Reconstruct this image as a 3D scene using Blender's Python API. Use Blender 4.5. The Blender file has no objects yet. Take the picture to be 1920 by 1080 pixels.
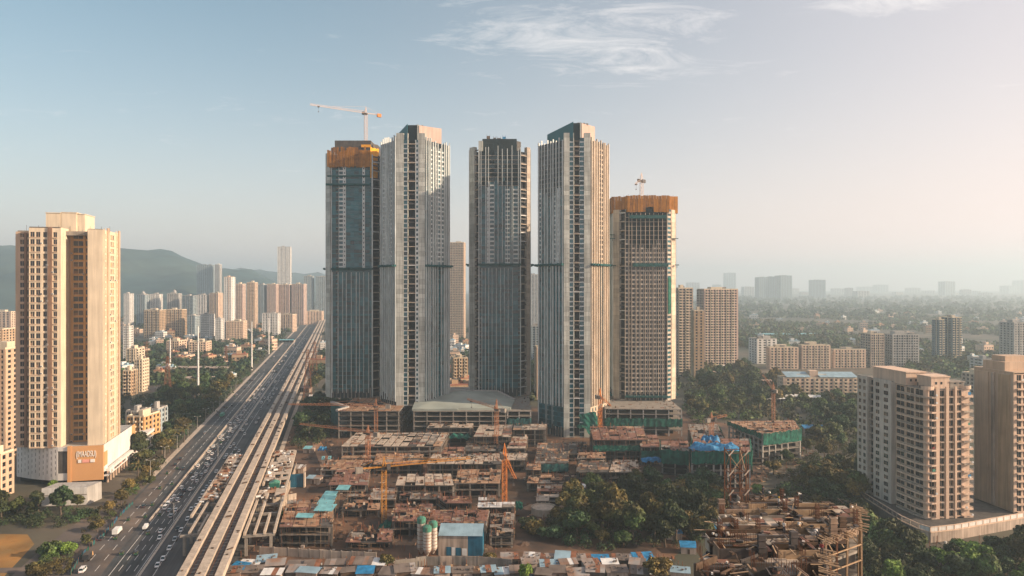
import bpy, math, random
import numpy as np
from mathutils import Vector, Matrix
R = math.radians
rnd = random.Random(7)
sc = bpy.context.scene
COL = sc.collection

# ------------------------------------------------------------------ camera, sky, sun, exposure
F, H, HY = 1350.0, 110.0, 535.0            # focal length (px of the 1920 wide photo), camera height, horizon row
cd = bpy.data.cameras.new('camera'); cam = bpy.data.objects.new('camera', cd); COL.objects.link(cam)
cam.location = (0, 0, H); cam.rotation_euler = (R(90), 0, 0)
cd.sensor_width = 36.0; cd.lens = 36.0 * F / 1920.0; cd.shift_y = -(540 - HY) / 1920.0
cd.clip_start = 0.5; cd.clip_end = 60000
sc.camera = cam

SUN_AZ, SUN_EL = R(-10), R(21)              # azimuth from +X towards +Y
sdir = Vector((math.cos(SUN_AZ) * math.cos(SUN_EL), math.sin(SUN_AZ) * math.cos(SUN_EL), math.sin(SUN_EL)))
w = bpy.data.worlds.new('World'); sc.world = w; w.use_nodes = True
nt = w.node_tree; nt.nodes.clear()
def wn(t, **k):
    n = nt.nodes.new(t)
    for a, b in k.items(): setattr(n, a, b)
    return n
wo = wn('ShaderNodeOutputWorld'); bg = wn('ShaderNodeBackground'); bg.inputs[1].default_value = 0.09
sky = wn('ShaderNodeTexSky', sky_type='NISHITA', sun_disc=False, sun_elevation=SUN_EL, sun_rotation=R(90) - SUN_AZ,
         altitude=0, air_density=1.0, dust_density=1.0, ozone_density=2.5)
# the photograph's sky is paler and more teal than a clean sky: thin milky air over all of it, plus wisps of cirrus
hsv = wn('ShaderNodeMixRGB', blend_type='MULTIPLY'); hsv.inputs[0].default_value = 1.0; hsv.inputs[2].default_value = (0.67, 1.02, 0.87, 1)
nt.links.new(sky.outputs[0], hsv.inputs[1])
geo = wn('ShaderNodeTexCoord'); sep = wn('ShaderNodeSeparateXYZ'); nt.links.new(geo.outputs['Generated'], sep.inputs[0])
def wmath(op, a, b=None, clamp=False):
    n = wn('ShaderNodeMath', operation=op, use_clamp=clamp)
    for i, v in enumerate((a, b)):
        if v is None: continue
        if isinstance(v, (int, float)): n.inputs[i].default_value = v
        else: nt.links.new(v, n.inputs[i])
    return n.outputs[0]
zc = wmath('MAXIMUM', sep.outputs[2], 0.03)
milk_f = wmath('POWER', wmath('SUBTRACT', 1.0, zc, True), 5.5)
milk_f = wmath('ADD', wmath('MULTIPLY', milk_f, 0.85), 0.05, True)
# broad pale glow of hazy air round the sun
vd = wn('ShaderNodeVectorMath', operation='DOT_PRODUCT'); vd.inputs[1].default_value = tuple(sdir); nt.links.new(geo.outputs['Generated'], vd.inputs[0])
glow = wmath('MULTIPLY', wmath('POWER', wmath('MULTIPLY', wmath('ADD', vd.outputs['Value'], 0.35), 0.74, True), 1.6), 0.8)
milk_f = wmath('ADD', milk_f, glow, True)
milk = wn('ShaderNodeMixRGB'); milk.inputs[2].default_value = (7.3, 5.35, 5.05, 1)
nt.links.new(milk_f, milk.inputs[0]); nt.links.new(hsv.outputs[0], milk.inputs[1])
# cirrus: noise on a flat layer high above (direction divided by its height)
cx = wmath('DIVIDE', sep.outputs[0], zc); cy = wmath('DIVIDE', sep.outputs[1], zc)
comb = wn('ShaderNodeCombineXYZ'); nt.links.new(cx, comb.inputs[0]); nt.links.new(cy, comb.inputs[1])
mp = wn('ShaderNodeMapping'); mp.inputs['Rotation'].default_value = (0, 0, R(-38)); mp.inputs['Scale'].default_value = (0.9, 1.5, 1); mp.inputs['Location'].default_value = (0.3, 0.2, 0)
nt.links.new(comb.outputs[0], mp.inputs[0])
n1 = wn('ShaderNodeTexNoise'); n1.inputs['Scale'].default_value = 2.2; n1.inputs['Detail'].default_value = 10; n1.inputs['Roughness'].default_value = 0.74; n1.inputs['Distortion'].default_value = 0.9
nt.links.new(mp.outputs[0], n1.inputs['Vector'])
def puff(x, y, sx, sy, k):      # a bank of cirrus centred over one spot of the layer
    a = wmath('POWER', wmath('DIVIDE', wmath('SUBTRACT', cx, x), sx), 2.0); b = wmath('POWER', wmath('DIVIDE', wmath('SUBTRACT', cy, y), sy), 2.0)
    return wmath('MULTIPLY', wmath('EXPONENT', wmath('MULTIPLY', wmath('ADD', a, b), -1.0)), k)
bank = wmath('ADD', wmath('ADD', puff(.2, 2.85, .5, .4, .22), puff(1.35, 2.45, .3, .2, .2)), wmath('ADD', puff(.6, 3.3, .4, .3, .14), puff(-1.6, 4.6, 1.3, .5, .05)))
dens = wmath('ADD', n1.outputs[0], bank)
cr = wn('ShaderNodeMapRange'); cr.inputs['From Min'].default_value = .60; cr.inputs['From Max'].default_value = .95; nt.links.new(dens, cr.inputs[0])
cf = wmath('MULTIPLY', cr.outputs[0], 0.7, True)
cl = wn('ShaderNodeMixRGB'); cl.inputs[2].default_value = (7.6, 7.1, 6.8, 1)
nt.links.new(cf, cl.inputs[0]); nt.links.new(milk.outputs[0], cl.inputs[1])
nt.links.new(cl.outputs[0], bg.inputs[0]); nt.links.new(bg.outputs[0], wo.inputs[0])

sl = bpy.data.lights.new('sun', 'SUN'); sl.energy = 5.0; sl.angle = R(0.6); sl.color = (1.0, 0.76, 0.54)
so = bpy.data.objects.new('sun', sl); COL.objects.link(so); so.location = (400, 0, 400)
so.rotation_euler = sdir.to_track_quat('Z', 'Y').to_euler()

sc.view_settings.view_transform = 'Standard'; sc.view_settings.look = 'None'
sc.view_settings.exposure = 0.88; sc.view_settings.gamma = 1.0; sc.view_settings.use_curve_mapping = False
sc.cycles.use_denoising = True
sc.cycles.max_bounces = 5; sc.cycles.diffuse_bounces = 2; sc.cycles.glossy_bounces = 2; sc.cycles.transmission_bounces = 2
sc.cycles.volume_bounces = 1; sc.cycles.transparent_max_bounces = 6
sc.cycles.sample_clamp_indirect = 6.0

# ------------------------------------------------------------------ helpers
def G(px, py, z=0.0):
    """ground (or height z) point seen at a pixel of the photograph"""
    Y = (H - z) * F / (py - HY)
    return np.array(((px - 960) * Y / F, Y))
def X_(px, Y): return (px - 960) * Y / F
def Z_(py, Y): return H - (py - HY) * Y / F

class MB:
    """collects faces; build() links them as one mesh object"""
    def __init__(s): s.v = []; s.f = []; s.m = []; s.n = 0
    def add(s, V, Fs, m=0):
        V = np.asarray(V, float).reshape(-1, 3); s.v.append(V); n = s.n
        for f in Fs: s.f.append([i + n for i in f])
        s.m += [m] * len(Fs); s.n += len(V)
    BF = [(0, 3, 2, 1), (4, 5, 6, 7), (0, 1, 5, 4), (1, 2, 6, 5), (2, 3, 7, 6), (3, 0, 4, 7)]
    def hex(s, b, t, m=0): s.add(list(b) + list(t), MB.BF, m)
    def box(s, x0, x1, y0, y1, z0, z1, m=0):
        s.add([(x0, y0, z0), (x1, y0, z0), (x1, y1, z0), (x0, y1, z0), (x0, y0, z1), (x1, y0, z1), (x1, y1, z1), (x0, y1, z1)], MB.BF, m)
    def rbox(s, cx, cy, sx, sy, z0, z1, a=0.0, m=0, tilt=0.0):
        c, k = math.cos(a), math.sin(a); P = []
        for z in (z0, z1):
            for u, v in ((-1, -1), (1, -1), (1, 1), (-1, 1)):
                x, y = u * sx / 2, v * sy / 2
                P.append((cx + c * x - k * y, cy + k * x + c * y, z + tilt * y))
        s.add(P, MB.BF, m)
    def quad(s, a, b, c, d, m=0): s.add([a, b, c, d], [(0, 1, 2, 3)], m)
    def prism(s, poly, z0, z1, m=0, mt=None):
        n = len(poly)
        V = [(p[0], p[1], z0) for p in poly] + [(p[0], p[1], z1) for p in poly]
        s.add(V, [(i, (i + 1) % n, n + (i + 1) % n, n + i) for i in range(n)] + [list(range(n - 1, -1, -1))], m)
        s.add([(p[0], p[1], z1) for p in poly], [list(range(n))], m if mt is None else mt)
    def bar(s, p, q, w, m=0, h=None):
        p = Vector(p); q = Vector(q); d = q - p
        if d.length < 1e-6: return
        d.normalize(); up = Vector((0, 0, 1)) if abs(d.z) < 0.95 else Vector((1, 0, 0))
        a = d.cross(up).normalized() * (w / 2); b = a.cross(d).normalized() * ((h or w) / 2)
        s.hex([p - a - b, p + a - b, p + a + b, p - a + b], [q - a - b, q + a - b, q + a + b, q - a + b], m)
    def cyl(s, p, q, r0, r1=None, n=10, m=0, cap=True):
        r1 = r0 if r1 is None else r1
        p = Vector(p); q = Vector(q); d = (q - p).normalized()
        up = Vector((0, 0, 1)) if abs(d.z) < 0.95 else Vector((1, 0, 0))
        a = d.cross(up).normalized(); b = d.cross(a)
        V = []
        for c, r in ((p, r0), (q, r1)):
            for i in range(n):
                t = 2 * math.pi * i / n; V.append(c + a * (r * math.cos(t)) + b * (r * math.sin(t)))
        Fs = [(i, n + i, n + (i + 1) % n, (i + 1) % n) for i in range(n)]
        if cap: Fs += [list(range(n)), list(range(2 * n - 1, n - 1, -1))]
        s.add(V, Fs, m)
    def mesh(s, name, mats):
        me = bpy.data.meshes.new(name)
        V = np.concatenate(s.v) if s.v else np.zeros((0, 3))
        me.from_pydata(V.tolist(), [], s.f)
        for m in (mats if isinstance(mats, (list, tuple)) else [mats]): me.materials.append(MAT(m))
        if any(s.m): me.polygons.foreach_set('material_index', s.m)
        me.update()
        return me
    def build(s, name, mats, parent=None, **tags):
        return obj(name, s.mesh(name, mats), parent, **tags)

def tag(o, label=None, cat=None, group=None, kind=None):
    for k, v in (('label', label), ('category', cat), ('group', group), ('kind', kind)):
        if v: o[k] = v
    return o
def obj(name, me, parent=None, loc=None, rz=None, scale=None, label=None, cat=None, group=None, kind=None):
    o = bpy.data.objects.new(name, me); COL.objects.link(o)
    if parent is not None: o.parent = parent
    if loc is not None: o.location = loc
    if rz is not None: o.rotation_euler = (0, 0, rz)
    if scale is not None: o.scale = scale
    return tag(o, label, cat, group, kind)
def thing(name, label, cat, loc=(0, 0, 0), rz=0.0, group=None):
    o = bpy.data.objects.new(name, None); COL.objects.link(o); o.location = loc; o.rotation_euler = (0, 0, rz); o.empty_display_size = 0.5
    return tag(o, label, cat, group)
def copy_tree(o, parent=None):
    c = o.copy(); COL.objects.link(c); c.parent = parent
    for ch in list(o.children): copy_tree(ch, c)
    return c
_ub = {}
def ubox(m):
    """shared unit box (0..1 in z, centred in x and y)"""
    if m not in _ub:
        b = MB(); b.box(-.5, .5, -.5, .5, 0, 1); _ub[m] = b.mesh('piece', m)
    return _ub[m]
def piece(name, m, parent, c, s, rz=0.0, **k): return obj(name, ubox(m), parent, loc=c, rz=rz, scale=s, **k)

# ------------------------------------------------------------------ materials
_mats = {}
SPEC = {}
def DEF(name, col, rough=0.8, var=0.18, nscale=0.35, island=0.0, streak=0.0, metal=0.0, bump=0.0, col2=None, n2scale=0.05, spec=0.3, sub=0.0, alpha=1.0, grid=None):
    SPEC[name] = dict(col=col, rough=rough, var=var, nscale=nscale, island=island, streak=streak, metal=metal, bump=bump, col2=col2, n2scale=n2scale, spec=spec, sub=sub, alpha=alpha, grid=grid)
def MAT(name):
    if name in _mats: return _mats[name]
    s = SPEC[name]; m = bpy.data.materials.new(name); m.use_nodes = True; t = m.node_tree; b = t.nodes['Principled BSDF']
    N = lambda ty: t.nodes.new(ty)
    L = t.links.new
    pos = N('ShaderNodeNewGeometry')
    base = N('ShaderNodeRGB'); base.outputs[0].default_value = (*s['col'], 1); cur = base.outputs[0]
    def noise(scale, detail=4, vec=None):
        n = N('ShaderNodeTexNoise'); n.inputs['Scale'].default_value = scale; n.inputs['Detail'].default_value = detail
        L(vec or pos.outputs['Position'], n.inputs['Vector']); return n
    def mult(cur, fac_socket, lo, hi):
        mr = N('ShaderNodeMapRange'); mr.inputs['To Min'].default_value = lo; mr.inputs['To Max'].default_value = hi
        L(fac_socket, mr.inputs[0])
        mx = N('ShaderNodeMixRGB'); mx.blend_type = 'MULTIPLY'; mx.inputs[0].default_value = 1
        L(cur, mx.inputs[1]); L(mr.outputs[0], mx.inputs[2]); return mx.outputs[0]
    if s['col2']:
        n = noise(s['n2scale'], 6); cr = N('ShaderNodeValToRGB'); cr.color_ramp.elements[0].position = .4; cr.color_ramp.elements[1].position = .6
        L(n.outputs[0], cr.inputs[0]); mx = N('ShaderNodeMixRGB'); L(cr.outputs[0], mx.inputs[0]); L(cur, mx.inputs[1]); mx.inputs[2].default_value = (*s['col2'], 1); cur = mx.outputs[0]
    if s['var']:
        n = noise(s['nscale'], 5); mr = N('ShaderNodeMapRange'); mr.inputs['From Min'].default_value = .3; mr.inputs['From Max'].default_value = .7
        L(n.outputs[0], mr.inputs[0]); cur = mult(cur, mr.outputs[0], 1 - s['var'], 1 + s['var'])
    if s['streak']:
        mp = N('ShaderNodeMapping'); mp.inputs['Scale'].default_value = (1, 1, .06); L(pos.outputs['Position'], mp.inputs[0])
        n = noise(.9, 5, mp.outputs[0]); mr = N('ShaderNodeMapRange'); mr.inputs['From Min'].default_value = .35; mr.inputs['From Max'].default_value = .65
        L(n.outputs[0], mr.inputs[0]); cur = mult(cur, mr.outputs[0], 1 - s['streak'], 1.06)
    if s['island']:
        cur = mult(cur, pos.outputs['Random Per Island'], 1 - s['island'], 1 + s['island'])
    if s['grid']:
        cur = s['grid'](t, pos, cur)
    L(cur, b.inputs['Base Color'])
    b.inputs['Roughness'].default_value = s['rough']; b.inputs['Metallic'].default_value = s['metal']
    b.inputs['Specular IOR Level'].default_value = s['spec']
    if s['sub']:
        b.inputs['Subsurface Weight'].default_value = 0
    if s['bump']:
        n = noise(s['nscale'] * 4, 4); bp = N('ShaderNodeBump'); bp.inputs['Strength'].default_value = s['bump']; bp.inputs['Distance'].default_value = .3
        L(n.outputs[0], bp.inputs['Height']); L(bp.outputs[0], b.inputs['Normal'])
    if s['alpha'] < 1: b.inputs['Alpha'].default_value = s['alpha']
    _mats[name] = m
    return m

DEF('earth', (.15, .085, .05), var=.35, nscale=.08, col2=(.06, .042, .032), n2scale=.05, bump=.3)
DEF('terrain', (.06, .062, .04), var=.3, nscale=.03, col2=(.11, .09, .065), n2scale=.008)
DEF('dry_grass', (.34, .17, .045), var=.3, nscale=.12, col2=(.2, .12, .04), n2scale=.06, bump=.4)
def tyre_tracks(t, pos, cur):
    L = t.links.new; mp = t.nodes.new('ShaderNodeMapping'); mp.vector_type = 'POINT'; mp.inputs['Rotation'].default_value = (0, 0, -math.atan(.24)); L(pos.outputs['Position'], mp.inputs[0])
    m2 = t.nodes.new('ShaderNodeMapping'); m2.inputs['Scale'].default_value = (.55, .012, 1); L(mp.outputs[0], m2.inputs[0])
    n = t.nodes.new('ShaderNodeTexNoise'); n.inputs['Scale'].default_value = 1.0; n.inputs['Detail'].default_value = 5; L(m2.outputs[0], n.inputs['Vector'])
    r_ = t.nodes.new('ShaderNodeMapRange'); r_.inputs['From Min'].default_value = .3; r_.inputs['From Max'].default_value = .7; r_.inputs['To Min'].default_value = .6; r_.inputs['To Max'].default_value = 1.55; L(n.outputs[0], r_.inputs[0])
    mx = t.nodes.new('ShaderNodeMixRGB'); mx.blend_type = 'MULTIPLY'; mx.inputs[0].default_value = 1; L(cur, mx.inputs[1]); L(r_.outputs[0], mx.inputs[2]); return mx.outputs[0]
DEF('asphalt', (.042, .047, .05), grid=tyre_tracks, var=.25, nscale=.06, col2=(.075, .072, .07), n2scale=.04, rough=.75)
DEF('dirt_road', (.15, .115, .09), var=.25, nscale=.07, col2=(.09, .08, .075), n2scale=.04)
DEF('paint_white', (.62, .6, .56), var=.2, nscale=.6)
DEF('kerb', (.5, .42, .34), var=.2, nscale=.4, streak=.2)
DEF('concrete', (.27, .24, .205), var=.22, nscale=.3, streak=.3)
DEF('concrete_pale', (.47, .39, .31), var=.16, nscale=.25, streak=.2)
DEF('concrete_dark', (.10, .09, .08), var=.3, nscale=.3, streak=.3)
DEF('concrete_green', (.36, .39, .34), var=.2, nscale=.12, col2=(.26, .29, .26), n2scale=.06)
DEF('pier_panel', (.48, .49, .44), var=.12, nscale=.2, island=.2, streak=.3, rough=.6)
DEF('pier_warm', (.44, .37, .30), var=.15, nscale=.2, island=.16, streak=.3, rough=.7)  # warm stone; on the middle tower's right pier it paints in sunlight
DEF('fin_metal', (.60, .64, .62), var=.12, nscale=.15, streak=.3, rough=.5)
DEF('fin_warm', (.60, .50, .39), var=.12, nscale=.15, streak=.3, rough=.6)  # pale fins with warm sunlight put into the colour
DEF('frame_beige', (.42, .37, .31), var=.15, nscale=.3, island=.2, streak=.25)
DEF('rust_dark', (.13, .06, .035), rough=.8, var=.3, nscale=.5, island=.3)
DEF('wall_wing', (.54, .48, .41), var=.12, nscale=.15, streak=.25)
DEF('wall_slate', (.13, .18, .20), var=.12, nscale=.1, streak=.15)
DEF('board', (.26, .185, .13), var=.3, nscale=.5, island=.35, col2=(.17, .12, .09), n2scale=.3)
DEF('clad_pale', (.24, .30, .30), var=.12, nscale=.3, island=.2, streak=.3, rough=.6)
DEF('clad_warm', (.60, .48, .36), var=.12, nscale=.3, island=.15, streak=.25, rough=.7)  # lit copy of the cladding, warm sunlight painted into its colour
DEF('frame_white', (.54, .57, .55), var=.1, nscale=.3, island=.12, rough=.55)
DEF('glass_teal', (.010, .072, .09), rough=.16, var=.3, nscale=.1, island=.7, spec=.6)
DEF('glass_dark', (.008, .028, .034), rough=.2, var=.2, nscale=.2, island=.6, spec=.5)
DEF('window_dark', (.018, .022, .026), rough=.25, var=.2, nscale=.3, island=.75, spec=.5)
DEF('window_warm', (.07, .055, .04), rough=.35, var=.3, nscale=.3, island=.8, spec=.4)
DEF('spandrel_teal', (.022, .115, .135), rough=.45, var=.2, nscale=.1, island=.35)
DEF('spandrel_brown', (.16, .12, .095), rough=.7, var=.2, nscale=.2, island=.3)
DEF('void_dark', (.012, .013, .015), rough=.9, var=.3, nscale=.4)  # near-black that paints the shade inside slots, wells and open storeys
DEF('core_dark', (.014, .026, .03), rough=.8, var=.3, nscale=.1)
DEF('net_teal', (.02, .085, .085), rough=.9, var=.4, nscale=.5)
DEF('net_green', (.012, .115, .082), rough=.85, var=.4, nscale=.35, streak=.35, bump=.5)
DEF('net_orange', (.38, .16, .025), rough=.85, var=.25, nscale=.3, streak=.3)
DEF('net_brown', (.27, .115, .025), rough=.85, var=.3, nscale=.4, streak=.35)
DEF('net_amber', (.80, .36, .02), rough=.85, var=.15, nscale=.3, island=.15)
DEF('tarp_blue', (.025, .19, .38), rough=.5, var=.35, nscale=.5, bump=.6)
DEF('sheet_cyan', (.16, .38, .41), rough=.45, var=.25, nscale=.3, island=.25)
DEF('sheet_blue', (.24, .35, .41), rough=.5, var=.2, nscale=.2, island=.15)
DEF('sheet_deep_blue', (.02, .12, .2), rough=.5, var=.25, nscale=.3, streak=.2)
DEF('sheet_grey', (.30, .28, .26), rough=.65, var=.3, nscale=.3, island=.5, col2=(.2, .12, .08), n2scale=.15)
DEF('sheet_white', (.62, .62, .6), rough=.6, var=.15, nscale=.3, island=.2)
DEF('rust', (.2, .085, .045), rough=.8, var=.3, nscale=.5, island=.3)
DEF('plywood', (.36, .235, .15), var=.3, nscale=.25, island=.35, col2=(.3, .17, .1), n2scale=.1)
DEF('plywood_red', (.21, .11, .08), var=.3, nscale=.25, island=.35)
DEF('timber', (.34, .235, .145), var=.25, nscale=1.2, island=.4)
DEF('timber_dark', (.085, .055, .036), var=.3, nscale=.8, island=.5)
DEF('steel_dark', (.07, .06, .055), rough=.6, var=.3, nscale=.6, island=.3)
DEF('crane_yellow', (.44, .2, .035), rough=.5, var=.15, nscale=.5, island=.15)
DEF('crane_orange', (.60, .20, .04), rough=.5, var=.2, nscale=.5, island=.15)
DEF('crane_rust', (.36, .16, .08), rough=.6, var=.2, nscale=.5, island=.2)
DEF('crane_pale', (.60, .47, .40), rough=.5, var=.1, nscale=.5)
DEF('wall_cream', (.64, .54, .40), var=.08, nscale=.12, streak=.12)
DEF('wall_tan', (.52, .38, .27), var=.1, nscale=.15, streak=.15)
DEF('wall_brown', (.24, .15, .10), var=.15, nscale=.2, streak=.2)
DEF('wall_orange', (.52, .31, .14), var=.1, nscale=.15, streak=.15)
DEF('wall_peach', (.64, .47, .35), var=.1, nscale=.15, streak=.18)
DEF('wall_white', (.68, .66, .62), var=.08, nscale=.1, streak=.15)
DEF('wall_grey', (.42, .40, .37), var=.12, nscale=.15, streak=.25)
DEF('wall_pink', (.50, .37, .31), var=.1, nscale=.1, streak=.15)
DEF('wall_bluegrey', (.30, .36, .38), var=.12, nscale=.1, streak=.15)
DEF('wall_ochre', (.46, .32, .2), var=.14, nscale=.15, streak=.25)
DEF('wall_dirty', (.45, .36, .29), var=.16, nscale=.2, streak=.4)
DEF('roof_dark', (.16, .13, .11), var=.3, nscale=.2)
DEF('roof_red', (.32, .13, .08), var=.2, nscale=.3)
DEF('sign_orange', (.56, .30, .13), var=.04, nscale=.1)
DEF('sign_white', (.78, .74, .68), var=.03, rough=.5)
DEF('sign_pink', (.75, .35, .28), var=.03, rough=.5)
DEF('leaf', (.07, .115, .035), rough=.65, var=.45, nscale=.12, island=.55, col2=(.075, .06, .02), n2scale=.035, spec=.2)
DEF('leaf_dark', (.04, .075, .03), rough=.65, var=.4, nscale=.12, island=.55, col2=(.045, .05, .02), n2scale=.04, spec=.2)
DEF('leaf_warm', (.16, .115, .035), rough=.65, var=.4, nscale=.15, island=.55, col2=(.06, .065, .02), n2scale=.06, spec=.2)
DEF('leaf_bright', (.12, .19, .035), rough=.65, var=.35, nscale=.15, island=.5, spec=.2)
DEF('bark', (.12, .09, .065), var=.3, nscale=1.0)
DEF('hill', (.032, .068, .07), var=.35, nscale=.008, col2=(.05, .08, .07), n2scale=.0025, bump=.6)
DEF('car_white', (.75, .74, .72), rough=.3, var=.04, spec=.5)
DEF('car_silver', (.42, .43, .44), rough=.3, var=.04, metal=.4, spec=.5)
DEF('car_dark', (.035, .036, .04), rough=.3, var=.05, spec=.5)
DEF('car_red', (.35, .03, .025), rough=.3, var=.05, spec=.5)
DEF('auto_yellow', (.60, .40, .05), rough=.5, var=.1)
DEF('auto_green', (.03, .09, .05), rough=.5, var=.1)
DEF('tyre', (.02, .02, .02), rough=.9, var=.1)
DEF('lamp_red', (.4, .02, .02), rough=.4, var=0)
DEF('lamp_clear', (.7, .7, .68), rough=.3, var=0)
DEF('skin', (.20, .11, .07), rough=.7, var=.05)
DEF('cloth_white', (.62, .58, .52), var=.1, nscale=3)
DEF('cloth_dark', (.04, .042, .055), var=.2, nscale=3)
DEF('cloth_red', (.25, .05, .05), var=.2, nscale=3)
DEF('cloth_tan', (.50, .34, .2), var=.2, nscale=3)
DEF('hair', (.015, .012, .01), var=.1)
DEF('helmet_yellow', (.7, .45, .05), rough=.4, var=.05)
DEF('silo', (.60, .55, .48), var=.15, nscale=.6, streak=.35, rough=.5)
DEF('silo_green', (.08, .26, .19), var=.2, nscale=.6, streak=.3, rough=.5)
# ------------------------------------------------------------------ the setting: ground, corridor of the highway, hills
SL = 0.24                                   # the road corridor runs x = t - SL * y
def cor(t, Y): return (t - SL * Y, Y)
def strip(t0, t1, Y0, Y1, z, mb, n=1, m=0):
    for i in range(n):
        a = Y0 + (Y1 - Y0) * i / n; b = Y0 + (Y1 - Y0) * (i + 1) / n
        mb.quad((*cor(t0, a), z), (*cor(t1, a), z), (*cor(t1, b), z), (*cor(t0, b), z), m)
def poly_sheet(name, pts, z, m, kind='structure'):
    b = MB(); b.add([(p[0], p[1], z) for p in pts], [list(range(len(pts)))]); return b.build(name, m, kind=kind)

b = MB(); n = 60
ys = np.concatenate([np.linspace(-300, 1500, 20), np.linspace(1800, 14000, 20)])
for i in range(len(ys) - 1):
    b.quad((-14000, ys[i], 0), (14000, ys[i], 0), (14000, ys[i + 1], 0), (-14000, ys[i + 1], 0))
b.build('ground', 'terrain', kind='structure')
poly_sheet('construction_ground', [(-99, 262), (10, 250), (45, 262), (92, 330), (150, 420), (190, 520), (140, 650), (-150, 660), (-172, 560), (-155, 470), (-120, 335)], .012, 'earth')
b = MB(); strip(-106, -40, 120, 2600, .02, b, 24); b.build('highway', 'asphalt', kind='structure')
poly_sheet('service_road', [cor(-124, 150), cor(-105.8, 150), cor(-105.8, 560), cor(-112, 470), cor(-117, 400), cor(-124, 300)], .016, 'dirt_road')
poly_sheet('dirt_verge', [cor(-104.5, 255), cor(-90, 255), cor(-92, 330), cor(-97, 420), cor(-104.5, 520)], .024, 'dirt_road')
poly_sheet('dry_field', [(-330, 236), (-186, 254), (-203, 306), (-214, 318), (-330, 322)], .02, 'dry_grass')
poly_sheet('dirt_track', [(-330, 268), (-184, 276), (-186, 281), (-330, 273)], .025, 'dirt_road')
b = MB()
for t in (-84.9, -81.9, -78.9, -94, -99.5):
    y = 255.0
    while y < 900:
        L = 4.5 + y * .006; strip(t - .09 - y * .0001, t + .09 + y * .0001, y, y + L, .028, b); y += 11
for t in (-87.3, -76.9, -70.5): strip(t - .12, t + .12, 255, 1500, .028, b, 8)
b.build('road_marking', 'paint_white', kind='structure')
# pavements with real kerbs
for nm, t0, t1, y0, y1 in (('median_kerb', -88.6, -87.8, 335, 2300), ('kerb', -76.3, -75.3, 240, 1900), ('pavement', -109.2, -106, 400, 1900), ('pavement', -40, -37, 400, 1900)):
    b = MB(); z = 1.0 if nm == 'median_kerb' else .14
    n = 30
    for i in range(n):
        a = y0 + (y1 - y0) * i / n; c = y0 + (y1 - y0) * (i + 1) / n - .05
        p = [cor(t0, a), cor(t1, a), cor(t1, c), cor(t0, c)]
        b.prism(p, 0.0, z)
    b.build(nm, 'kerb', kind='structure')

# hills on the left horizon
def hill(name, prof, Y, depth, seed):
    r = random.Random(seed); b = MB(); nx = 90; ny = 14
    px = np.linspace(prof[0][0], prof[-1][0], nx); zz = np.interp(px, [p[0] for p in prof], [p[1] for p in prof])
    V = []
    for j in range(ny):
        t = j / (ny - 1); prof_t = math.sin(min(1, t * 1.25) * math.pi / 2) if t < .8 else 1 - (t - .8) * 1.5
        yy = Y - depth * (1 - t)
        for i in range(nx):
            x = (px[i] - 960) * Y / F
            zt = max(0, H - (zz[i] - HY) * Y / F)
            nz = 18 * math.sin(i * .7 + j * 1.3 + seed) + 12 * math.sin(i * 1.9 - j * .8) + r.uniform(-7, 7)
            V.append((x, yy + r.uniform(-25, 25), max(-2, zt * prof_t + nz * prof_t * .8 * min(1, zt / 120))))
    b.add(V, [(j * nx + i, j * nx + i + 1, (j + 1) * nx + i + 1, (j + 1) * nx + i) for j in range(ny - 1) for i in range(nx - 1)])
    o = b.build(name, 'hill', kind='structure')
    for p in o.data.polygons: p.use_smooth = True
hill('hill', [(-700, 470), (-300, 440), (-120, 455), (0, 447), (90, 470), (160, 478), (240, 474), (300, 474), (345, 473), (400, 486), (450, 505), (520, 514), (600, 545), (640, 560)], 4300, 1900, 1)
hill('hill', [(-300, 500), (200, 505), (480, 508), (560, 512), (700, 522), (850, 545), (900, 555)], 6500, 1600, 4)
# ------------------------------------------------------------------ facades
def frame(A, B):
    A = np.array(A[:2], float); B = np.array(B[:2], float); d = B - A; Ln = float(np.hypot(*d)); u = d / Ln
    return A, u, np.array((u[1], -u[0])), Ln
def fbox(b, fr, u0, u1, n0, n1, z0, z1, m=0):
    A, u, n, L = fr
    p = [A + u * u0 + n * n1, A + u * u1 + n * n1, A + u * u1 + n * n0, A + u * u0 + n * n0]
    b.hex([(q[0], q[1], z0) for q in p], [(q[0], q[1], z1) for q in p], m)
def fquad(b, fr, u0, u1, nn, z0, z1, m=0, j=0.0):
    A, u, n, L = fr
    def P(t, z, k=0.0): q = A + u * t + n * (nn + k); return (q[0], q[1], z)
    k1, k2 = (rnd.uniform(-j, j), rnd.uniform(-j, j)) if j else (0, 0)
    b.quad(P(u0, z0, k1), P(u1, z0, k2), P(u1, z1, -k1), P(u0, z1, -k2), m)
def cols_even(L, n, frac=.55, margin=0.0):
    w = (L - 2 * margin) / n
    return [(margin + w * (i + .5 - frac / 2), margin + w * (i + .5 + frac / 2)) for i in range(n)]
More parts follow.
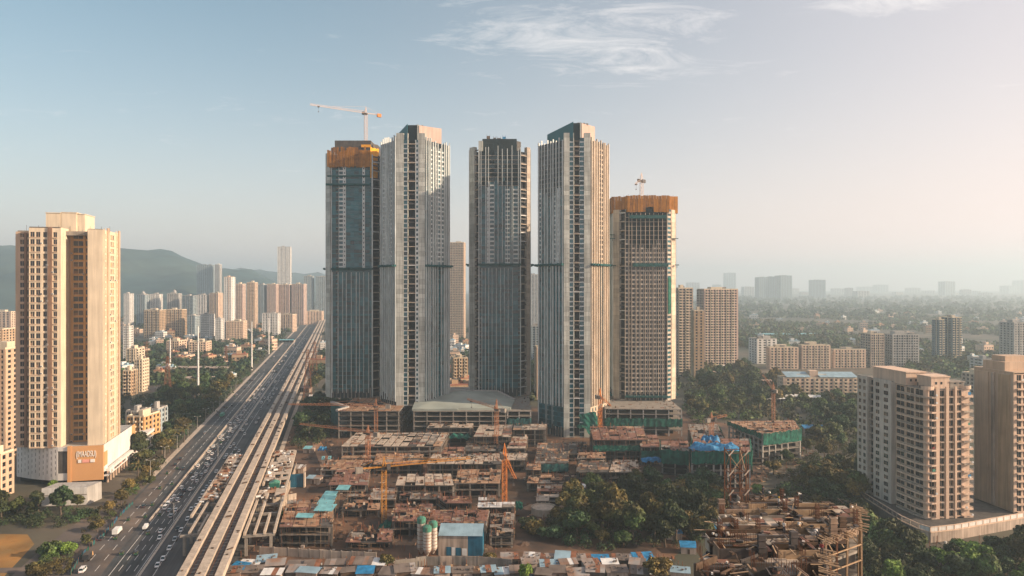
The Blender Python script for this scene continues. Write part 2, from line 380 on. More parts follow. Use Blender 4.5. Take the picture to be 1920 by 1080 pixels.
def facade(Wb, Gb, A, B, z0, nf, fh, cols, d=.35, sill=.95, head=.45, mw=0, mg=0, ms=None, ledge=0.0, win=None, rail=0.0):
    """wall with real openings: strips between the window columns, spandrels between the floors, panes set back.
    win(fr,u0,u1,z0,z1): called instead of a plain pane"""
    fr = frame(A, B); L = fr[3]; ztop = z0 + nf * fh; e = [0.0]
    for c in cols: e += [c[0], c[1]]
    e.append(L)
    for i in range(0, len(e), 2):
        if e[i + 1] - e[i] > .05: fbox(Wb, fr, e[i], e[i + 1], 0, d, z0, ztop, mw)
    for (u0, u1) in cols:
        for k in range(nf):
            zb = z0 + k * fh
            fbox(Wb, fr, u0, u1, 0, d - .05, zb - (head if k else 0), zb + sill, mw if ms is None else ms)
            if ledge: fbox(Wb, fr, u0 - .1, u1 + .1, d - .05, d + ledge, zb + sill - .15, zb + sill, mw)
            if win: win(fr, u0, u1, zb + sill, zb + fh - head)
            elif Gb is not None: fquad(Gb, fr, u0, u1, .06, zb + sill, zb + fh - head, mg, .02)
        fbox(Wb, fr, u0, u1, 0, d - .05, ztop - head, ztop, mw)
def rect(cx, cy, w_, d_, a=0.0):
    c, s = math.cos(a), math.sin(a)
    return [np.array((cx + c * x - s * y, cy + s * x + c * y)) for x, y in ((-w_ / 2, -d_ / 2), (w_ / 2, -d_ / 2), (w_ / 2, d_ / 2), (-w_ / 2, d_ / 2))]

def roof_bits(parent, poly, z, m, r, tank=True, dome=False):
    """parapet, stair head and water tank on a roof"""
    P = [np.array(p) for p in poly]; c = sum(P) / len(P); b = MB()
    for i in range(len(P)):
        q0, q1 = P[i], P[(i + 1) % len(P)]; fr = frame(q0, q1); fbox(b, fr, 0.0, fr[3] - .32, -.32, -.02, z, z + 1.1)
    b.build('parapet', m, parent)
    e = P[1] - P[0]; wd = np.hypot(*e); a = math.atan2(e[1], e[0]); dd = np.hypot(*(P[3] - P[0])) if len(P) > 3 else wd
    h = r.uniform(3, 5); b = MB(); b.rbox(c[0] + r.uniform(-.15, .15) * wd, c[1], wd * r.uniform(.22, .4), dd * r.uniform(.3, .5), z, z + h, a)
    b.build('stair_head', m, parent)
    if tank:
        b = MB(); b.rbox(c[0] + r.uniform(-.3, .3) * wd, c[1] + r.uniform(-.2, .2) * dd, wd * .14 + 1, dd * .2, z + 1.2, z + 3.2, a); b.build('water_tank', 'concrete', parent)
    if dome:
        b = MB(); b.cyl((c[0], c[1], z), (c[0], c[1], z + 6), wd * .16, n=12); rr = wd * .16
        for k in range(5):
            t0, t1 = k / 5 * math.pi / 2, (k + 1) / 5 * math.pi / 2
            b.cyl((c[0], c[1], z + 6 + rr * math.sin(t0)), (c[0], c[1], z + 6 + rr * math.sin(t1)), rr * math.cos(t0), rr * math.cos(t1) + .05, 12)
        b.cyl((c[0], c[1], z + 6 + rr), (c[0], c[1], z + 9 + rr), .5, .1, 6)
        b.build('dome', m, parent)

def block(name, label, cat, c, w_, d_, h, a, mats, nf=None, ncol=(6, 4), frac=.5, group=None, base=0.0, roof=True, dome=False, balc=False, piers=True, seed=0, win='window_dark', sill=.95, head=.5, bands=False):
    """a block of flats: walls with openings on all four sides, balconies, parapet, stair head"""
    r = random.Random(seed + int(abs(c[0]) * 7 + c[1])); t = thing(name, label, cat, (c[0], c[1], base), a, group)
    nf = nf or max(2, int(h / 3.3)); fh = h / nf; P = rect(0, 0, w_, d_); mw, m2 = mats[0], mats[1 % len(mats)]
    b = MB(); b.prism(rect(0, 0, w_ - .02, d_ - .02), 0, h); b.build('core', 'core_dark' if not bands else mw, t)
    Wb, Gb, Bb = MB(), MB(), MB()
    for s in range(4):
        A, B = P[s], P[(s + 1) % 4]; L = np.hypot(*(B - A)); n = ncol[s % 2]
        if n <= 0:
            fr = frame(A, B); fbox(Wb, fr, 0, L, 0, .3, 0, h); continue
        cs = cols_even(L, n, frac, L * .03)
        facade(Wb, Gb, A, B, 0, nf, fh, cs, .35, sill, head, ms=1 if bands else None)
        fr = frame(A, B)
        if piers and n > 2:
            for k in range(0, n + 1, 2):
                if k in (0, n): continue
                u = L * .03 + (L * .94) * k / n; fbox(Bb, fr, u - .35, u + .35, .35, .75, 0, h + .6)
        if balc and s % 2 == 0:
            for k in range(0, n, 2):
                u0, u1 = cs[k][0] - .4, cs[k][1] + .4
                for f in range(1, nf): fbox(Bb, fr, u0, u1, .35, 1.5, f * fh - .12, f * fh + .9)
    Wb.build('wall', [mw, m2], t)
    if Gb.n: Gb.build('window_pane', win, t, kind='stuff')
    if Bb.n: Bb.build('balcony' if balc else 'pilaster', m2, t, kind='stuff')
    if roof: roof_bits(t, P, h, m2, r, dome=dome)
    return t
# ------------------------------------------------------------------ the five towers under construction
FH = 3.5
def tower(name, label, z0, z1, segs, ledge_z, crown, warm=False, joint_z=None, net=None):
    """segs: list of (A, B, kind, spec); kinds face, corner, plain. Coordinates relative to the tower's foot point."""
    cx = sum(s[0][0] for s in segs) / len(segs); cy = sum(s[0][1] for s in segs) / len(segs)
    t = thing(name, label, 'tower', (cx, cy, z0)); off = np.array((cx, cy)); h = z1 - z0; nf = int(h / FH)
    segs = [(np.array(s[0]) - off, np.array(s[1]) - off) + tuple(s[2:]) for s in segs]
    poly = [s[0] for s in segs]
    c0 = sum(poly) / len(poly)
    # core drawn in by 2.4 m so that slots are real recesses
    inner = [c0 + (p - c0) * (1 - 2.6 / np.hypot(*(p - c0))) for p in poly]
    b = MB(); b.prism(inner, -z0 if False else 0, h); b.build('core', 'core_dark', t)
    lz = ledge_z - z0
    for (A, B, kind, spec) in segs:
        fr = frame(A, B); L = fr[3]
        zb = spec.get('zb', 0)
        if kind == 'plain':
            b = MB(); fbox(b, fr, 0, L, -2.6, 0, 0, h); b.build('wall', 'pier_panel', t); continue
        if kind == 'corner':
            u = 0.0; S = L / sum(x[0] for x in spec['cols'])
            for wd, k in spec['cols']:
                wd *= S
                if k == 'P':       # stone-clad pier, one panel per storey
                    b = MB(); q = zb
                    while q < h + spec.get('up', 5):
                        e = min(q + FH * 1.0, h + spec.get('up', 5)); fbox(b, fr, u + .02, u + wd - .02, -2.6, .45 + rnd.uniform(-.02, .02), q + .05, e - .05); q = e
                    o = b.build('pier', spec.get('pm', 'pier_panel'), t); fbox(bb := MB(), fr, u + .1, u + wd - .1, -2.6, .25, zb, h + spec.get('up', 5) - .2); bb.build('pier_core', 'concrete_dark', o)
                elif k == 'S':     # open slot with a slab at every second storey
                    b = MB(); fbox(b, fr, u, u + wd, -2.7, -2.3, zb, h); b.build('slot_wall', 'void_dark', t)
                    q = 0
                    while q < h:
                        p = fr[0] + fr[1] * (u + wd / 2) + fr[2] * (-1.15)
                        piece('slab', 'concrete_pale' if rnd.random() < .85 else 'sheet_white', t, (p[0], p[1], q), (wd - .06, 2.5, .55), math.atan2(fr[1][1], fr[1][0])); q += FH * 2
                    for uu in (u + .2, u + wd - .2):
                        p = fr[0] + fr[1] * uu + fr[2] * (-.6); piece('post', 'pier_panel', t, (p[0], p[1], 0), (.28, .28, h), 0)
                    b = MB(); q = 0
                    while q < h:
                        if rnd.random() < .7: fbox(b, fr, u + .1, u + wd - .1, -.4, -.3, q + .5, q + 1.6)
                        q += FH
                    b.build('guard_rail', 'steel_dark', t, kind='stuff')
                else:              # 'G' glass strip / 'W' small windows in wall
                    b = MB(); g = MB(); q = 0
                    while q < h:
                        if k == 'G':
                            fquad(g, fr, u, u + wd, -.3, q + .7, q + FH - .15, 0, .05); fbox(b, fr, u, u + wd, -.5, -.15, q - .2, q + .7)
                        else:
                            fbox(b, fr, u, u + wd, -.5, .1, q - .3, q + 1.3); fbox(b, fr, u, u + .5, -.5, .1, q + 1.3, q + FH - .3); fbox(b, fr, u + wd - .5, u + wd, -.5, .1, q + 1.3, q + FH - .3); fquad(g, fr, u + .5, u + wd - .5, -.3, q + 1.3, q + FH - .3)
                        q += FH
                    b.build('spandrel', spec.get('fm', 'frame_white'), t, kind='stuff'); g.build('glazing', 'glass_teal', t, kind='stuff')
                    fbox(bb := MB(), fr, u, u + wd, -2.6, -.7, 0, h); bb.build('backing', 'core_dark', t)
                u += wd
            continue
        # ---- a broad face: columns of glazing; framed windows above the ledge, plain glazing and long fins below
        cols = spec['cols']; S = L / sum(x[0] for x in cols); u = 0.0
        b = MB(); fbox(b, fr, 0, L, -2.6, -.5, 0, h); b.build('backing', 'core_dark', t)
        g, sp, fm, cb = MB(), MB(), MB(), MB()
        top_un = h - spec.get('raw', 0)
        for wd, k in cols:
            wd *= S
            for f in range(nf):
                q = f * FH; up = q > lz
                raw = q > top_un + rnd.uniform(-4, 4)
                if raw:
                    if rnd.random() < .5: fquad(g, fr, u, u + wd, -.4, q + .5, q + FH, 1)
                    fbox(sp, fr, u, u + wd, -.5, -.1, q - .2, q + .35, 1); continue
                if up and k == 'W':
                    fbox(fm, fr, u, u + wd, -.4, .25, q - .45, q + .75); fbox(fm, fr, u, u + .3, -.4, .25, q + .75, q + FH - .45); fbox(fm, fr, u + wd - .3, u + wd, -.4, .25, q + .75, q + FH - .45)
                    fquad(g, fr, u + .3, u + wd - .3, -.2, q + .75, q + FH - .45, 0, .04)
                elif up and k == 'w':
                    fbox(fm, fr, u, u + wd, -.4, .2, q - .9, q + 1.3); fbox(fm, fr, u, u + wd * .28, -.4, .2, q + 1.3, q + FH - .9); fbox(fm, fr, u + wd * .72, u + wd, -.4, .2, q + 1.3, q + FH - .9)
                    fquad(g, fr, u + wd * .28, u + wd * .72, -.2, q + 1.3, q + FH - .9, 1)
                elif k == 'C':     # pale cladding with a narrow slit of glass
                    fbox(cb, fr, u + .03, u + wd * .62, -.4, .12, q + .04, q + FH - .04); fbox(cb, fr, u + wd * .62, u + wd - .03, -.4, .05, q - .3, q + .6)
                    fquad(g, fr, u + wd * .62, u + wd - .03, -.2, q + .6, q + FH - .3, 0, .03)
                elif k == 'B':     # open balcony bay
                    fquad(g, fr, u, u + wd, -.45, q + .2, q + FH, 1); fbox(sp, fr, u, u + wd, -.45, .5, q - .15, q + .25, 1)
                    if rnd.random() < .8: fbox(sp, fr, u + .05, u + wd - .05, .38, .46, q + .25, q + 1.2, 0)
                else:
                    sw = rnd.uniform(.45, .75)
                    fquad(g, fr, u + .05, u + wd - .05, -.12, q + sw, q + FH - .1, 0, .06); fbox(sp, fr, u, u + wd, -.4, -.1, q - .1, q + sw, 0)
            u += wd
        g.build('glazing', ['glass_teal', 'glass_dark'] if not spec.get('brown') else ['window_dark', 'void_dark'], t, kind='stuff')
        if sp.n: sp.build('spandrel', ['spandrel_teal', 'concrete'] if not spec.get('brown') else ['spandrel_brown', 'concrete'], t, kind='stuff')
        if fm.n: fm.build('window_frame', spec.get('fm', 'frame_white'), t, kind='stuff')
        if cb.n: cb.build('cladding', spec.get('cm', 'clad_pale'), t, kind='stuff')
        # fins
        rz = math.atan2(fr[1][1], fr[1][0])
        for (fu, wd, za, zc, dp) in spec['fins']:
            p = fr[0] + fr[1] * (fu * L) + fr[2] * (dp / 2 - .1); za = lz if za == 'L' else za; zc = lz - 2 if zc == 'L' else (h + zc if zc < 20 else zc)
            piece('fin', spec.get('finm', 'fin_metal'), t, (p[0], p[1], za), (wd, dp, max(1, zc - za)), rz)
        # ledges: safety net catch decks
        for z_, m_, dp in [(lz, 'net_teal', 2.2)] + ([(joint_z - z0, 'spandrel_teal', .5)] if joint_z and not spec.get('nojoint') else []):
            b = MB(); fbox(b, fr, -.2, L + .2, -.3, dp, z_, z_ + 1.6)
            if dp > 1:
                for i in range(int(L / 2.2)): fbox(b, fr, i * 2.2 + rnd.uniform(0, 1), i * 2.2 + 2.0, dp, dp + rnd.uniform(.3, 1.6), z_ + rnd.uniform(.1, .9), z_ + rnd.uniform(1, 1.9))
            b.build('catch_deck' if dp > 1 else 'joint_band', m_, t)
        # ground-level mess: dark unfinished storeys with column ends
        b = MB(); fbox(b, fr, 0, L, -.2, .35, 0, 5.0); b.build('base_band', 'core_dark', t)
        for i in range(int(L / 3)):
            p = fr[0] + fr[1] * (1.2 + i * 3) + fr[2] * .6; piece('column', 'concrete' if rnd.random() < .6 else 'concrete_dark', t, (p[0], p[1], 0), (.6, .6, rnd.uniform(3.5, 9)), rz)
    crown(t, off, z0)
    return t

def fins_even(L_n, w_=.55, za=2.0, zc=3.0, dp=1.0, a=0.0, b_=1.0, jit=2.0): return [(a + (b_ - a) * i / (L_n - 1), w_, za, zc + rnd.uniform(0, jit), dp) for i in range(L_n)]

# flat-on towers (T1, T3, T5): broad face towards the camera, piers and slots on the flanks
def flat_poly(xl, xr, Y, dep, ch):
    # left-front corner ... counter-clockwise from above
    return [(xl + ch, Y), (xr - ch, Y), (xr, Y + ch), (xr, Y + dep - ch), (xr - ch, Y + dep), (xl + ch, Y + dep), (xl, Y + dep - ch), (xl, Y + ch)]
def seg_ring(pts, kinds): return [(pts[i], pts[(i + 1) % len(pts)], k[0], k[1]) for i, k in enumerate(kinds)]

ZP = 20.0
EVEN10 = [(1, 'G')] * 8
SIDE = ('face', dict(cols=[(1, 'G')] * 6, fins=[(i / 6, .5, 2, 2, .9) for i in range(7)]))
cornL = dict(cols=[(4.5, 'P'), (4.0, 'S')], up=2); cornR = dict(cols=[(5.0, 'S'), (4.5, 'P')], up=2)

# ---- tower 1: dark glass, orange screens round the top, crane above
def crown1(t, off, z0):
    Yf = T1['Y']; b = MB(); Wt = []
    def loc(p): return np.array(p) - off
    xl, xr = X_(614, Yf), X_(702, Yf)
    zs0, zs1 = Z_(313, Yf) - z0, Z_(277, Yf) - z0
    n = 22; fr = frame(loc((xl, Yf - 1.2)), loc((X_(694, Yf), Yf - 1.2))); w1 = fr[3] / n
    for i in range(n):
        b = MB(); k = rnd.uniform(-.15, .15); fbox(b, fr, i * w1 + .09, (i + 1) * w1 - .09, -.15 + k, .15 + k, zs0 + rnd.uniform(-.8, .4), zs1 + rnd.choice((0, 0, .6, -2.2, -3)) + rnd.uniform(-.3, .3)); b.build('screen_panel', 'net_orange' if rnd.random() < .6 else 'net_brown', t)
    fr2 = frame(loc((X_(695, Yf), Yf - 1.2)), loc((X_(700, Yf) + 3, Yf + 7)))
    for i in range(5):
        b = MB(); fbox(b, fr2, i * fr2[3] / 5, (i + 1) * fr2[3] / 5 - .05, -.15, .15, zs0 - 9 + rnd.uniform(-.5, .5), zs1 + rnd.uniform(-.5, .5)); b.build('screen_panel', 'net_amber', t)
    # brackets
    b = MB(); fbox(b, fr, 0, fr[3], -.9, -.3, zs0 - 8.0, zs0 - 6.8); fbox(b, fr, -.8, fr[3], -1, 1.3, zs0 - 15, zs0 - 13.6); b.build('catch_deck', 'net_teal', t)
    b = MB(); b.prism([loc(p) for p in ((X_(626, Yf), Yf + 3), (X_(694, Yf), Yf + 3), (X_(694, Yf), Yf + 26), (X_(626, Yf), Yf + 26))], zs1 - 3, Z_(262, Yf) - z0); b.build('crown_wall', 'concrete_dark', t)
    b = MB(); b.prism([loc(p) for p in ((X_(696, Yf), Yf + 6), (X_(704, Yf), Yf + 10), (X_(704, Yf), Yf + 26), (X_(696, Yf), Yf + 26))], zs1 - 8, Z_(267, Yf) - z0); b.build('crown_wall', 'concrete_dark', t)
    b = MB(); fr3 = frame(loc((X_(676, Yf), Yf + 2.6)), loc((X_(694, Yf), Yf + 2.6))); fbox(b, fr3, 0, fr3[3], 0, .3, Z_(275, Yf) - z0, Z_(270, Yf) - z0); b.build('screen_panel', 'net_amber', t)
T1 = dict(Y=578.0); Yf = 578.0
face1 = dict(cols=[(1.5, 'G'), (1, 'B'), (1.6, 'W'), (.9, 'w'), (1.6, 'G'), (1.3, 'G'), (1.6, 'G'), (1.3, 'G'), (.9, 'w'), (1.6, 'G'), (1.2, 'G')], raw=8,
    fins=[(u, .42, 4, 'L', .8) for u in (.02, .16, .27, .36, .48, .6, .68, .78, .9)] + [(.99, .9, 0, 0, 1.2), (.0, .5, 0, 0, 1.0)])
tower('unfinished_tower', 'dark glass tower with orange screens round its top under the tower crane', ZP - .2, Z_(290, Yf),
    seg_ring(flat_poly(X_(609, Yf), X_(712, Yf), Yf, 44, 5.5), [('face', face1), ('corner', dict(cols=[(6, 'S'), (.8, 'P')], up=0)), SIDE, ('corner', cornR), SIDE, ('corner', cornR), SIDE, ('corner', dict(cols=[(5.5, 'P'), (1.4, 'S')], up=2, pm='pier_panel'))]), Z_(506, Yf), crown1, joint_z=Z_(592, Yf))

# ---- tower 3: flat face with framed windows and fins
def crown3(t, off, z0):
    Yf = 587.0
    def loc(p): return np.array(p) - off
    b = MB(); b.prism([loc(p) for p in ((X_(904, Yf), Yf + 5), (X_(969, Yf), Yf + 5), (X_(969, Yf), Yf + 30), (X_(904, Yf), Yf + 30))], Z_(300, Yf) - z0, Z_(258, Yf) - z0); b.build('crown_wall', 'core_dark', t)
    b = MB(); b.prism([loc(p) for p in ((X_(897, Yf), Yf + 2), (X_(905, Yf), Yf + 2), (X_(905, Yf), Yf + 20), (X_(897, Yf), Yf + 20))], Z_(300, Yf) - z0, Z_(263, Yf) - z0); b.build('crown_wall', 'pier_panel', t)
    b = MB(); b.prism([loc(p) for p in ((X_(969, Yf) + .1, Yf + 5), (X_(977, Yf), Yf + 9), (X_(977, Yf), Yf + 28), (X_(969, Yf) + .1, Yf + 28))], Z_(300, Yf) - z0, Z_(262, Yf) - z0); b.build('crown_wall', 'concrete_dark', t)
    for px_, w_, h_, m_ in ((915, 2.5, 3.0, 'timber_dark'), (927, 2, 1.6, 'steel_dark'), (935, 3, 1.3, 'steel_dark'), (945, 2.4, 2.4, 'tarp_blue')):
        b = MB(); x, y = loc((X_(px_, Yf), Yf + 9)); b.rbox(x, y, w_, 2, Z_(258, Yf) - z0, Z_(258, Yf) - z0 + h_, .2)
        for dx in (-w_ / 2, w_ / 2): b.rbox(x + dx, y - .8, .2, .2, Z_(258, Yf) - z0, Z_(258, Yf) - z0 + h_ + 1.2)
        b.build('roof_plant', m_, t)
face3 = dict(cols=[(.8, 'B'), (1.6, 'G'), (.8, 'w'), (1.4, 'W'), (1.1, 'G'), (1.1, 'G'), (.9, 'G'), (1.5, 'W'), (.8, 'G'), (1.5, 'W'), (.8, 'B')], raw=26,
    fins=[(u, .42, 3, 'L', .9) for u in (.08, .16, .24, .32, .42, .52, .61, .7, .8)] + [(u, .5, 'L', 2 + rnd.uniform(-1, 3), .9) for u in (.06, .17, .235, .46, .56, .68, .79, .94)] + [(.99, .8, 0, 3, 1.1), (.01, .8, 0, 3, 1.1)])
Yf = 587.0
tower('unfinished_tower', 'dark green glass tower with pale piers, middle one of the five', ZP - .2, Z_(283, Yf),
    seg_ring(flat_poly(X_(880, Yf), X_(994, Yf), Yf, 46, 7.5), [('face', face3), ('corner', dict(cols=[(6.2, 'S'), (3.6, 'P')], up=4, pm='pier_warm')), SIDE, ('corner', cornR), SIDE, ('corner', cornR), SIDE, ('corner', dict(cols=[(4.8, 'P'), (4.0, 'S')], up=4))]), Z_(498, Yf), crown3, joint_z=Z_(592, Yf))  # right pier gets a warmer copy of the stone, sunlight painted in

# ---- tower 5: shorter, brown, orange screens round the top
def crown5(t, off, z0):
    Yf = 565.0
    def loc(p): return np.array(p) - off
    zs0, zs1 = Z_(398, Yf) - z0, Z_(367, Yf) - z0
    ring = [loc(p) for p in ((X_(1150, Yf), Yf + 8), (X_(1172, Yf), Yf + 6), (X_(1176, Yf), Yf - 1.5), (X_(1254, Yf), Yf - 1.5), (X_(1258, Yf), Yf + 6), (X_(1275, Yf), Yf + 8), (X_(1275, Yf), Yf + 34), (X_(1150, Yf), Yf + 34))]
    for i in range(len(ring)):
        fr = frame(ring[i], ring[(i + 1) % len(ring)]); n = max(1, int(fr[3] / 2.0)); w1 = fr[3] / n
        for k in range(n):
            u = (k + .5) / n; lo = zs0 + (4 if (i == 2 and .42 < u < .62) else 0)
            b = MB(); j = rnd.uniform(-.08, .08); fbox(b, fr, k * w1 + .08, (k + 1) * w1 - .08, -.15 + j, .15 + j, lo + rnd.uniform(-.3, .3), zs1 + rnd.uniform(-.4, .5)); b.build('screen_panel', 'net_orange' if rnd.random() < .6 else 'net_brown', t)
    b = MB(); b.prism([loc(p) for p in ((X_(1176, Yf), Yf + 2), (X_(1254, Yf), Yf + 2), (X_(1254, Yf), Yf + 34), (X_(1176, Yf), Yf + 34))], zs0 - 4, zs1 - 2); b.build('crown_wall', 'concrete_dark', t)
    for i in range(26):
        b = MB(); x, y = loc((X_(rnd.uniform(1165, 1270), Yf), Yf + rnd.uniform(4, 28))); b.rbox(x, y, .2, .2, zs1 - 3, zs1 + rnd.uniform(.6, 2.0)); b.build('rebar', 'rust', t)
    for z_, xa, xb in ((Z_(410, Yf), 1180, 1248), (Z_(500, Yf), 1186, 1252)):
        b = MB(); fr = frame(loc((X_(xa, Yf), Yf - .3)), loc((X_(xb, Yf), Yf - .3))); fbox(b, fr, 0, fr[3], 0, 2.5, z_ - z0, z_ - z0 + 2.6); b.build('catch_deck', 'net_teal', t)
    for px_, py_, w_ in ((1268, 447, 5), (1149, 440, 4), (1150, 447, 4), (1152, 498, 4), (1272, 497, 3)):
        b = MB(); x, y = loc((X_(px_, Yf), Yf + 5)); b.rbox(x, y, w_, 2.5, Z_(py_, Yf) - z0, Z_(py_, Yf) - z0 + .5, 0, tilt=.1); b.rbox(x, y, .3, .3, Z_(py_, Yf) - z0 - 2, Z_(py_, Yf) - z0); b.build('loading_deck', 'net_teal', t)
    b = MB(); fr = frame(loc((X_(1252, Yf), Yf - .2)), loc((X_(1259, Yf), Yf + 3))); fbox(b, fr, 0, fr[3], .2, .6, Z_(588, Yf) - z0, Z_(520, Yf) - z0); b.build('safety_net', 'net_green', t)
Yf = 565.0
face5 = dict(brown=True, nojoint=True, fm='frame_beige', cols=[(.9, 'W'), (.7, 'B'), (1.2, 'W'), (1.1, 'W'), (1.2, 'W'), (1.1, 'W'), (1.2, 'W'), (1.1, 'W'), (1.2, 'W'), (1, 'W'), (.8, 'G')], raw=30, finm='pier_warm',
    fins=[(u, .45, 0, -3, .7) for u in (.0, .09, .16, .27, .37, .48, .58, .68, .79, .89, 1.0)])
tower('unfinished_tower', 'shorter brown concrete tower with an orange screened top, rightmost of the five', ZP - .2, Z_(392, Yf),
    seg_ring(flat_poly(X_(1153, Yf), X_(1270, Yf), Yf, 40, 8.0), [('face', face5), ('corner', dict(cols=[(5, 'W'), (5.2, 'P')], up=0, fm='frame_beige', pm='clad_warm')), SIDE, ('corner', cornR), SIDE, ('corner', cornR), SIDE, ('corner', dict(cols=[(5.5, 'P'), (5, 'S')], up=0, pm='pier_warm'))]), 0 + ZP + 2, crown5)  # right pier's colour carries painted sunlight

# ---- towers 2 and 4: a chamfered corner towards the camera
def diamond(x0, x1, Y, lw, ld, rw, rd, dl=0.0, dr=0.0):
    """chamfer x0..x1 at depth Y, left face goes back by (lw,ld), right face by (rw,rd)"""
    a, b_ = (x0, Y), (x1, Y); c = (x1 + rw, Y + rd); d = (x0 - lw, Y + ld)
    ch = (x1 - x0)
    c2 = (c[0] + dr, c[1] + ch * .8); d2 = (d[0] + dl, d[1] + ch * .8)
    e = (x1 + 2, max(c2[1], d2[1]) + 16); f = (x0 - 2, max(c2[1], d2[1]) + 16)
    return [a, b_, c, c2, e, f, d2, d]
def crown24(pxs, Yc, tops):
    def fn(t, off, z0):
        def loc(p): return np.array(p) - off
        x0, x1, x2 = [X_(p, Yc) for p in pxs]
        b = MB(); zt = Z_(tops[1], Yc) - z0; zl = Z_(tops[0], Yc) - z0; zbm = zt - 22
        # left wall: dark, its top slopes up towards the corner
        b.add([(*loc((x0, Yc + 14)), zbm), (*loc((x1, Yc)), zbm), (*loc((x1, Yc + 2)), zbm), (*loc((x0, Yc + 16)), zbm), (*loc((x0, Yc + 14)), zl), (*loc((x1, Yc)), zt), (*loc((x1, Yc + 2)), zt), (*loc((x0, Yc + 16)), zl)], MB.BF)
        b.build('crown_wall', 'spandrel_teal', t)
        b = MB(); fr = frame(loc((x1 + .1, Yc)), loc((x1 + (x2 - x1) * .34, Yc))); fbox(b, fr, 0, fr[3], -4, -1.2, zbm, zt - .8); b.build('crown_wall', 'core_dark', t)
        b = MB(); fbox(b, fr, fr[3] - 1, fr[3], -4, .4, zbm, zt - .6); b.build('pier', 'pier_panel', t)
        b = MB(); b.prism([loc(p) for p in ((x1 + (x2 - x1) * .36, Yc), (x2, Yc + 12), (x2 - 3, Yc + 26), (x1 + (x2 - x1) * .36, Yc + 20))], zbm, zt - 1.2); b.build('crown_wall', 'wall_pink', t)
        b = MB()
        for i in range(5): x, y = loc((x1 + 2 + i * 2.2, Yc + 5)); b.rbox(x, y, 1.6, 1, zt - 1.5, zt + rnd.uniform(-.3, .6))
        b.build('roof_plant', 'concrete', t, kind='stuff')
    return fn
Yf = 540.0
chA = [(14, 'P'), (7, 'G'), (1.2, 'P'), (14, 'S'), (6, 'W'), (12, 'P')]
ptsA = diamond(X_(743, Yf), X_(797, Yf), Yf, 14.2, 17, 15.8, 23, -2.5, -1.3)
faceL2 = dict(cols=[(1, 'G'), (1.1, 'W'), (.8, 'w'), (1, 'C'), (1, 'W'), (1, 'G'), (.9, 'w')], fins=[(u, .6, 3, 3 + rnd.uniform(-2, 1), 1.0) for u in (.02, .14, .27, .4, .52, .64, .77, .9, .99)], raw=0)
faceR2 = dict(cols=[(.8, 'G'), (1, 'C'), (1, 'W'), (.8, 'C'), (1.3, 'W'), (1.3, 'W'), (.9, 'C'), (.8, 'G')], fins=[(u, .6, 3, 1 + rnd.uniform(-2, 2), 1.1) for u in (.03, .12, .2, .3, .4, .5, .66, .78, .86, .94, 1.0)], raw=0, finm='fin_metal')
t2 = tower('unfinished_tower', 'pale finned glass tower seen corner on, second from left of the five', ZP - .2, Z_(262, Yf),
    seg_ring(ptsA, [('corner', dict(cols=chA, up=5)), ('face', faceR2), SIDE, ('plain', {}), SIDE, ('plain', {}), SIDE, ('face', faceL2)]), Z_(500, Yf), crown24((735, 764, 825), 556, (250, 232)))
Yf = 521.0
chB = [(11, 'P'), (7, 'G'), (1.2, 'P'), (11, 'S'), (8, 'G'), (12, 'P')]
ptsB = diamond(X_(1057, Yf), X_(1107, Yf), Yf, 17.2, 21, 15.5, 22, .8, 1.8)
faceL4 = dict(cols=[(1, 'W'), (1, 'G'), (1, 'C'), (1, 'G'), (.8, 'C'), (1, 'W'), (1, 'w'), (1, 'G')], fins=[(u, .6, 22, 2 + rnd.uniform(-3, 1), 1.0) for u in (.02, .13, .25, .38, .5, .6, .72, .84, .97)], raw=40)
faceR4 = dict(cm='clad_warm', fm='clad_warm', cols=[(1, 'C'), (1, 'C'), (1, 'C'), (1.3, 'W'), (1, 'C'), (1, 'C')], fins=[(u, .75, 22, 1 + rnd.uniform(-2, 2), 1.2) for u in (.03, .15, .24, .33, .44, .56, .7, .8, .9, 1.0)], raw=0, finm='fin_warm')  # sun side: warm light painted into cladding, frames and fins
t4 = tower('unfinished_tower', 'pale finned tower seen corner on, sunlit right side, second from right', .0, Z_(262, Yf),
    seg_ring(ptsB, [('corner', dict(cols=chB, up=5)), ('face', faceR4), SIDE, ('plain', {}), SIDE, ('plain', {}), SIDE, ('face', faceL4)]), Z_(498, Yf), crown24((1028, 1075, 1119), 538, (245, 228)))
# ------------------------------------------------------------------ near blocks: windows as pieces
_wm = {}
def win_mesh(style):
    if style in _wm: return _wm[style]
    b = MB(); fm, gm = {'dark': ('wall_tan', 'window_dark'), 'warm': ('wall_cream', 'window_warm'), 'grey': ('concrete', 'window_dark'), 'amber': ('wall_tan', 'wall_orange')}[style]
    b.quad((-.5, .02, 0), (.5, .02, 0), (.5, .02, 1), (-.5, .02, 1), 1)
    for x0, x1, z0, z1 in ((-.5, -.47, 0, 1), (.47, .5, 0, 1), (-.02, .02, .03, .97), (-.47, .47, 0, .03), (-.47, .47, .97, 1)): b.box(x0, x1, -.06, .018, z0, z1, 0)
    b.box(-.45, .0, -.02, .018, .05, .5, 2) if style == 'warm' else None
    _wm[style] = b.mesh('window', [fm, gm, 'wall_brown']); return _wm[style]
def win_maker(parent, styles, lim=[0]):
    def fn(fr, u0, u1, z0, z1):
        p = fr[0] + fr[1] * ((u0 + u1) / 2) + fr[2] * .1
        obj('window', win_mesh(rnd.choice(styles)), parent, loc=(p[0], p[1], z0), rz=math.atan2(fr[1][1], fr[1][0]), scale=(u1 - u0, 1, z1 - z0))
    return fn

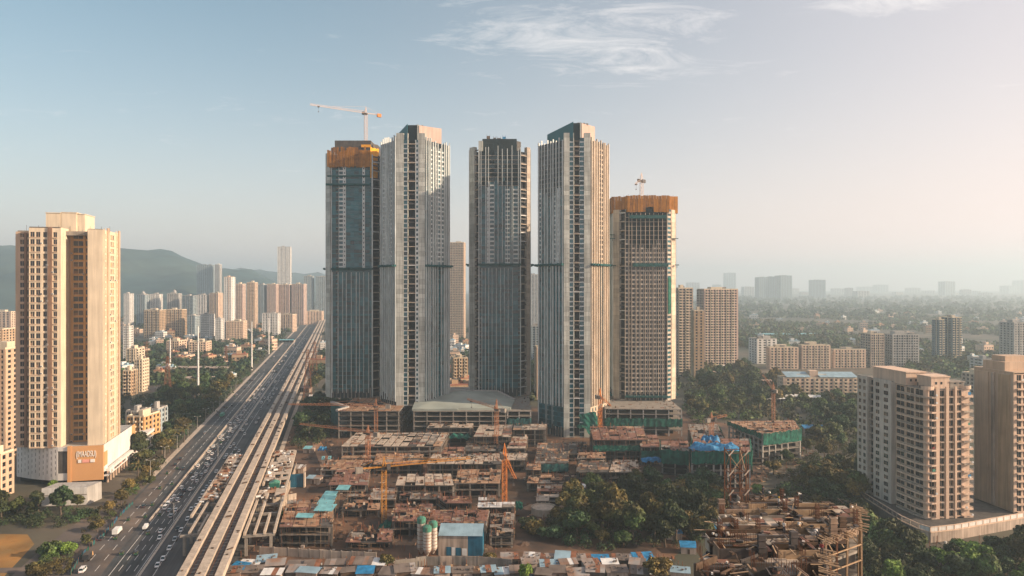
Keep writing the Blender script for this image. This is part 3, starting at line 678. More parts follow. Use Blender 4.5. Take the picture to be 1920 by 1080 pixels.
def left_tower():
    C = (-226.7, 400.0); a = math.atan(SL); ca, sa = math.cos(a), math.sin(a)
    t = thing('apartment_tower', 'tall cream and brown apartment tower on a round white podium', 'tower', (C[0], C[1], 0), a)
    def lx(px, v):
        k = (px - 960) / F; return (k * (C[1] + ca * v) - C[0] + sa * v) / (ca - sa * k)
    z0, nf = 21.0, 30; 
    def vol(name, x0, x1, v0, v1, zt, m):
        b = MB(); b.box(x0, x1, v0, v1, z0, zt); return b.build(name, m, t)
    vA, vB = 1.0, 3.0; xA0, xA1 = lx(55, vA), lx(113.5, vA); xB0, xB1 = lx(165, vB), lx(192.5, vB)
    zA, zB = 141.4, 141.0; fh = (139.5 - z0) / nf
    vol('core', xA0 + .1, xA1 - .1, vA + .01, 30, zA - .5, 'core_dark'); vol('core', xB0 + .1, xB1 - .1, vB + .01, vB + 29, zB - .5, 'core_dark')
    vol('core', xA1 - .2, xB0 + .2, 14.01, 30.0, zA - 3, 'core_dark'); vR = 14.0
    W = MB(); wm = win_maker(t, ['dark', 'dark', 'dark', 'warm', 'grey'])
    # A front, left to right: pair of windows, single, brown strip, single
    LA = xA1 - xA0; s = LA / 58.5
    facade(W, None, (xA0, vA), (xA1, vA), z0, nf, fh, [(1.8 * s, 10.3 * s), (12.6 * s, 21 * s), (26 * s, 33.4 * s), (45 * s, 52.5 * s)], .5, .8, .35, win=wm)
    b = MB(); fr = frame((xA0, vA), (xA1, vA)); fbox(b, fr, 35.6 * s, 43.6 * s, .5, 1.2, z0, zA + .4); b.build('brown_strip', 'wall_brown', t)
    b = MB()
    for k in range(nf): fbox(b, fr, .6 * s, 22.5 * s, .5, .75, z0 + k * fh + .35, z0 + k * fh + .75); fbox(b, fr, 44 * s, 53.5 * s, .5, 1.0, z0 + k * fh + .4, z0 + k * fh + .72)
    b.build('ledge', 'wall_tan', t, kind='stuff')
    fbox(W, fr, 0, LA, 0, .45, z0 + nf * fh, zA)
    # A right side: blank sunlit wall
    b = MB(); fr = frame((xA1, vA - .49), (xA1, vR)); fbox(b, fr, 0, fr[3], -.3, .35, z0, zA + .3); b.build('blank_wall', 'wall_cream', t)
    # recess between A and B, ochre with dark windows
    Wr = MB(); Lr = xB0 - xA1
    facade(Wr, None, (xA1 + .36, vR), (xB0, vR), z0, nf, fh, [(Lr * .14, Lr * .54), (Lr * .63, Lr * .92)], .45, .8, .3, win=win_maker(t, ['dark', 'dark', 'warm', 'dark']), ledge=.5)
    Wr.build('recess_wall', 'wall_orange', t)
    b = MB(); b.box(xB0 - .3, xB0, vB, vR - .46, z0, zB); b.build('blank_wall', 'wall_tan', t)
    # B front: blank; B right side: window strips
    b = MB(); b.box(xB0, xB1 + .3, vB - .5, vB, z0, zB + .2); b.build('blank_wall', 'wall_cream', t)
    dB = 29.0
    facade(W, None, (xB1, vB), (xB1, vB + dB), z0, nf, fh, [(3.2, 4.6), (12.5, 15.5), (16.3, 19.3), (24, 26)], .5, 1.1, .5, win=win_maker(t, ['amber', 'warm', 'dark', 'amber']), ledge=.5)
    fr = frame((xB1, vB), (xB1, vB + dB))
    for u0, u1 in ((5.5, 8.2), (26.4, 28.6)):
        b = MB(); fbox(b, fr, u0, u1, .5, 1.3, z0, zB + 1.4); b.build('brown_strip', 'wall_tan', t)
    for u0, u1 in ((8.6, 9.1), (0, .5), (22, 22.6)):
        b = MB(); fbox(b, fr, u0, u1, .5, 1.1, z0, zB + .8); b.build('fin', 'wall_cream', t)
    fbox(W, fr, 0, dB, 0, .45, z0 + nf * fh, zB)
    for i in range(70):
        k = rnd.randrange(nf); side = rnd.random()
        if side < .45: x, y, zz = rnd.choice((xA1 + 1.5, xA1 + (xB0 - xA1) * .58, xB0 - .9)), vR - .95, z0 + k * fh + .2
        elif side < .7: x, y, zz = xA0 + rnd.choice((23.6, 34.6, 44.3)) * s, vA - .95, z0 + k * fh + 1.0
        else: x, y, zz = xB1 + .95, vB + rnd.choice((10.5, 11.4, 20.6, 23)), z0 + k * fh + .6
        b = MB(); b.box(x - .45, x + .45, y - .35, y + .35, zz, zz + .75); b.box(x - .36, x + .36, y - .38, y - .34, zz + .1, zz + .65, 1); b.build('air_conditioner', ['sheet_white', 'steel_dark'], t)
    for x in (xA1 + .8, xB0 - .35):
        b = MB(); b.cyl((x, vR - .6, z0), (x, vR - .6, 139), .14, n=6); b.build('drain_pipe', 'wall_tan', t)
    # left wing, set back
    vL = 6.0; xL0 = lx(30, vL); vol('core', xL0 + .1, xA0 + .2, vL + .01, 28, 138.3, 'core_dark')
    LL = xA0 - xL0
    Wl = MB(); facade(Wl, None, (xL0, vL), (xA0, vL), z0, nf, fh, [(LL * .25, LL * .5), (LL * .66, LL * .97)], .4, .9, .3, win=win_maker(t, ['dark', 'dark', 'grey', 'warm'])); 
    fr = frame((xL0, vL), (xA0, vL)); fbox(Wl, fr, LL * .52, LL * .64, .4, 1.1, z0, 139, 1); fbox(Wl, fr, 0, LL, -1, .35, z0 + nf * fh, 138.5, 0)
    Wl.build('wing_wall', ['wall_tan', 'wall_brown'], t)
    for xx, y0, y1 in ((xL0, vL, 28), (xA0, vA, vL - .5)):
        b = MB(); b.box(xx - .25, xx + .05, y0, y1, z0, 138.3 if xx == xL0 else zA); b.build('side_wall', 'wall_tan', t)
    b = MB(); b.box(xL0, xB1, 30.01, 30.6, z0, 139); b.build('rear_wall', 'wall_tan', t)
    W.build('wall', 'wall_cream', t)
    # roof
    b = MB(); b.box(xL0, xB1 - .4, 8, 30, 138, 140.3); b.build('roof_slab', 'concrete', t)
    x0, x1, x2 = lx(86, 12), lx(143, 12), lx(150, 12)
    for (p, q, v0, v1, zt) in ((x0, lx(113, 12), 12, 24, 150.6), (lx(114.5, 12), x1, 12.3, 24, 151), (x1 - 6, x1 + 4, 13, 30, 150.3)):
        b = MB(); b.box(p, q, v0, v1, 139, zt); b.box(p - .3, q + .3, v0 - .3, v1 + .3, zt, zt + .35); b.build('roof_tank', 'wall_cream', t)
    b = MB(); b.box(xA0, xA1, vA, vA + .3, zA, zA + .6); b.box(xB0, xB1, vB, vB + .3, zB, zB + .5)
    for i in range(9): b.rbox(xL0 + 4 + i * 5.2, 9 + (i * 7) % 5, .12, .12, 140, 143.5)
    b.build('roof_rail', 'steel_dark', t, kind='stuff')
    # podium
    arc = []
    xs0, xs1 = lx(33, 16), lx(135, 0)
    for k in range(15):
        q = k / 14; arc.append((xs0 + (xs1 - xs0) * q, 16 * (1 - math.sin(q * math.pi / 2)) ** 1.0 - 1.0))
    body = [(x, v + .3) for x, v in arc] + [(-.3, .3), (-.3, 62), (xs0, 62)]
    b = MB(); b.prism(body, 6.5, z0 - .02); b.build('podium_body', 'wall_grey', t)
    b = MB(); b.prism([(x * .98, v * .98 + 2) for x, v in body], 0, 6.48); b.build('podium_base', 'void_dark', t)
    b = MB()
    for k in range(11):
        fr = frame(arc[k], arc[k + 1]); fbox(b, fr, .0, fr[3], -.3, .1, 3.0, 21.2)
    b.build('podium_screen', 'wall_white', t)
    b = MB()
    for k in range(11):
        fr = frame(arc[k], arc[k + 1])
        for i in range(5):
            zz = 5.0 + i * 3.1 + (k % 3) * .8
            fbox(b, fr, fr[3] * .45, fr[3] * .45 + .28, .1, .14, zz, zz + 1.7)
    b.build('screen_slot', 'concrete_dark', t, kind='stuff')
    fr = frame(arc[11], arc[14]); b = MB(); fbox(b, fr, 0, fr[3], .02, .12, 19, 21.2); fbox(b, fr, 0, fr[3], .02, .12, 3, 6.8); b.build('podium_screen', 'wall_white', t)
    b = MB(); fbox(b, fr, .3, fr[3], -.1, .0, 7, 18.9); b.build('recess_panel', 'concrete_dark', t)
    b = MB(); b.box(xs1 - 1.8, xs1 - .05, -1.6, .3, 0, 21.6); b.build('sign_edge', 'sign_orange', t)
    b = MB(); b.box(xs1, -.05, -1.2, -.2, 2.4, 21.4); pn = b.build('sign_panel', 'sign_orange', t)
    cu = bpy.data.curves.new('lettering', 'FONT'); cu.body = '(IMAADSU)'; cu.size = 4.6; cu.extrude = .12; cu.align_x = 'CENTER'
    to = bpy.data.objects.new('lettering', cu); COL.objects.link(to); dg = bpy.context.evaluated_depsgraph_get(); me = bpy.data.meshes.new_from_object(to.evaluated_get(dg)); bpy.data.objects.remove(to)
    me.materials.clear(); me.materials.append(MAT('sign_white'))
    xs = [v.co.x for v in me.vertices]; k = (-.05 - xs1) * .62 / (max(xs) - min(xs))
    o = obj('lettering', me, pn, loc=((xs1 - .05) / 2 - .5, -1.36, 15.6)); o.rotation_euler = (R(90), 0, 0); o.scale = (k, 1.0, 1)
    for px0, px1_, m in ((148, 154, 'sign_white'), (156, 169, 'sign_pink'), (171, 179, 'sign_white')):
        q = (xs1 + (0 - xs1) * (px0 - 135) / 60, xs1 + (0 - xs1) * (px1_ - 135) / 60); b = MB(); b.box(q[0], q[1], -1.6, -1.25, 12.4, 14.1); b.build('small_sign', m, pn)
    # right flank: white wall, ochre end, shop front below
    b = MB(); b.box(-.05, .3, -.2, 5.5, 17.5, 21.6); b.box(-.05, .3, 5.5, 54, 8.2, 21.6); b.box(-.05, .3, -.2, 5.5, 6.5, 9.5); b.build('flank_wall', 'wall_white', t)
    b = MB(); b.box(-.05, .2, -.2, 5.5, 9.5, 17.5); b.build('flank_recess', 'sign_orange', t)
    b = MB(); b.box(-.05, .35, 54, 62, 8.2, 21.6); b.build('flank_end', 'sign_orange', t)
    b = MB(); b.box(.0, 2.4, 2, 62, 6.3, 7.6); b.box(0, 2.0, 0, 62, 3.9, 4.7); b.build('shop_canopy', 'wall_white', t)
    for i in range(12):
        piece('shop_column', 'wall_peach', t, (1.4, 2 + i * 5.2, 0), (.7, .7, 6.4))
        if i < 11:
            b = MB(); b.box(.5, .6, 2.6 + i * 5.2, 6.6 + i * 5.2, .2, 3.6); b.build('shop_window', rnd.choice(['window_dark', 'window_warm', 'window_dark']), t)
            b = MB(); b.box(2.0, 2.1, 2.8 + i * 5.2, 6.4 + i * 5.2, 4.75, 6.1); b.build('shop_sign', rnd.choice(['sign_white', 'sign_pink', 'sign_white', 'roof_dark']), t)
    # round terraces at the far end of the flank
    for k, z in enumerate((4, 8.5, 13)):
        pts = [(0, 56)] + [(7 * math.sin(q / 8 * math.pi / 2) * 1.0, 56 + 14 * (1 - math.cos(q / 8 * math.pi / 2))) for q in range(1, 9)] + [(7, 82), (0, 82)]
        b = MB(); b.prism(pts, z, z + 1.6); b.build('terrace', 'wall_white', t)
    b = MB(); b.prism([(0, 58), (4, 61), (5, 70), (5, 81), (0, 81)], 0, 13); b.build('terrace_core', 'window_warm', t)
left_tower()

def hoarding_box():
    p0, p1 = G(78, 950), G(163, 947); t = thing('site_hoarding', 'white hoarding fence in front of the round podium', 'hoarding', (p0[0], p0[1], 0))
    d = p1 - p0; n = 9
    for i in range(n):
        a = d * (i / n); c = d * ((i + 1) / n); fr = frame(a, c); b = MB(); fbox(b, fr, .03, fr[3] - .03, -.1, .1, .2, 9.0); b.build('panel', 'wall_white', t)
    fr = frame((0, 0), d); b = MB(); fbox(b, fr, 0, fr[3], .1, .2, 5.2, 5.6); fbox(b, fr, fr[3] * .46, fr[3] * .49, .1, .14, 5.8, 6.8); b.build('rail', 'concrete', t)
    b = MB(); e = np.array((1.0, 11.0)); fr = frame(d, d + e); fbox(b, fr, 0, fr[3], -.1, .1, 0, 8.6); b.build('side_panel', 'wall_grey', t)
    b = MB(); b.prism([(0, .3), d + (0, .3), d + e, e], 8.55, 8.9); b.build('roof', 'wall_grey', t)
hoarding_box()

def right_block():
    a = R(8); t = thing('apartment_block', 'peach apartment block with rounded balconies and dark window columns', 'apartment block', (187.5, 325, 5), a); t.scale = (.83, .93, .97)
    nf, fh = 17, 3.5; h = nf * fh; w_, d_ = 25.0, 52.0
    b = MB(); b.box(.1, w_ - .1, .1, d_ - .1, 0, h); b.build('core', 'core_dark', t)
    W = MB(); wm = win_maker(t, ['grey', 'dark', 'dark', 'warm'])
    # front face (-y)
    cols = [(.8, 3.9), (6.7, 9.8), (12.2, 15.3), (17.0, 20.2)]
    facade(W, None, (0, 0), (w_, 0), 0, nf, fh, cols, .4, .45, .3, win=wm)
    fr = frame((0, 0), (w_, 0))
    for u0, u1 in ((4.2, 6.4), (10.2, 12.0), (15.6, 16.8)):
        b = MB(); fbox(b, fr, u0, u1, .4, 1.2, -1, h + 1.5); b.build('pilaster', 'wall_peach', t)
    # left face (-x), from the back to the front corner
    facade(W, None, (0, d_), (0, 0), 0, nf, fh, [(2, 4.8), (8.8, 13), (29.8, 36), (37.4, 43), (44, 49.5)], .4, .45, .35, win=wm)
    for (y0, y1, m, cs) in ((42.5, 51, 'wall_wing', [(1.2, 3.4), (5.2, 7.4)]), (22.8, 37, 'wall_wing', [(1.8, 5.0), (8.4, 12.0)])):   # two projecting wings
        b = MB(); b.box(-3.0, -.42, y0 + .1, y1 - .1, 0, h + 1); b.build('wing_core', 'core_dark', t)
        Wb = MB(); facade(Wb, None, (-3, y1), (-3, y0), 0, nf, fh, cs, .3, .9, .5, win=wm)
        fbox(Wb, frame((-3, y0), (0, y0)), 0, 2.6, -.1, .25, 0, h + 1); fbox(Wb, frame((0, y1), (-3, y1)), .4, 3, -.1, .25, 0, h + 1); fbox(Wb, frame((-3, y1), (-3, y0)), 0, y1 - y0, -.2, .3, h, h + 1.4)
        Wb.build('wing_wall', m, t)
    W.build('wall', 'wall_peach', t)
    # balconies: recess bands on the left face, rounded ones at the front corner, boxes at the right end
    for f in range(nf):
        z = f * fh
        b = MB(); b.box(-2.0, -.42, 37.3, 42.2, z - .1, z + .6); b.build('balcony', 'wall_dirty', t)
        pts = [(-.45, 20.5), (-2.6, 19.5)] + [(-3.4 + .0 * q, 18 - q * 3.2) for q in range(5)] + [(-3.0, 1.5), (-1.8, -1.4), (.6, -2.4), (3.8, -2.2), (4.0, -.42), (-.45, -.42)]
        b = MB(); b.prism(pts[::1][::-1] if False else pts, z - .15, z + .12)
        for i in range(len(pts) - 3):
            fr = frame(pts[i], pts[i + 1])
            if 1 <= i: fbox(b, fr, 0, fr[3], -.2, -.02, z + .12, z + .62)
        b.build('balcony', 'wall_peach' if f % 4 else 'wall_dirty', t)
        b = MB(); b.box(20.4, 25.9, -2.0, -.42, z - .12, z + .6); b.build('balcony', rnd.choice(['wall_peach', 'wall_peach', 'wall_dirty', 'concrete_pale']), t)
        b = MB(); b.box(25.42, 27.4, -.4, 6, z - .12, z + .9); b.build('balcony', 'wall_dirty', t)
        
        for sx0, sx1 in ((7.0, 9.2), (12.2, 15.0)):
            b = MB(); b.box(sx0, sx1, -1.1, -.42, z - .1, z + .35); b.build('sill', 'wall_dirty', t)
        if rnd.random() < .6:
            b = MB(); x = rnd.choice((1.5, 3, 21, 23, 24.5)); b.box(x, x + .9, -2.7, -2.1, z + .9, z + 1.7); b.build('air_conditioner', 'sheet_white', t)
        if rnd.random() < .5:
            b = MB(); x = rnd.choice((1.2, 21, 22.8)); b.box(x, x + rnd.uniform(.8, 2), -2.15 if x < 5 else -1.9, -2.05 if x < 5 else -1.85, z + 1.0, z + rnd.uniform(1.8, 2.6)); b.build('laundry', rnd.choice(['cloth_white', 'tarp_blue', 'cloth_tan', 'cloth_red', 'silo_green']), t)
    # roof
    b = MB(); b.box(-.3, w_ + .3, -.3, d_, h, h + .4); b.build('roof_slab', 'concrete', t)
    for (x0, x1, y0, y1, zt, m) in ((4, 15, 2, 12, 5.5, 'wall_peach'), (-1, 11, 14, 40, 6.4, 'wall_peach'), (13, 24, 14, 30, 4.6, 'wall_dirty'), (15.5, 24, 2, 9, 3.0, 'concrete')):
        b = MB(); b.box(x0, x1, y0, y1, h + .4, h + zt)
        b.box(x0 - .4, x1 + .4, y0 - .4, y1 + .4, h + zt, h + zt + .5); rb = b.build('penthouse', m, t)
        b = MB()
        for i in range(2): b.box(x0 + 2.4 + i * 3.2, x0 + 3.6 + i * 3.2, y0 - .06, y0 - .01, h + 2.2, h + 3.4)
        b.build('window', 'window_dark', rb)
    for (x0, x1) in ((-3.2, 4), (20, 26.5)):
        b = MB(); n = 8
        for i in range(n):
            q0, q1 = math.pi * i / n, math.pi * (i + 1) / n; cx = (x0 + x1) / 2; r = (x1 - x0) / 2
            p = (cx - r * math.cos(q0), 1 - r * .8 * math.sin(q0)); q = (cx - r * math.cos(q1), 1 - r * .8 * math.sin(q1)); fbox(b, frame(p, q), 0, np.hypot(q[0] - p[0], q[1] - p[1]), -.25, 0, h + .2, h + 1.8)
        b.build('round_parapet', 'wall_peach', t)
    b = MB()
    for i in range(12): x, y = rnd.uniform(0, 24), rnd.uniform(2, 45); b.rbox(x, y, rnd.uniform(.6, 2.4), rnd.uniform(.6, 2), h + .4, h + rnd.uniform(1.2, 2.6), rnd.uniform(0, 1))
    for i in range(6): b.bar((16 + i, 20, h + 4.6), (17 + i, 24, h + 7.2), .15)
    b.build('roof_clutter', 'roof_dark', t, kind='stuff')
    for i in range(6): piece('stilt', 'wall_dirty', t, (2 + i * 4.2, .8, -5), (.9, .9, 4.98))
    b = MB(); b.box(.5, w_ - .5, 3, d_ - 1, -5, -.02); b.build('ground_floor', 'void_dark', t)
right_block()

def right_block2():
    t = thing('apartment_block', 'tan apartment block with a blank ribbed side wall at the right edge', 'apartment block', (232, 333, 5), R(8))
    nf, fh = 18, 3.55; h = nf * fh; b = MB(); b.box(.1, 34, .1, 23, 0, h); b.build('core', 'core_dark', t)
    W = MB(); facade(W, None, (0, 0), (34, 0), 0, nf, fh, [(1.2, 3.6), (4.6, 6.2), (8, 10.4), (12, 14.4), (16, 18.4), (20, 22.4), (24, 26.4)], .4, .5, .35, win=win_maker(t, ['dark', 'grey', 'dark'])); W.build('wall', 'wall_peach', t)
    b = MB(); b.box(-.4, .08, -.4, 23, 0, h + .5); b.build('blank_wall', 'wall_tan', t)
    for y0, y1, m, p in ((1.5, 8, 'wall_ochre', .5), (10.2, 11.6, 'wall_dirty', .9), (14, 21.5, 'wall_tan', .6)):
        b = MB(); b.box(-.4 - p, -.42, y0, y1, .5, h - .5); b.build('wall_rib', m, t)
    for f in range(nf):
        z = f * fh
        for x in (.9, 7.6, 15.6, 23.4):
            b = MB(); b.box(x, x + 5.6, -1.5, -.42, z - .12, z + .5); b.build('balcony', rnd.choice(['wall_peach', 'wall_dirty', 'wall_peach']), t)
        if rnd.random() < .7:
            b = MB(); x = rnd.uniform(1, 9); b.box(x, x + 1.4, -1.62, -1.52, z + .5, z + 1.5); b.build('laundry', rnd.choice(['cloth_white', 'cloth_tan', 'tarp_blue', 'sheet_grey']), t)
    b = MB(); b.box(-.6, 34.4, -.6, 23.4, h + .5, h + 1.0); b.build('roof_slab', 'wall_tan', t)
    b = MB(); b.box(0, 30, 5, 18, h + 1, h + 5.0); b.build('penthouse', 'wall_tan', t); b = MB(); b.box(3, 16, 8, 16, h + 5, h + 7.5); b.build('penthouse', 'wall_tan', t)
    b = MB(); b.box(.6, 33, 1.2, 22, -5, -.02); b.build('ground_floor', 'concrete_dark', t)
    for i in range(5): piece('stilt', 'wall_dirty', t, (1 + i * 5, .5, -5), (1.2, 1.2, 4.98))
right_block2()

def boundary():
    pts = [G(1606, 912, 4), G(1622, 935, 4), G(1690, 978, 4), G(1722, 993, 4), G(1745, 1000, 4), G(1790, 995, 4), G(1920, 972, 4), G(2050, 950, 4)]
    t = thing('boundary_wall', 'curved boundary wall with white panels below the two right blocks', 'wall', (pts[0][0], pts[0][1], 0)); o = pts[0]
    pts = [p - o for p in pts]
    pl = [tuple(p + (0, .5)) for p in pts] + [(100, 40), (3, 22)]
    b = MB(); b.prism(pl, 0, 4.6); b.build('raised_court', 'concrete_dark', t)
    for i in range(len(pts) - 1):
        fr = frame(pts[i], pts[i + 1]); b = MB(); fbox(b, fr, 0, fr[3], -.3, .1, 0, 4.2); b.build('wall_run', 'concrete_dark' if i < 3 else 'wall_dirty', t)
        b = MB(); fbox(b, fr, 0, fr[3], -.4, .3, 4.2, 4.6); fbox(b, fr, 0, fr[3], -.35, .05, 6.4, 6.7); b.build('coping', 'wall_peach', t)
        n = max(1, int(fr[3] / 4.2)); w_ = fr[3] / n
        for k in range(n):
            if i >= 3: 
                b = MB(); fbox(b, fr, k * w_ + .35, (k + 1) * w_ - .35, -.2, -.05, 4.7, 6.35); b.build('panel', 'wall_white', t)
            p = fr[0] + fr[1] * (k * w_) - fr[2] * .13; piece('post', 'wall_peach' if i >= 3 else 'concrete', t, (p[0], p[1], 4.6), (.5, .4, 1.8), math.atan2(fr[1][1], fr[1][0]))
boundary()
# ------------------------------------------------------------------ blocks of flats in the middle distance and on the skyline
def pxblock(label, x0, x1, ytop, ybase, mats, Y=None, name='apartment_block', cat='apartment block', depth=None, a=None, **k):
    Y = Y or H * F / (ybase - HY); s = Y / F; wv = (x1 - x0) * s; a = R(rnd.uniform(-4, 8)) if a is None else a
    d_ = depth or max(14, min(wv, 26)); cx = X_((x0 + x1) / 2, Y); h = Z_(ytop, Y)
    # visible width = w cos a + d sin a (seen side)
    ang = abs(a) + 0; wd = max(8, (wv - d_ * abs(math.sin(a - math.atan2(cx, Y)))) / max(.5, math.cos(a)))
    return block(name, label, cat, (cx, Y + d_ / 2), wd, d_, h, a, mats, **k)
# left of the highway
LB = 'flats left of the highway'
pxblock('tall beige tower behind the gap between two unfinished towers', 842, 871, 455, 640, ['wall_peach', 'wall_cream'], a=R(-3), ncol=(9, 7), frac=.6, sill=.9, balc=True)
pxblock('white slim tower in the gap beside the middle unfinished tower', 993, 1009, 515, 615, ['wall_white', 'wall_grey'], a=0, ncol=(5, 4), balc=True)
pxblock('cream flats seen through the gap at the foot of the towers', 1004, 1034, 652, 760, ['wall_peach', 'wall_cream'], Y=690, a=.1, ncol=(5, 4))
pxblock('ochre low flats seen between two unfinished towers behind the podium', 842, 878, 672, 745, ['wall_ochre', 'wall_cream'], Y=800, a=.2, ncol=(5, 4), balc=True)
pxblock('dark grey shed behind the podium between two towers', 990, 1012, 612, 700, ['wall_bluegrey', 'wall_grey'], Y=1000, a=0, ncol=(3, 3))
pxblock('slim white tower with a slanted top above the pale low flats', 413, 438, 520, 641, ['wall_white', 'wall_peach'], a=R(6), ncol=(3, 2), frac=.35)
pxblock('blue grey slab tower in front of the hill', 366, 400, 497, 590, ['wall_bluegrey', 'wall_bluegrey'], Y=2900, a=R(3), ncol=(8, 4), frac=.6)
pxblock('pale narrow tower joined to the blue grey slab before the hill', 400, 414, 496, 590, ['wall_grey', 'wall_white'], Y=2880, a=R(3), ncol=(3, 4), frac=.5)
pxblock('tallest pale tower on the left skyline, left of the dark glass tower', 517, 546, 463, 575, ['wall_white', 'wall_grey'], Y=2700, a=R(9), ncol=(6, 5), frac=.5)
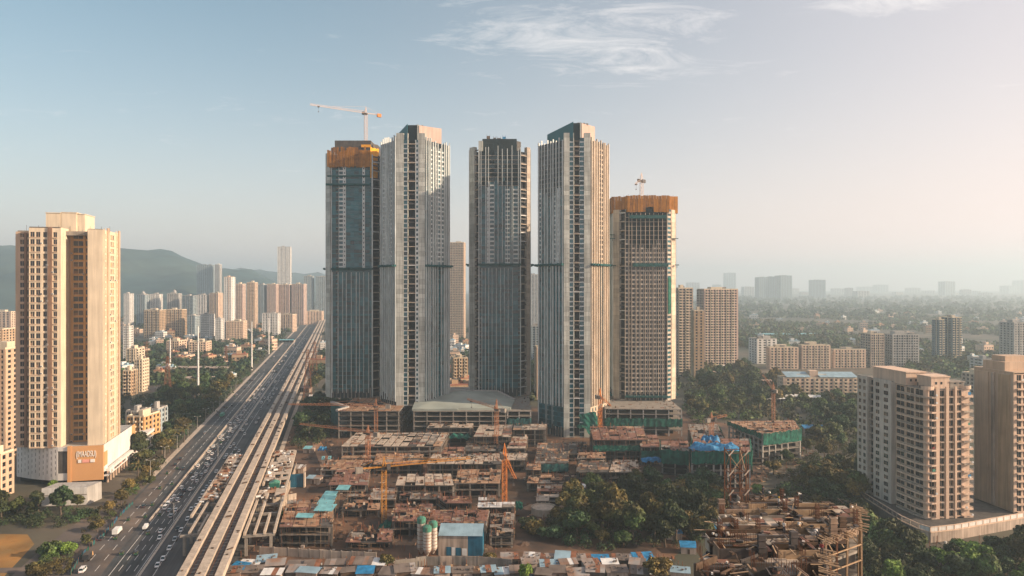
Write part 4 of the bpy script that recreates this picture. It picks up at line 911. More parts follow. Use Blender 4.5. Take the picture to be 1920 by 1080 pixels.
for i, (x0, x1, yt, yb, m, lab, kw) in enumerate([
    (438, 458, 533, 625, 'wall_pink', 'brown pink tower right of the slim white tower', dict(ncol=(6, 4))),
    (458, 481, 530, 622, 'wall_tan', 'tan tower with vertical stripes, second right of the slim white tower', dict(ncol=(5, 3))),
    (481, 497, 534, 610, 'wall_bluegrey', 'blue grey tower at the left end of the pink row', dict(ncol=(4, 3))),
    (497, 520, 533, 610, 'wall_pink', 'pink tower below the tallest pale tower, left one of its row', dict(ncol=(6, 4))),
    (520, 545, 534, 609, 'wall_pink', 'pink tower below the tallest pale tower, middle one of its row', dict(ncol=(6, 4))),
    (545, 572, 533, 609, 'wall_pink', 'pink tower below the tallest pale tower, right end of its row', dict(ncol=(6, 4))),
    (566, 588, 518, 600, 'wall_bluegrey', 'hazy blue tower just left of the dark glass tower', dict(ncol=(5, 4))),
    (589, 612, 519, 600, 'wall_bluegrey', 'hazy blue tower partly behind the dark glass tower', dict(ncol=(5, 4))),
    (226, 247, 551, 615, 'wall_white', 'white tower next to the cream tower edge under the hill', dict(ncol=(4, 3))),
    (252, 276, 553, 612, 'wall_bluegrey', 'blue white tower with a domed roof under the hill, left one', dict(ncol=(4, 3), dome=True)),
    (276, 302, 552, 611, 'wall_white', 'white tower with warm side under the hill', dict(ncol=(5, 3))),
    (308, 338, 551, 612, 'wall_grey', 'grey tower with a domed roof under the hill, right one', dict(ncol=(5, 3), dome=True)),
    (338, 366, 555, 613, 'wall_bluegrey', 'teal banded tower between the domed tower and the white pair', dict(ncol=(6, 3), frac=.7)),
    (366, 390, 553, 616, 'wall_white', 'white block with a dark vertical gap under the blue grey slab', dict(ncol=(3, 3))),
    (390, 413, 550, 616, 'wall_peach', 'peach tower touching the slim white tower', dict(ncol=(5, 3))),
    (265, 305, 582, 634, 'wall_ochre', 'ochre banded block of flats in the trees, left of its pair', dict(ncol=(7, 4), frac=.65, balc=True)),
    (306, 346, 581, 632, 'wall_ochre', 'ochre banded block of flats in the trees, right of its pair', dict(ncol=(7, 4), frac=.65, balc=True)),
    (348, 370, 592, 633, 'wall_bluegrey', 'small grey blue block between ochre and pale flats', dict(ncol=(4, 3))),
    (370, 398, 590, 640, 'wall_white', 'white low flats left of the peach row', dict(ncol=(6, 3))),
    (398, 418, 598, 645, 'wall_white', 'white low flats with dark windows beside the peach row', dict(ncol=(5, 3))),
    (418, 460, 603, 642, 'wall_peach', 'long peach row of low flats ending at the trees', dict(ncol=(10, 4))),
    (486, 524, 588, 630, 'wall_white', 'white block with a flat projecting roof by the highway trees', dict(ncol=(6, 4))),
    (524, 552, 590, 622, 'wall_peach', 'peach low block far along the highway, left one', dict(ncol=(5, 3))),
    (560, 606, 584, 608, 'wall_peach', 'peach low blocks far along the highway, right one', dict(ncol=(7, 3))),
    (-60, 28, 585, 640, 'wall_peach', 'peach flats at the left edge beyond the cream tower', dict(ncol=(9, 4))),
    (-70, 14, 618, 700, 'wall_ochre', 'ochre flats at the left edge above the tin roof', dict(ncol=(9, 4), balc=True)),
    (228, 243, 612, 680, 'wall_white', 'narrow white block at the right edge of the cream tower', dict(ncol=(3, 3))),
    (306, 342, 640, 667, 'wall_peach', 'peach low house among trees below the ochre pair', dict(ncol=(6, 3))),
    (345, 392, 642, 668, 'wall_peach', 'peach low house with red sign board among trees', dict(ncol=(6, 3), balc=True)),
    (228, 262, 655, 690, 'wall_cream', 'cream cottage roofs beside the cream tower, in the trees', dict(ncol=(5, 3))),
    (246, 272, 675, 735, 'wall_cream', 'cream four storey house with blank wall right of the cream tower', dict(ncol=(3, 3))),
    (228, 247, 696, 742, 'wall_ochre', 'ochre house with balconies touching the cream tower', dict(ncol=(3, 3), balc=True)),
    (228, 283, 782, 848, 'wall_orange', 'orange four storey house behind the podium', dict(ncol=(5, 4), balc=True)),
    (232, 262, 772, 822, 'wall_grey', 'grey house with a white roof cabin behind the orange house', dict(ncol=(4, 3))),
    (270, 302, 768, 822, 'wall_bluegrey', 'grey house under blue roof sheeting beside the trees', dict(ncol=(4, 3))),
    (-60, 30, 655, 860, 'wall_tan', 'tan tall flats at the left edge behind the podium', dict(ncol=(6, 4), balc=True, depth=24)),
    (-80, -4, 862, 945, 'wall_tan', 'low tan building at the left edge by the field', dict(ncol=(6, 4), depth=20)),
    (1268, 1300, 541, 707, 'wall_dirty', 'grey brown flats just right of the shorter brown tower', dict(ncol=(4, 4), frac=.7, balc=True)),
    (1298, 1323, 583, 716, 'wall_ochre', 'orange slim flats between the grey brown flats and the tall slab', dict(ncol=(2, 4), frac=.4)),
    (1314, 1386, 543, 694, 'wall_pink', 'tall slab of flats with a pale centre strip, right of the five towers', dict(ncol=(12, 5), frac=.7, balc=True)),
    (1413, 1459, 636, 682, 'wall_white', 'small white office block with blue bands', dict(ncol=(4, 3))),
    (1440, 1500, 652, 692, 'wall_peach', 'peach terrace of low flats, left section with arches', dict(a=0.0, depth=12, ncol=(8, 4), balc=True)),
    (1500, 1560, 648, 692, 'wall_peach', 'peach terrace of low flats, middle section', dict(a=0.0, depth=12, ncol=(9, 4), balc=True)),
    (1560, 1627, 656, 690, 'wall_peach', 'peach terrace of low flats, right end section', dict(a=0.0, depth=12, ncol=(10, 4), balc=True)),
    (1624, 1665, 627, 690, 'wall_dirty', 'brown unfinished looking flats far right, left half', dict(ncol=(6, 4), frac=.7)),
    (1665, 1732, 628, 690, 'wall_grey', 'grey green flats far right with many window bays, right half', dict(ncol=(10, 4), frac=.7)),
    (1755, 1776, 600, 680, 'wall_slate', 'dark teal tower with white balconies, narrow left wing', dict(ncol=(3, 3), balc=True)),
    (1776, 1811, 596, 680, 'wall_slate', 'dark teal tower with white balconies, main part', dict(ncol=(5, 3), balc=True)),
    (1890, 1935, 606, 690, 'wall_grey', 'dark grey tower cut by the right edge', dict(ncol=(5, 4))),
    (1832, 1880, 674, 702, 'wall_white', 'white low office with long window bands behind the right block', dict(ncol=(5, 3), frac=.8)),
    (1818, 1850, 702, 760, 'wall_dirty', 'dirty peach flats seen between the two right blocks', dict(ncol=(5, 3), balc=True)),
    ]):
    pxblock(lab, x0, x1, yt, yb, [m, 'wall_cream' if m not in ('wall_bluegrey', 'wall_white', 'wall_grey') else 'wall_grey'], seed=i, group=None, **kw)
# pale strip and canopy of the tall slab
Y = 926.0; t = thing('entrance_canopy', 'white round canopy at the foot of the tall slab of flats', 'canopy', (X_(1372, Y), Y - 8, 0))
b = MB(); b.prism([(18 * math.cos(q), 7 * math.sin(q)) for q in np.linspace(0, 2 * math.pi, 17)[:-1]], 5, 8); b.build('canopy_slab', 'wall_white', t)
for i in range(6): piece('column', 'wall_white', t, (14 * math.cos(i), 5 * math.sin(i), 0), (1, 1, 5.1))

# hazy towers on the skyline, each a stepped block with a crown
SKY = [(1418, 1437, 520, 3300), (1437, 1456, 519, 3310), (1456, 1481, 517, 3300), (1519, 1545, 525, 3800), (1585, 1598, 540, 4200), (1602, 1626, 546, 3700), (1764, 1786, 528, 4600), (1802, 1818, 543, 4500), (1838, 1857, 549, 4300),
       (1358, 1378, 512, 5200), (1392, 1412, 538, 4300), (1500, 1517, 548, 4700), (1640, 1662, 534, 6200), (1700, 1722, 540, 6000), (1730, 1750, 545, 5600), (1880, 1905, 536, 5800), (1560, 1580, 541, 5500), (1288, 1310, 530, 5000), (1335, 1352, 534, 5600), (1478, 1496, 541, 5400), (1675, 1690, 548, 4600), (1820, 1836, 546, 5200), (1905, 1935, 526, 6200), (1785, 1800, 550, 4900), (1440, 1470, 534, 6500), (1610, 1640, 538, 6800),
       (600, 612, 530, 4800), (20, 60, 556, 3000), (-60, 0, 548, 3100)]
ORD = ['first', 'second', 'third', 'fourth', 'fifth', 'sixth', 'seventh', 'eighth', 'ninth', 'tenth', 'eleventh', 'twelfth', 'thirteenth', 'fourteenth', 'fifteenth', 'sixteenth', 'seventeenth', 'eighteenth', 'nineteenth', 'twentieth', 'twenty-first', 'twenty-second', 'twenty-third', 'twenty-fourth', 'twenty-fifth', 'twenty-sixth']
faint = sorted(SKY[9:], key=lambda q: q[0])
for i, (x0, x1, yt, Y) in enumerate(SKY):
    Y *= 1.7; wv = (x1 - x0) * Y / F; h = Z_(yt, Y); r = random.Random(i)
    near = i < 9
    labs = ['left of three joined hazy towers on the right skyline', 'middle of three joined hazy towers on the right skyline', 'right and tallest of three joined hazy towers on the right skyline', 'lone hazy tower with a rounded top right of the joined three', 'small hazy tower left of the twin topped one', 'hazy twin topped tower over the peach terrace', 'hazy tall tower above the dark teal tower', 'hazy short tower right of the hazy tall one', 'hazy stump tower near the right edge']
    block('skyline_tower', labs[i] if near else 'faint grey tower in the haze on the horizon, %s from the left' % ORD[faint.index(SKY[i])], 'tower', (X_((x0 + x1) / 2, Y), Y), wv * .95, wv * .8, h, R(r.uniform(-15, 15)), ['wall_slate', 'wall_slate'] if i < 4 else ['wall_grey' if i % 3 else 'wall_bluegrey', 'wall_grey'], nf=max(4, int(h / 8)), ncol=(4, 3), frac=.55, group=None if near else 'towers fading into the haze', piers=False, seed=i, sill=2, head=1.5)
# ------------------------------------------------------------------ metro viaduct, station under construction, road furniture, vehicles
CA = math.atan(SL); CC, CS = math.cos(CA), math.sin(CA)
def cl(t, s):   # corridor local -> world: t across (right), s along, from the point cor(-47.5, 200)
    x0, y0 = cor(-47.5, 200); return (x0 + CC * t - CS * s, y0 + CS * t + CC * s)
def viaduct():
    o = cl(0, 0); t = thing('metro_viaduct', 'long pale concrete metro viaduct with two track troughs beside the highway', 'viaduct', (o[0], o[1], 0), CA)
    L = 28.0
    def prof(name, x0, x1, z0, z1, ln, m, cap=0):
        b = MB(); b.box(x0, x1, .06, ln - .06, z0, z1)
        if cap: b.box(x0 - cap, x1 + cap, .06, ln - .06, z1 + .001, z1 + .25)
        return b.mesh(name, m)
    def rails(ln):
        b = MB()
        for c in (-3.2, 3.2):
            b.box(c - 1.3, c + 1.3, .1, ln - .1, 10.0, 10.18, 0)
            for q in (-.75, .75): b.box(c + q - .08, c + q + .08, .1, ln - .1, 10.18, 10.36, 1)
            for k in range(int(ln / 3.5)): b.box(c - 1.1, c + 1.1, k * 3.5 + .4, k * 3.5 + .9, 10.18, 10.28, 2)
        return b.mesh('track', ['steel_dark', 'rust', 'concrete'])
    for n_, ln in ((26, L), (8, 160.0)):
        ms = [('deck', prof('deck', -7.4, 7.4, 8.2, 9.98, ln, 'concrete_dark')), ('side_beam', prof('side_beam', -7.6, -5.0, 9.0, 11.4, ln, 'concrete_pale', .0)), ('side_beam', prof('side_beam', 5.0, 7.6, 9.0, 11.4, ln, 'concrete_pale', .0)), ('centre_beam', prof('centre_beam', -1.5, 1.5, 9.99, 11.2, ln, 'concrete_pale', .12)), ('track', rails(ln))]
        base = -60.0 if ln == L else -60 + 26 * L
        for k in range(n_):
            for nm, me in ms:
                if nm == 'side_beam' and 5 < k < 9 and me is ms[1][1] and ln == L and False: continue
                obj(nm, me, t, loc=(0, base + k * ln, rnd.uniform(-.02, .02)))
    b = MB(); b.cyl((0, 0, 0), (0, 0, 6), 1.3, n=10); b.hex([(-1.4, -1.2, 5.6), (1.4, -1.2, 5.6), (1.4, 1.2, 5.6), (-1.4, 1.2, 5.6)], [(-6.4, -1.2, 8.18), (6.4, -1.2, 8.18), (6.4, 1.2, 8.18), (-6.4, 1.2, 8.18)]); pm = b.mesh('pier', 'concrete')
    for k in range(45): obj('pier', pm, t, loc=(0, -60 + k * L, 0))
    b = MB()   # things left lying on the beams
    for i in range(150):
        s = rnd.uniform(20, 700); x = rnd.choice((-6.3, 0, 6.3, -3, 3)) + rnd.uniform(-.6, .6); z = 11.45 if abs(x) > 5 or abs(x) < 1 else 10.2
        b.rbox(x, s, rnd.uniform(.3, 1.2), rnd.uniform(.4, 2.5), z, z + rnd.uniform(.15, .7), rnd.uniform(0, 3))
    b.build('material_pile', 'timber_dark', t, kind='stuff')
viaduct()
def station(side, label, s0, s1, w0, w1):
    o = cl(0, s0); t = thing('station_platform', label, 'platform', (o[0], o[1], 0), CA); L = s1 - s0; sg = side
    r = random.Random(3 + side)
    X = lambda a, b_: (min(sg * a, sg * b_), max(sg * a, sg * b_))
    for q in np.linspace(w0, w1, 4 if side > 0 else 3):                         # long beams
        x0, x1 = X(q, q + .9); n = int(L / 22)
        for k in range(n):
            if r.random() < .1: continue
            b = MB(); b.box(x0, x1, k * L / n, (k + 1) * L / n - .3, 8.6, 9.75 + r.uniform(0, .25)); b.build('beam', 'concrete_pale', t)
    ns = int(L / 5.5); nw = 3 if side > 0 else 2; ww = (w1 - w0) / nw
    for k in range(ns):
        for j in range(nw):
            u = k / ns; solid = u > .5 or .32 < u < .4
            if not solid or r.random() < .13: continue
            x0, x1 = X(w0 + j * ww + .05, w0 + (j + 1) * ww - .05); z = 9.99 + .02 * j + (.012 if k % 2 else 0)
            b = MB(); b.box(x0, x1, k * L / ns + .04, (k + 1) * L / ns - .04, z - .3, z); b.build('deck_panel', 'concrete_pale' if r.random() < .8 else 'plywood', t)
    for k in range(int(L / 14) + 1):
        y = min(L - 1, k * 14 + 1); x0, x1 = X(w0 - .4, w1 + .6)
        b = MB(); b.box(x0, x1, y - .7, y + .7, 7.6, 8.58); b.build('cross_beam', 'concrete', t)
        for q in (w0 + 1, w1 - 1): piece('column', 'concrete', t, (sg * q, y, 0), (1.1, 1.1, 7.58))
    b = MB()
    for i in range(90):
        y = r.uniform(L * .3, L - 2); x = sg * r.uniform(w0, w1); b.rbox(x, y, r.uniform(.3, 1.6), r.uniform(.3, 2.4), 10.06, 10.1 + r.uniform(.1, .9), r.uniform(0, 3), m=r.choice((0, 0, 1, 2)))
    b.build('material_pile', ['timber_dark', 'sheet_white', 'rust'], t, kind='stuff')
station(-1, 'unfinished station platform on the left side of the viaduct over the road', 98, 235, 9.0, 16.0)
station(1, 'unfinished station platform on the right side of the viaduct by the site', 92, 240, 8.4, 20.0)
for lab, s, x, m in (('green tarpaulin hut on the right station platform', 158, 15, 'net_green'),):
    p = cl(x, s); t = thing('site_hut', lab, 'hut', (p[0], p[1], 10.02), CA)
    b = MB(); b.box(-2.4, 2.4, -2, 2, 0, 2.2); b.build('wall', m, t); b = MB(); b.hex([(-2.6, -2.2, 2.21), (2.6, -2.2, 2.21), (2.6, 2.2, 2.21), (-2.6, 2.2, 2.21)], [(-.2, -2.2, 3.2), (.2, -2.2, 3.2), (.2, 2.2, 3.2), (-.2, 2.2, 3.2)]); b.build('roof', 'silo_green', t)

# street lamps, tall poles, lattice pylons
def lamp_proto():
    t = thing('street_lamp', 'grey street lamp on the highway', 'street lamp')
    b = MB(); b.cyl((0, 0, 0), (0, 0, 10), .16, .09, 8); b.build('pole', 'wall_grey', t)
    b = MB(); b.bar((0, 0, 10), (2.0, 0, 10.6), .1); b.bar((0, 0, 10), (-2.0, 0, 10.6), .1); b.build('arm', 'wall_grey', t)
    for s in (-1, 1):
        b = MB(); b.box(s * 2.0 - .4, s * 2.0 + .4, -.15, .15, 10.5, 10.7); b.build('lamp_head', 'sheet_white', t)
    return t
lp = lamp_proto()
k = 0
for t_, y0, st, lab in ((-107.5, 410, 34, 'street lamp along the left pavement'), (-75.8, 330, 120, 'street lamp on the kerb beside the viaduct')):
    for i in range(11 if t_ < -100 else 5):
        o = lp if k == 0 else copy_tree(lp); k += 1; p = cor(t_, y0 + i * st); o.location = (p[0], p[1], .1); o.rotation_euler.z = CA; o['label'] = lab + ', %s from the near end' % ORD[i]; o['group'] = 'street lamps ' + lab[12:]
for lab, px_, yt, yb in (('tall pale steel pole nearest to the cream tower', 371.5, 612, 742), ('tall pale steel pole beside the highway, middle of three', 472, 603, 694), ('tall pale steel pole farthest along the highway', 504, 597, 664), ('short white pole among trees beyond the depot', 319, 634, 690)):
    p = G(px_, yb); Y = p[1]; h = Z_(yt, Y); t = thing('steel_pole', lab, 'pole', (p[0], p[1], 0))
    b = MB(); b.cyl((0, 0, 0), (0, 0, h), 1.15, .6, 12); b.build('shaft', 'wall_white', t)
    b = MB()
    for q in range(4): b.bar((-1.6, 0, h - 4 - q * 9), (1.6, 0, h - 4 - q * 9), .22); b.cyl((0, 0, h * q / 4 + 2), (0, 0, h * q / 4 + 2.5), 1.4, n=12)
    b.build('bracket', 'wall_grey', t)
def lattice(b, w0, w1, h, n, bw, m=0, ox=0, oy=0, oz=0):
    c = lambda z: (w0 + (w1 - w0) * z / h) / 2
    for sx, sy in ((-1, -1), (1, -1), (1, 1), (-1, 1)): b.bar((ox + sx * c(0), oy + sy * c(0), oz), (ox + sx * c(h), oy + sy * c(h), oz + h), bw, m)
    for i in range(n):
        z0, z1 = h * i / n, h * (i + 1) / n
        K = [(-1, -1), (1, -1), (1, 1), (-1, 1)]
        for j in range(4):
            p, q = K[j], K[(j + 1) % 4]
            if i % 2: p, q = q, p
            b.bar((ox + p[0] * c(z0), oy + p[1] * c(z0), oz + z0), (ox + q[0] * c(z1), oy + q[1] * c(z1), oz + z1), bw * .6, m)
            b.bar((ox + p[0] * c(z1), oy + p[1] * c(z1), oz + z1), (ox + q[0] * c(z1), oy + q[1] * c(z1), oz + z1), bw * .6, m)
for lab, px_, yt, yb in (('rusty lattice pylon right of the viaduct near the dark tower', 577, 655, 752), ('rusty lattice pylon farther right of the viaduct', 590, 640, 705), ('rusty lattice pylon by the bus depot', 314, 668, 742), ('rusty lattice pylon in the trees by the highway bend', 424, 648, 690), ('rusty lattice pylon behind the depot yard', 275, 640, 690)):
    p = G(px_, yb); Y = p[1]; h = Z_(yt, Y); t = thing('power_pylon', lab, 'pylon', (p[0], p[1], 0), rnd.uniform(0, .6))
    b = MB(); lattice(b, h * .16, h * .03, h, 12, .3); b.build('mast', 'rust', t)
    b = MB()
    for q in (.7, .82, .94): b.bar((-h * .11, 0, h * q), (h * .11, 0, h * q), .35); b.bar((-h * .11, 0, h * q), (0, 0, h * q + h * .04), .2); b.bar((h * .11, 0, h * q), (0, 0, h * q + h * .04), .2)
    b.build('cross_arm', 'rust', t)
# blue-green hoarding at the lower left edge of the road
pts = [G(x, y) for x, y in ((132, 1079), (150, 1050), (172, 1025), (196, 1005), (212, 985), (228, 965), (250, 945))]
for i in range(len(pts) - 1):
    d = pts[i + 1] - pts[i]; t = thing('road_hoarding', ['blue green hoarding at the bottom edge of the road', 'blue green hoarding beside the dark truck', 'blue green hoarding above the dark truck', 'blue green hoarding beside the white truck', 'blue green hoarding above the white truck', 'blue green hoarding at the dirt verge'][i], 'hoarding', (pts[i][0], pts[i][1], 0))
    n = 4
    for k in range(n):
        if rnd.random() < .15: continue
        fr = frame(d * k / n, d * (k + .96) / n); b = MB(); fbox(b, fr, 0, fr[3], -.05 + rnd.uniform(-.15, .15), .05, 0.1, 1.7 + rnd.uniform(-.3, .2)); b.build('sheet', rnd.choice(['sheet_deep_blue', 'net_green', 'net_teal']), t)
    for k in range(n + 1): piece('post', 'rust', t, (*(d * k / n * .99 + .2), 0), (.1, .1, 2.6))
# bus depot and sheds
def shed(label, c, w_, d_, h, a, roof='sheet_grey', wall='concrete_dark', rise=1.6, n=8, group=None, name='shed'):
    t = thing(name, label, 'shed', (c[0], c[1], 0), a, group)
    for s in (-1, 1):
        for i in range(n):
            x0, x1 = -w_ / 2 + w_ * i / n, -w_ / 2 + w_ * (i + 1) / n - .06
            b = MB(); j = rnd.uniform(0, .05); b.hex([(x0, s * d_ / 2 * 1.06, h + j), (x1, s * d_ / 2 * 1.06, h + j), (x1, 0, h + rise + j), (x0, 0, h + rise + j)][::s], [(x0, s * d_ / 2 * 1.06, h + .12 + j), (x1, s * d_ / 2 * 1.06, h + .12 + j), (x1, 0, h + rise + .12 + j), (x0, 0, h + rise + .12 + j)][::s]); b.build('roof_sheet', roof, t)
    b = MB(); b.box(-w_ / 2, w_ / 2, d_ / 2 - .3, d_ / 2, 0, h); b.box(-w_ / 2, -w_ / 2 + .3, -d_ / 2, d_ / 2 - .31, 0, h); b.box(w_ / 2 - .3, w_ / 2, -d_ / 2, d_ / 2 - .31, 0, h); b.build('wall', wall, t)
    for i in range(n + 1): piece('post', 'concrete', t, (-w_ / 2 + .4 + (w_ - .8) * i / n, -d_ / 2, 0), (.5, .5, h))
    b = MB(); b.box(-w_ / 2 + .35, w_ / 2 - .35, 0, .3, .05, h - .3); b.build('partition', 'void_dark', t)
    return t
p = G(365, 700); shed('long open bus depot shed with dark bays among the trees', p, 92, 16, 7.5, R(-3), n=16, roof='wall_dirty')
p = G(330, 716); shed('low grey shed in front of the long depot', p, 40, 12, 5, R(-8), n=8, roof='wall_dirty')
p = G(405, 716); shed('small tilted shed at the right end of the depot yard', p, 26, 14, 5, R(40), n=5, roof='wall_dirty')
poly_sheet('depot_yard', [G(268, 735), G(410, 735), G(440, 705), G(285, 700)], .02, 'dirt_road')
for i, (x, y, w_, d_, m, lab) in enumerate([(278, 815, 16, 10, 'tarp_blue', 'blue roofed shed behind the orange house'), (255, 790, 12, 8, 'sheet_white', 'white roofed shed behind the grey house'), (330, 755, 16, 8, 'sheet_grey', 'grey roofed shed hidden in the roadside trees'), (300, 770, 14, 8, 'sheet_blue', 'pale blue roofed shed near the roadside trees'), (440, 670, 34, 12, 'sheet_blue', 'pale blue market roof left of the highway, upper one'), (462, 678, 30, 10, 'sheet_cyan', 'pale blue market roof left of the highway, lower one'), (530, 642, 46, 8, 'sheet_cyan', 'teal roofed footbridge beside the far highway'), (8, 785, 30, 22, 'sheet_grey', 'tin roofed shed at the left edge below the tan flats'), (590, 752, 10, 8, 'sheet_white', 'pale roofed shed right of the viaduct near the dark tower'), (572, 735, 12, 8, 'sheet_grey', 'grey roofed shed right of the viaduct by the pylon'), (290, 842, 8, 5, 'sheet_white', 'white roadside kiosk by the palms'), (1345, 705, 24, 8, 'wall_peach', 'peach canopy roof by the orange slim flats'), (1508, 752, 36, 12, 'sheet_white', 'white roofed shed in the trees behind the green netted building'), (1440, 756, 30, 10, 'sheet_white', 'white roofed shed behind the leaning crane'), (1530, 812, 22, 12, 'tarp_blue', 'bright blue roofed shed right of the green netted building'), (1475, 630, 170, 30, 'sheet_cyan', 'long pale teal warehouse roof in the far right haze'), (1425, 722, 26, 9, 'sheet_grey', 'grey shed among trees left of the blue roofed flats')]):
    p = G(x, y); shed(lab, p, w_, d_, 4.5, R(rnd.uniform(-12, 12)), roof=m, n=6, wall='wall_dirty')
# flats under a long blue roof
Y = 697.0; t = block('apartment_block', 'peach flats under a long pale blue tin roof', 'apartment block', (X_(1546, Y), Y + 9), 78, 17, Z_(710, Y), R(-2), ['wall_peach', 'wall_cream'], nf=6, ncol=(16, 4), balc=True)
for x0, x1 in ((-36, -13), (-4, 32)):
    n = 5
    for i in range(n):
        a_, c_ = x0 + (x1 - x0) * i / n, x0 + (x1 - x0) * (i + 1) / n - .1; z = Z_(710, Y) + 1.4
        b = MB(); b.hex([(a_, -9.4, z), (c_, -9.4, z), (c_, 5, z + 3.6), (a_, 5, z + 3.6)], [(a_, -9.4, z + .2), (c_, -9.4, z + .2), (c_, 5, z + 3.8), (a_, 5, z + 3.8)]); b.build('roof_sheet', 'sheet_blue', t)
piece('roof_cabin', 'wall_peach', t, (-8, 0, Z_(710, Y)), (8, 8, 7)); 

# ---- vehicles
def car_proto(name, label, body, L=4.2, W=1.75, hb=.82, ht=1.48, cab=(-.33, .30, -.22, .13), cat='car'):
    t = thing(name, label, cat); b = MB(); h = L / 2; w = W / 2
    P = [(-h, .35, .62), (-h + .08, .3, hb), (-h * .2, .3, hb + .02), (h * .45, .3, hb), (h - .1, .32, hb - .16), (h, .35, .5)]
    n = len(P); V = []
    for s in (-1, 1):
        for (x, zl, zu) in P: V.append((s * (w if abs(x) < h * .9 else w * .88), x, zl))
        for (x, zl, zu) in P: V.append((s * (w * .95 if abs(x) < h * .9 else w * .82), x, zu))
    m = 2 * n; Fs = []
    for i in range(n - 1):
        Fs += [(i, i + 1, n + i + 1, n + i), (m + i + 1, m + i, m + n + i, m + n + i + 1), (n + i, n + i + 1, m + n + i + 1, m + n + i), (i + 1, i, m + i, m + i + 1)]
    Fs += [(0, n, m + n, m), (n - 1, m + n - 1, m + 2 * n - 1, 2 * n - 1)]
    b.add(V, Fs); b.build('body', body, t)
    z0 = hb - .02; a0, a1, r0, r1 = [q * L for q in cab]
    b = MB(); b.hex([(-w * .93, a0, z0), (w * .93, a0, z0), (w * .93, a1, z0), (-w * .93, a1, z0)], [(-w * .76, r0, ht - .06), (w * .76, r0, ht - .06), (w * .76, r1, ht - .06), (-w * .76, r1, ht - .06)]); b.build('window_glass', 'glass_dark', t)
    b = MB(); b.hex([(-w * .78, r0 - .05, ht - .06), (w * .78, r0 - .05, ht - .06), (w * .78, r1 + .05, ht - .06), (-w * .78, r1 + .05, ht - .06)], [(-w * .7, r0 + .1, ht), (w * .7, r0 + .1, ht), (w * .7, r1 - .1, ht), (-w * .7, r1 - .1, ht)])
    for s in (-1, 1):
        for y0, y1 in ((a0, r0), (a1, r1), ((a0 + a1) / 2, (r0 + r1) / 2)): b.bar((s * w * .93, y0, z0), (s * w * .77, y1, ht - .04), .1)
    b.build('roof', body, t)
    for s in (-1, 1):
        for y in (-h * .6, h * .6):
            b = MB(); b.cyl((s * w * .78, y, .32), (s * w * 1.0, y, .32), .32, n=10); wo_ = b.build('wheel', 'tyre', t)
        b = MB(); b.box(s * w * .72 - .18, s * w * .72 + .18, -h - .02, -h + .1, .58, .74); b.build('tail_light', 'lamp_red', t)
        b = MB(); b.box(s * w * .7 - .2, s * w * .7 + .2, h - .1, h + .02, .55, .7); b.build('headlight', 'lamp_clear', t)
    return t
def auto_proto():
    t = thing('auto_rickshaw', 'auto', 'rickshaw')
    b = MB(); b.hex([(-.65, -1.3, .3), (.65, -1.3, .3), (.35, 1.3, .3), (-.35, 1.3, .3)], [(-.65, -1.3, .95), (.65, -1.3, .95), (.4, 1.2, .9), (-.4, 1.2, .9)]); b.build('body', 'auto_green', t)
    b = MB(); b.hex([(-.66, -1.25, 1.25), (.66, -1.25, 1.25), (.5, .8, 1.25), (-.5, .8, 1.25)], [(-.55, -1.1, 1.72), (.55, -1.1, 1.72), (.45, .6, 1.72), (-.45, .6, 1.72)]); b.build('canopy', 'car_dark', t)
    b = MB()
    for x, y in ((-.6, -1.2), (.6, -1.2), (-.45, .75), (.45, .75)): b.bar((x, y, .9), (x, y, 1.3), .08)
    b.build('canopy_post', 'auto_yellow', t); b = MB(); b.hex([(-.4, .85, .9), (.4, .85, .9), (.36, 1.15, .9), (-.36, 1.15, .9)], [(-.42, .72, 1.3), (.42, .72, 1.3), (.4, .76, 1.3), (-.4, .76, 1.3)]); b.build('windscreen', 'glass_dark', t)
    for x, y in ((-.58, -.85), (.58, -.85), (0, 1.15)): b = MB(); b.cyl((x - .07, y, .22), (x + .07, y, .22), .22, n=10); b.build('wheel', 'tyre', t)
    return t
def truck_proto(name, label, box, cabm, L=7.0, W=2.3, hb=2.9, cat='truck'):
    t = thing(name, label, cat)
    b = MB(); b.box(-W / 2, W / 2, -L / 2, L / 2 - 1.9, .9, hb); b.build('cargo_box', box, t)
    b = MB(); b.hex([(-W / 2 * .94, L / 2 - 1.75, .5), (W / 2 * .94, L / 2 - 1.75, .5), (W / 2 * .9, L / 2, .5), (-W / 2 * .9, L / 2, .5)], [(-W / 2 * .9, L / 2 - 1.75, 2.3), (W / 2 * .9, L / 2 - 1.75, 2.3), (W / 2 * .85, L / 2 - .35, 2.3), (-W / 2 * .85, L / 2 - .35, 2.3)]); b.build('cab', cabm, t)
    b = MB(); b.hex([(-W * .4, L / 2 - .17, 1.35), (W * .4, L / 2 - .17, 1.35), (W * .4, L / 2 - .1, 1.35), (-W * .4, L / 2 - .1, 1.35)], [(-W * .38, L / 2 - .36, 2.1), (W * .38, L / 2 - .36, 2.1), (W * .38, L / 2 - .29, 2.1), (-W * .38, L / 2 - .29, 2.1)]); b.build('windscreen', 'glass_dark', t)
    b = MB(); b.box(-.5, .5, -L / 2, L / 2 - .4, .55, .89); b.build('chassis', 'steel_dark', t)
    for s in (-1, 1):
        for y in (-L * .3, L * .32): b = MB(); b.cyl((s * W * .36, y, .48), (s * W * .49, y, .48), .48, n=10); b.build('wheel', 'tyre', t)
    return t
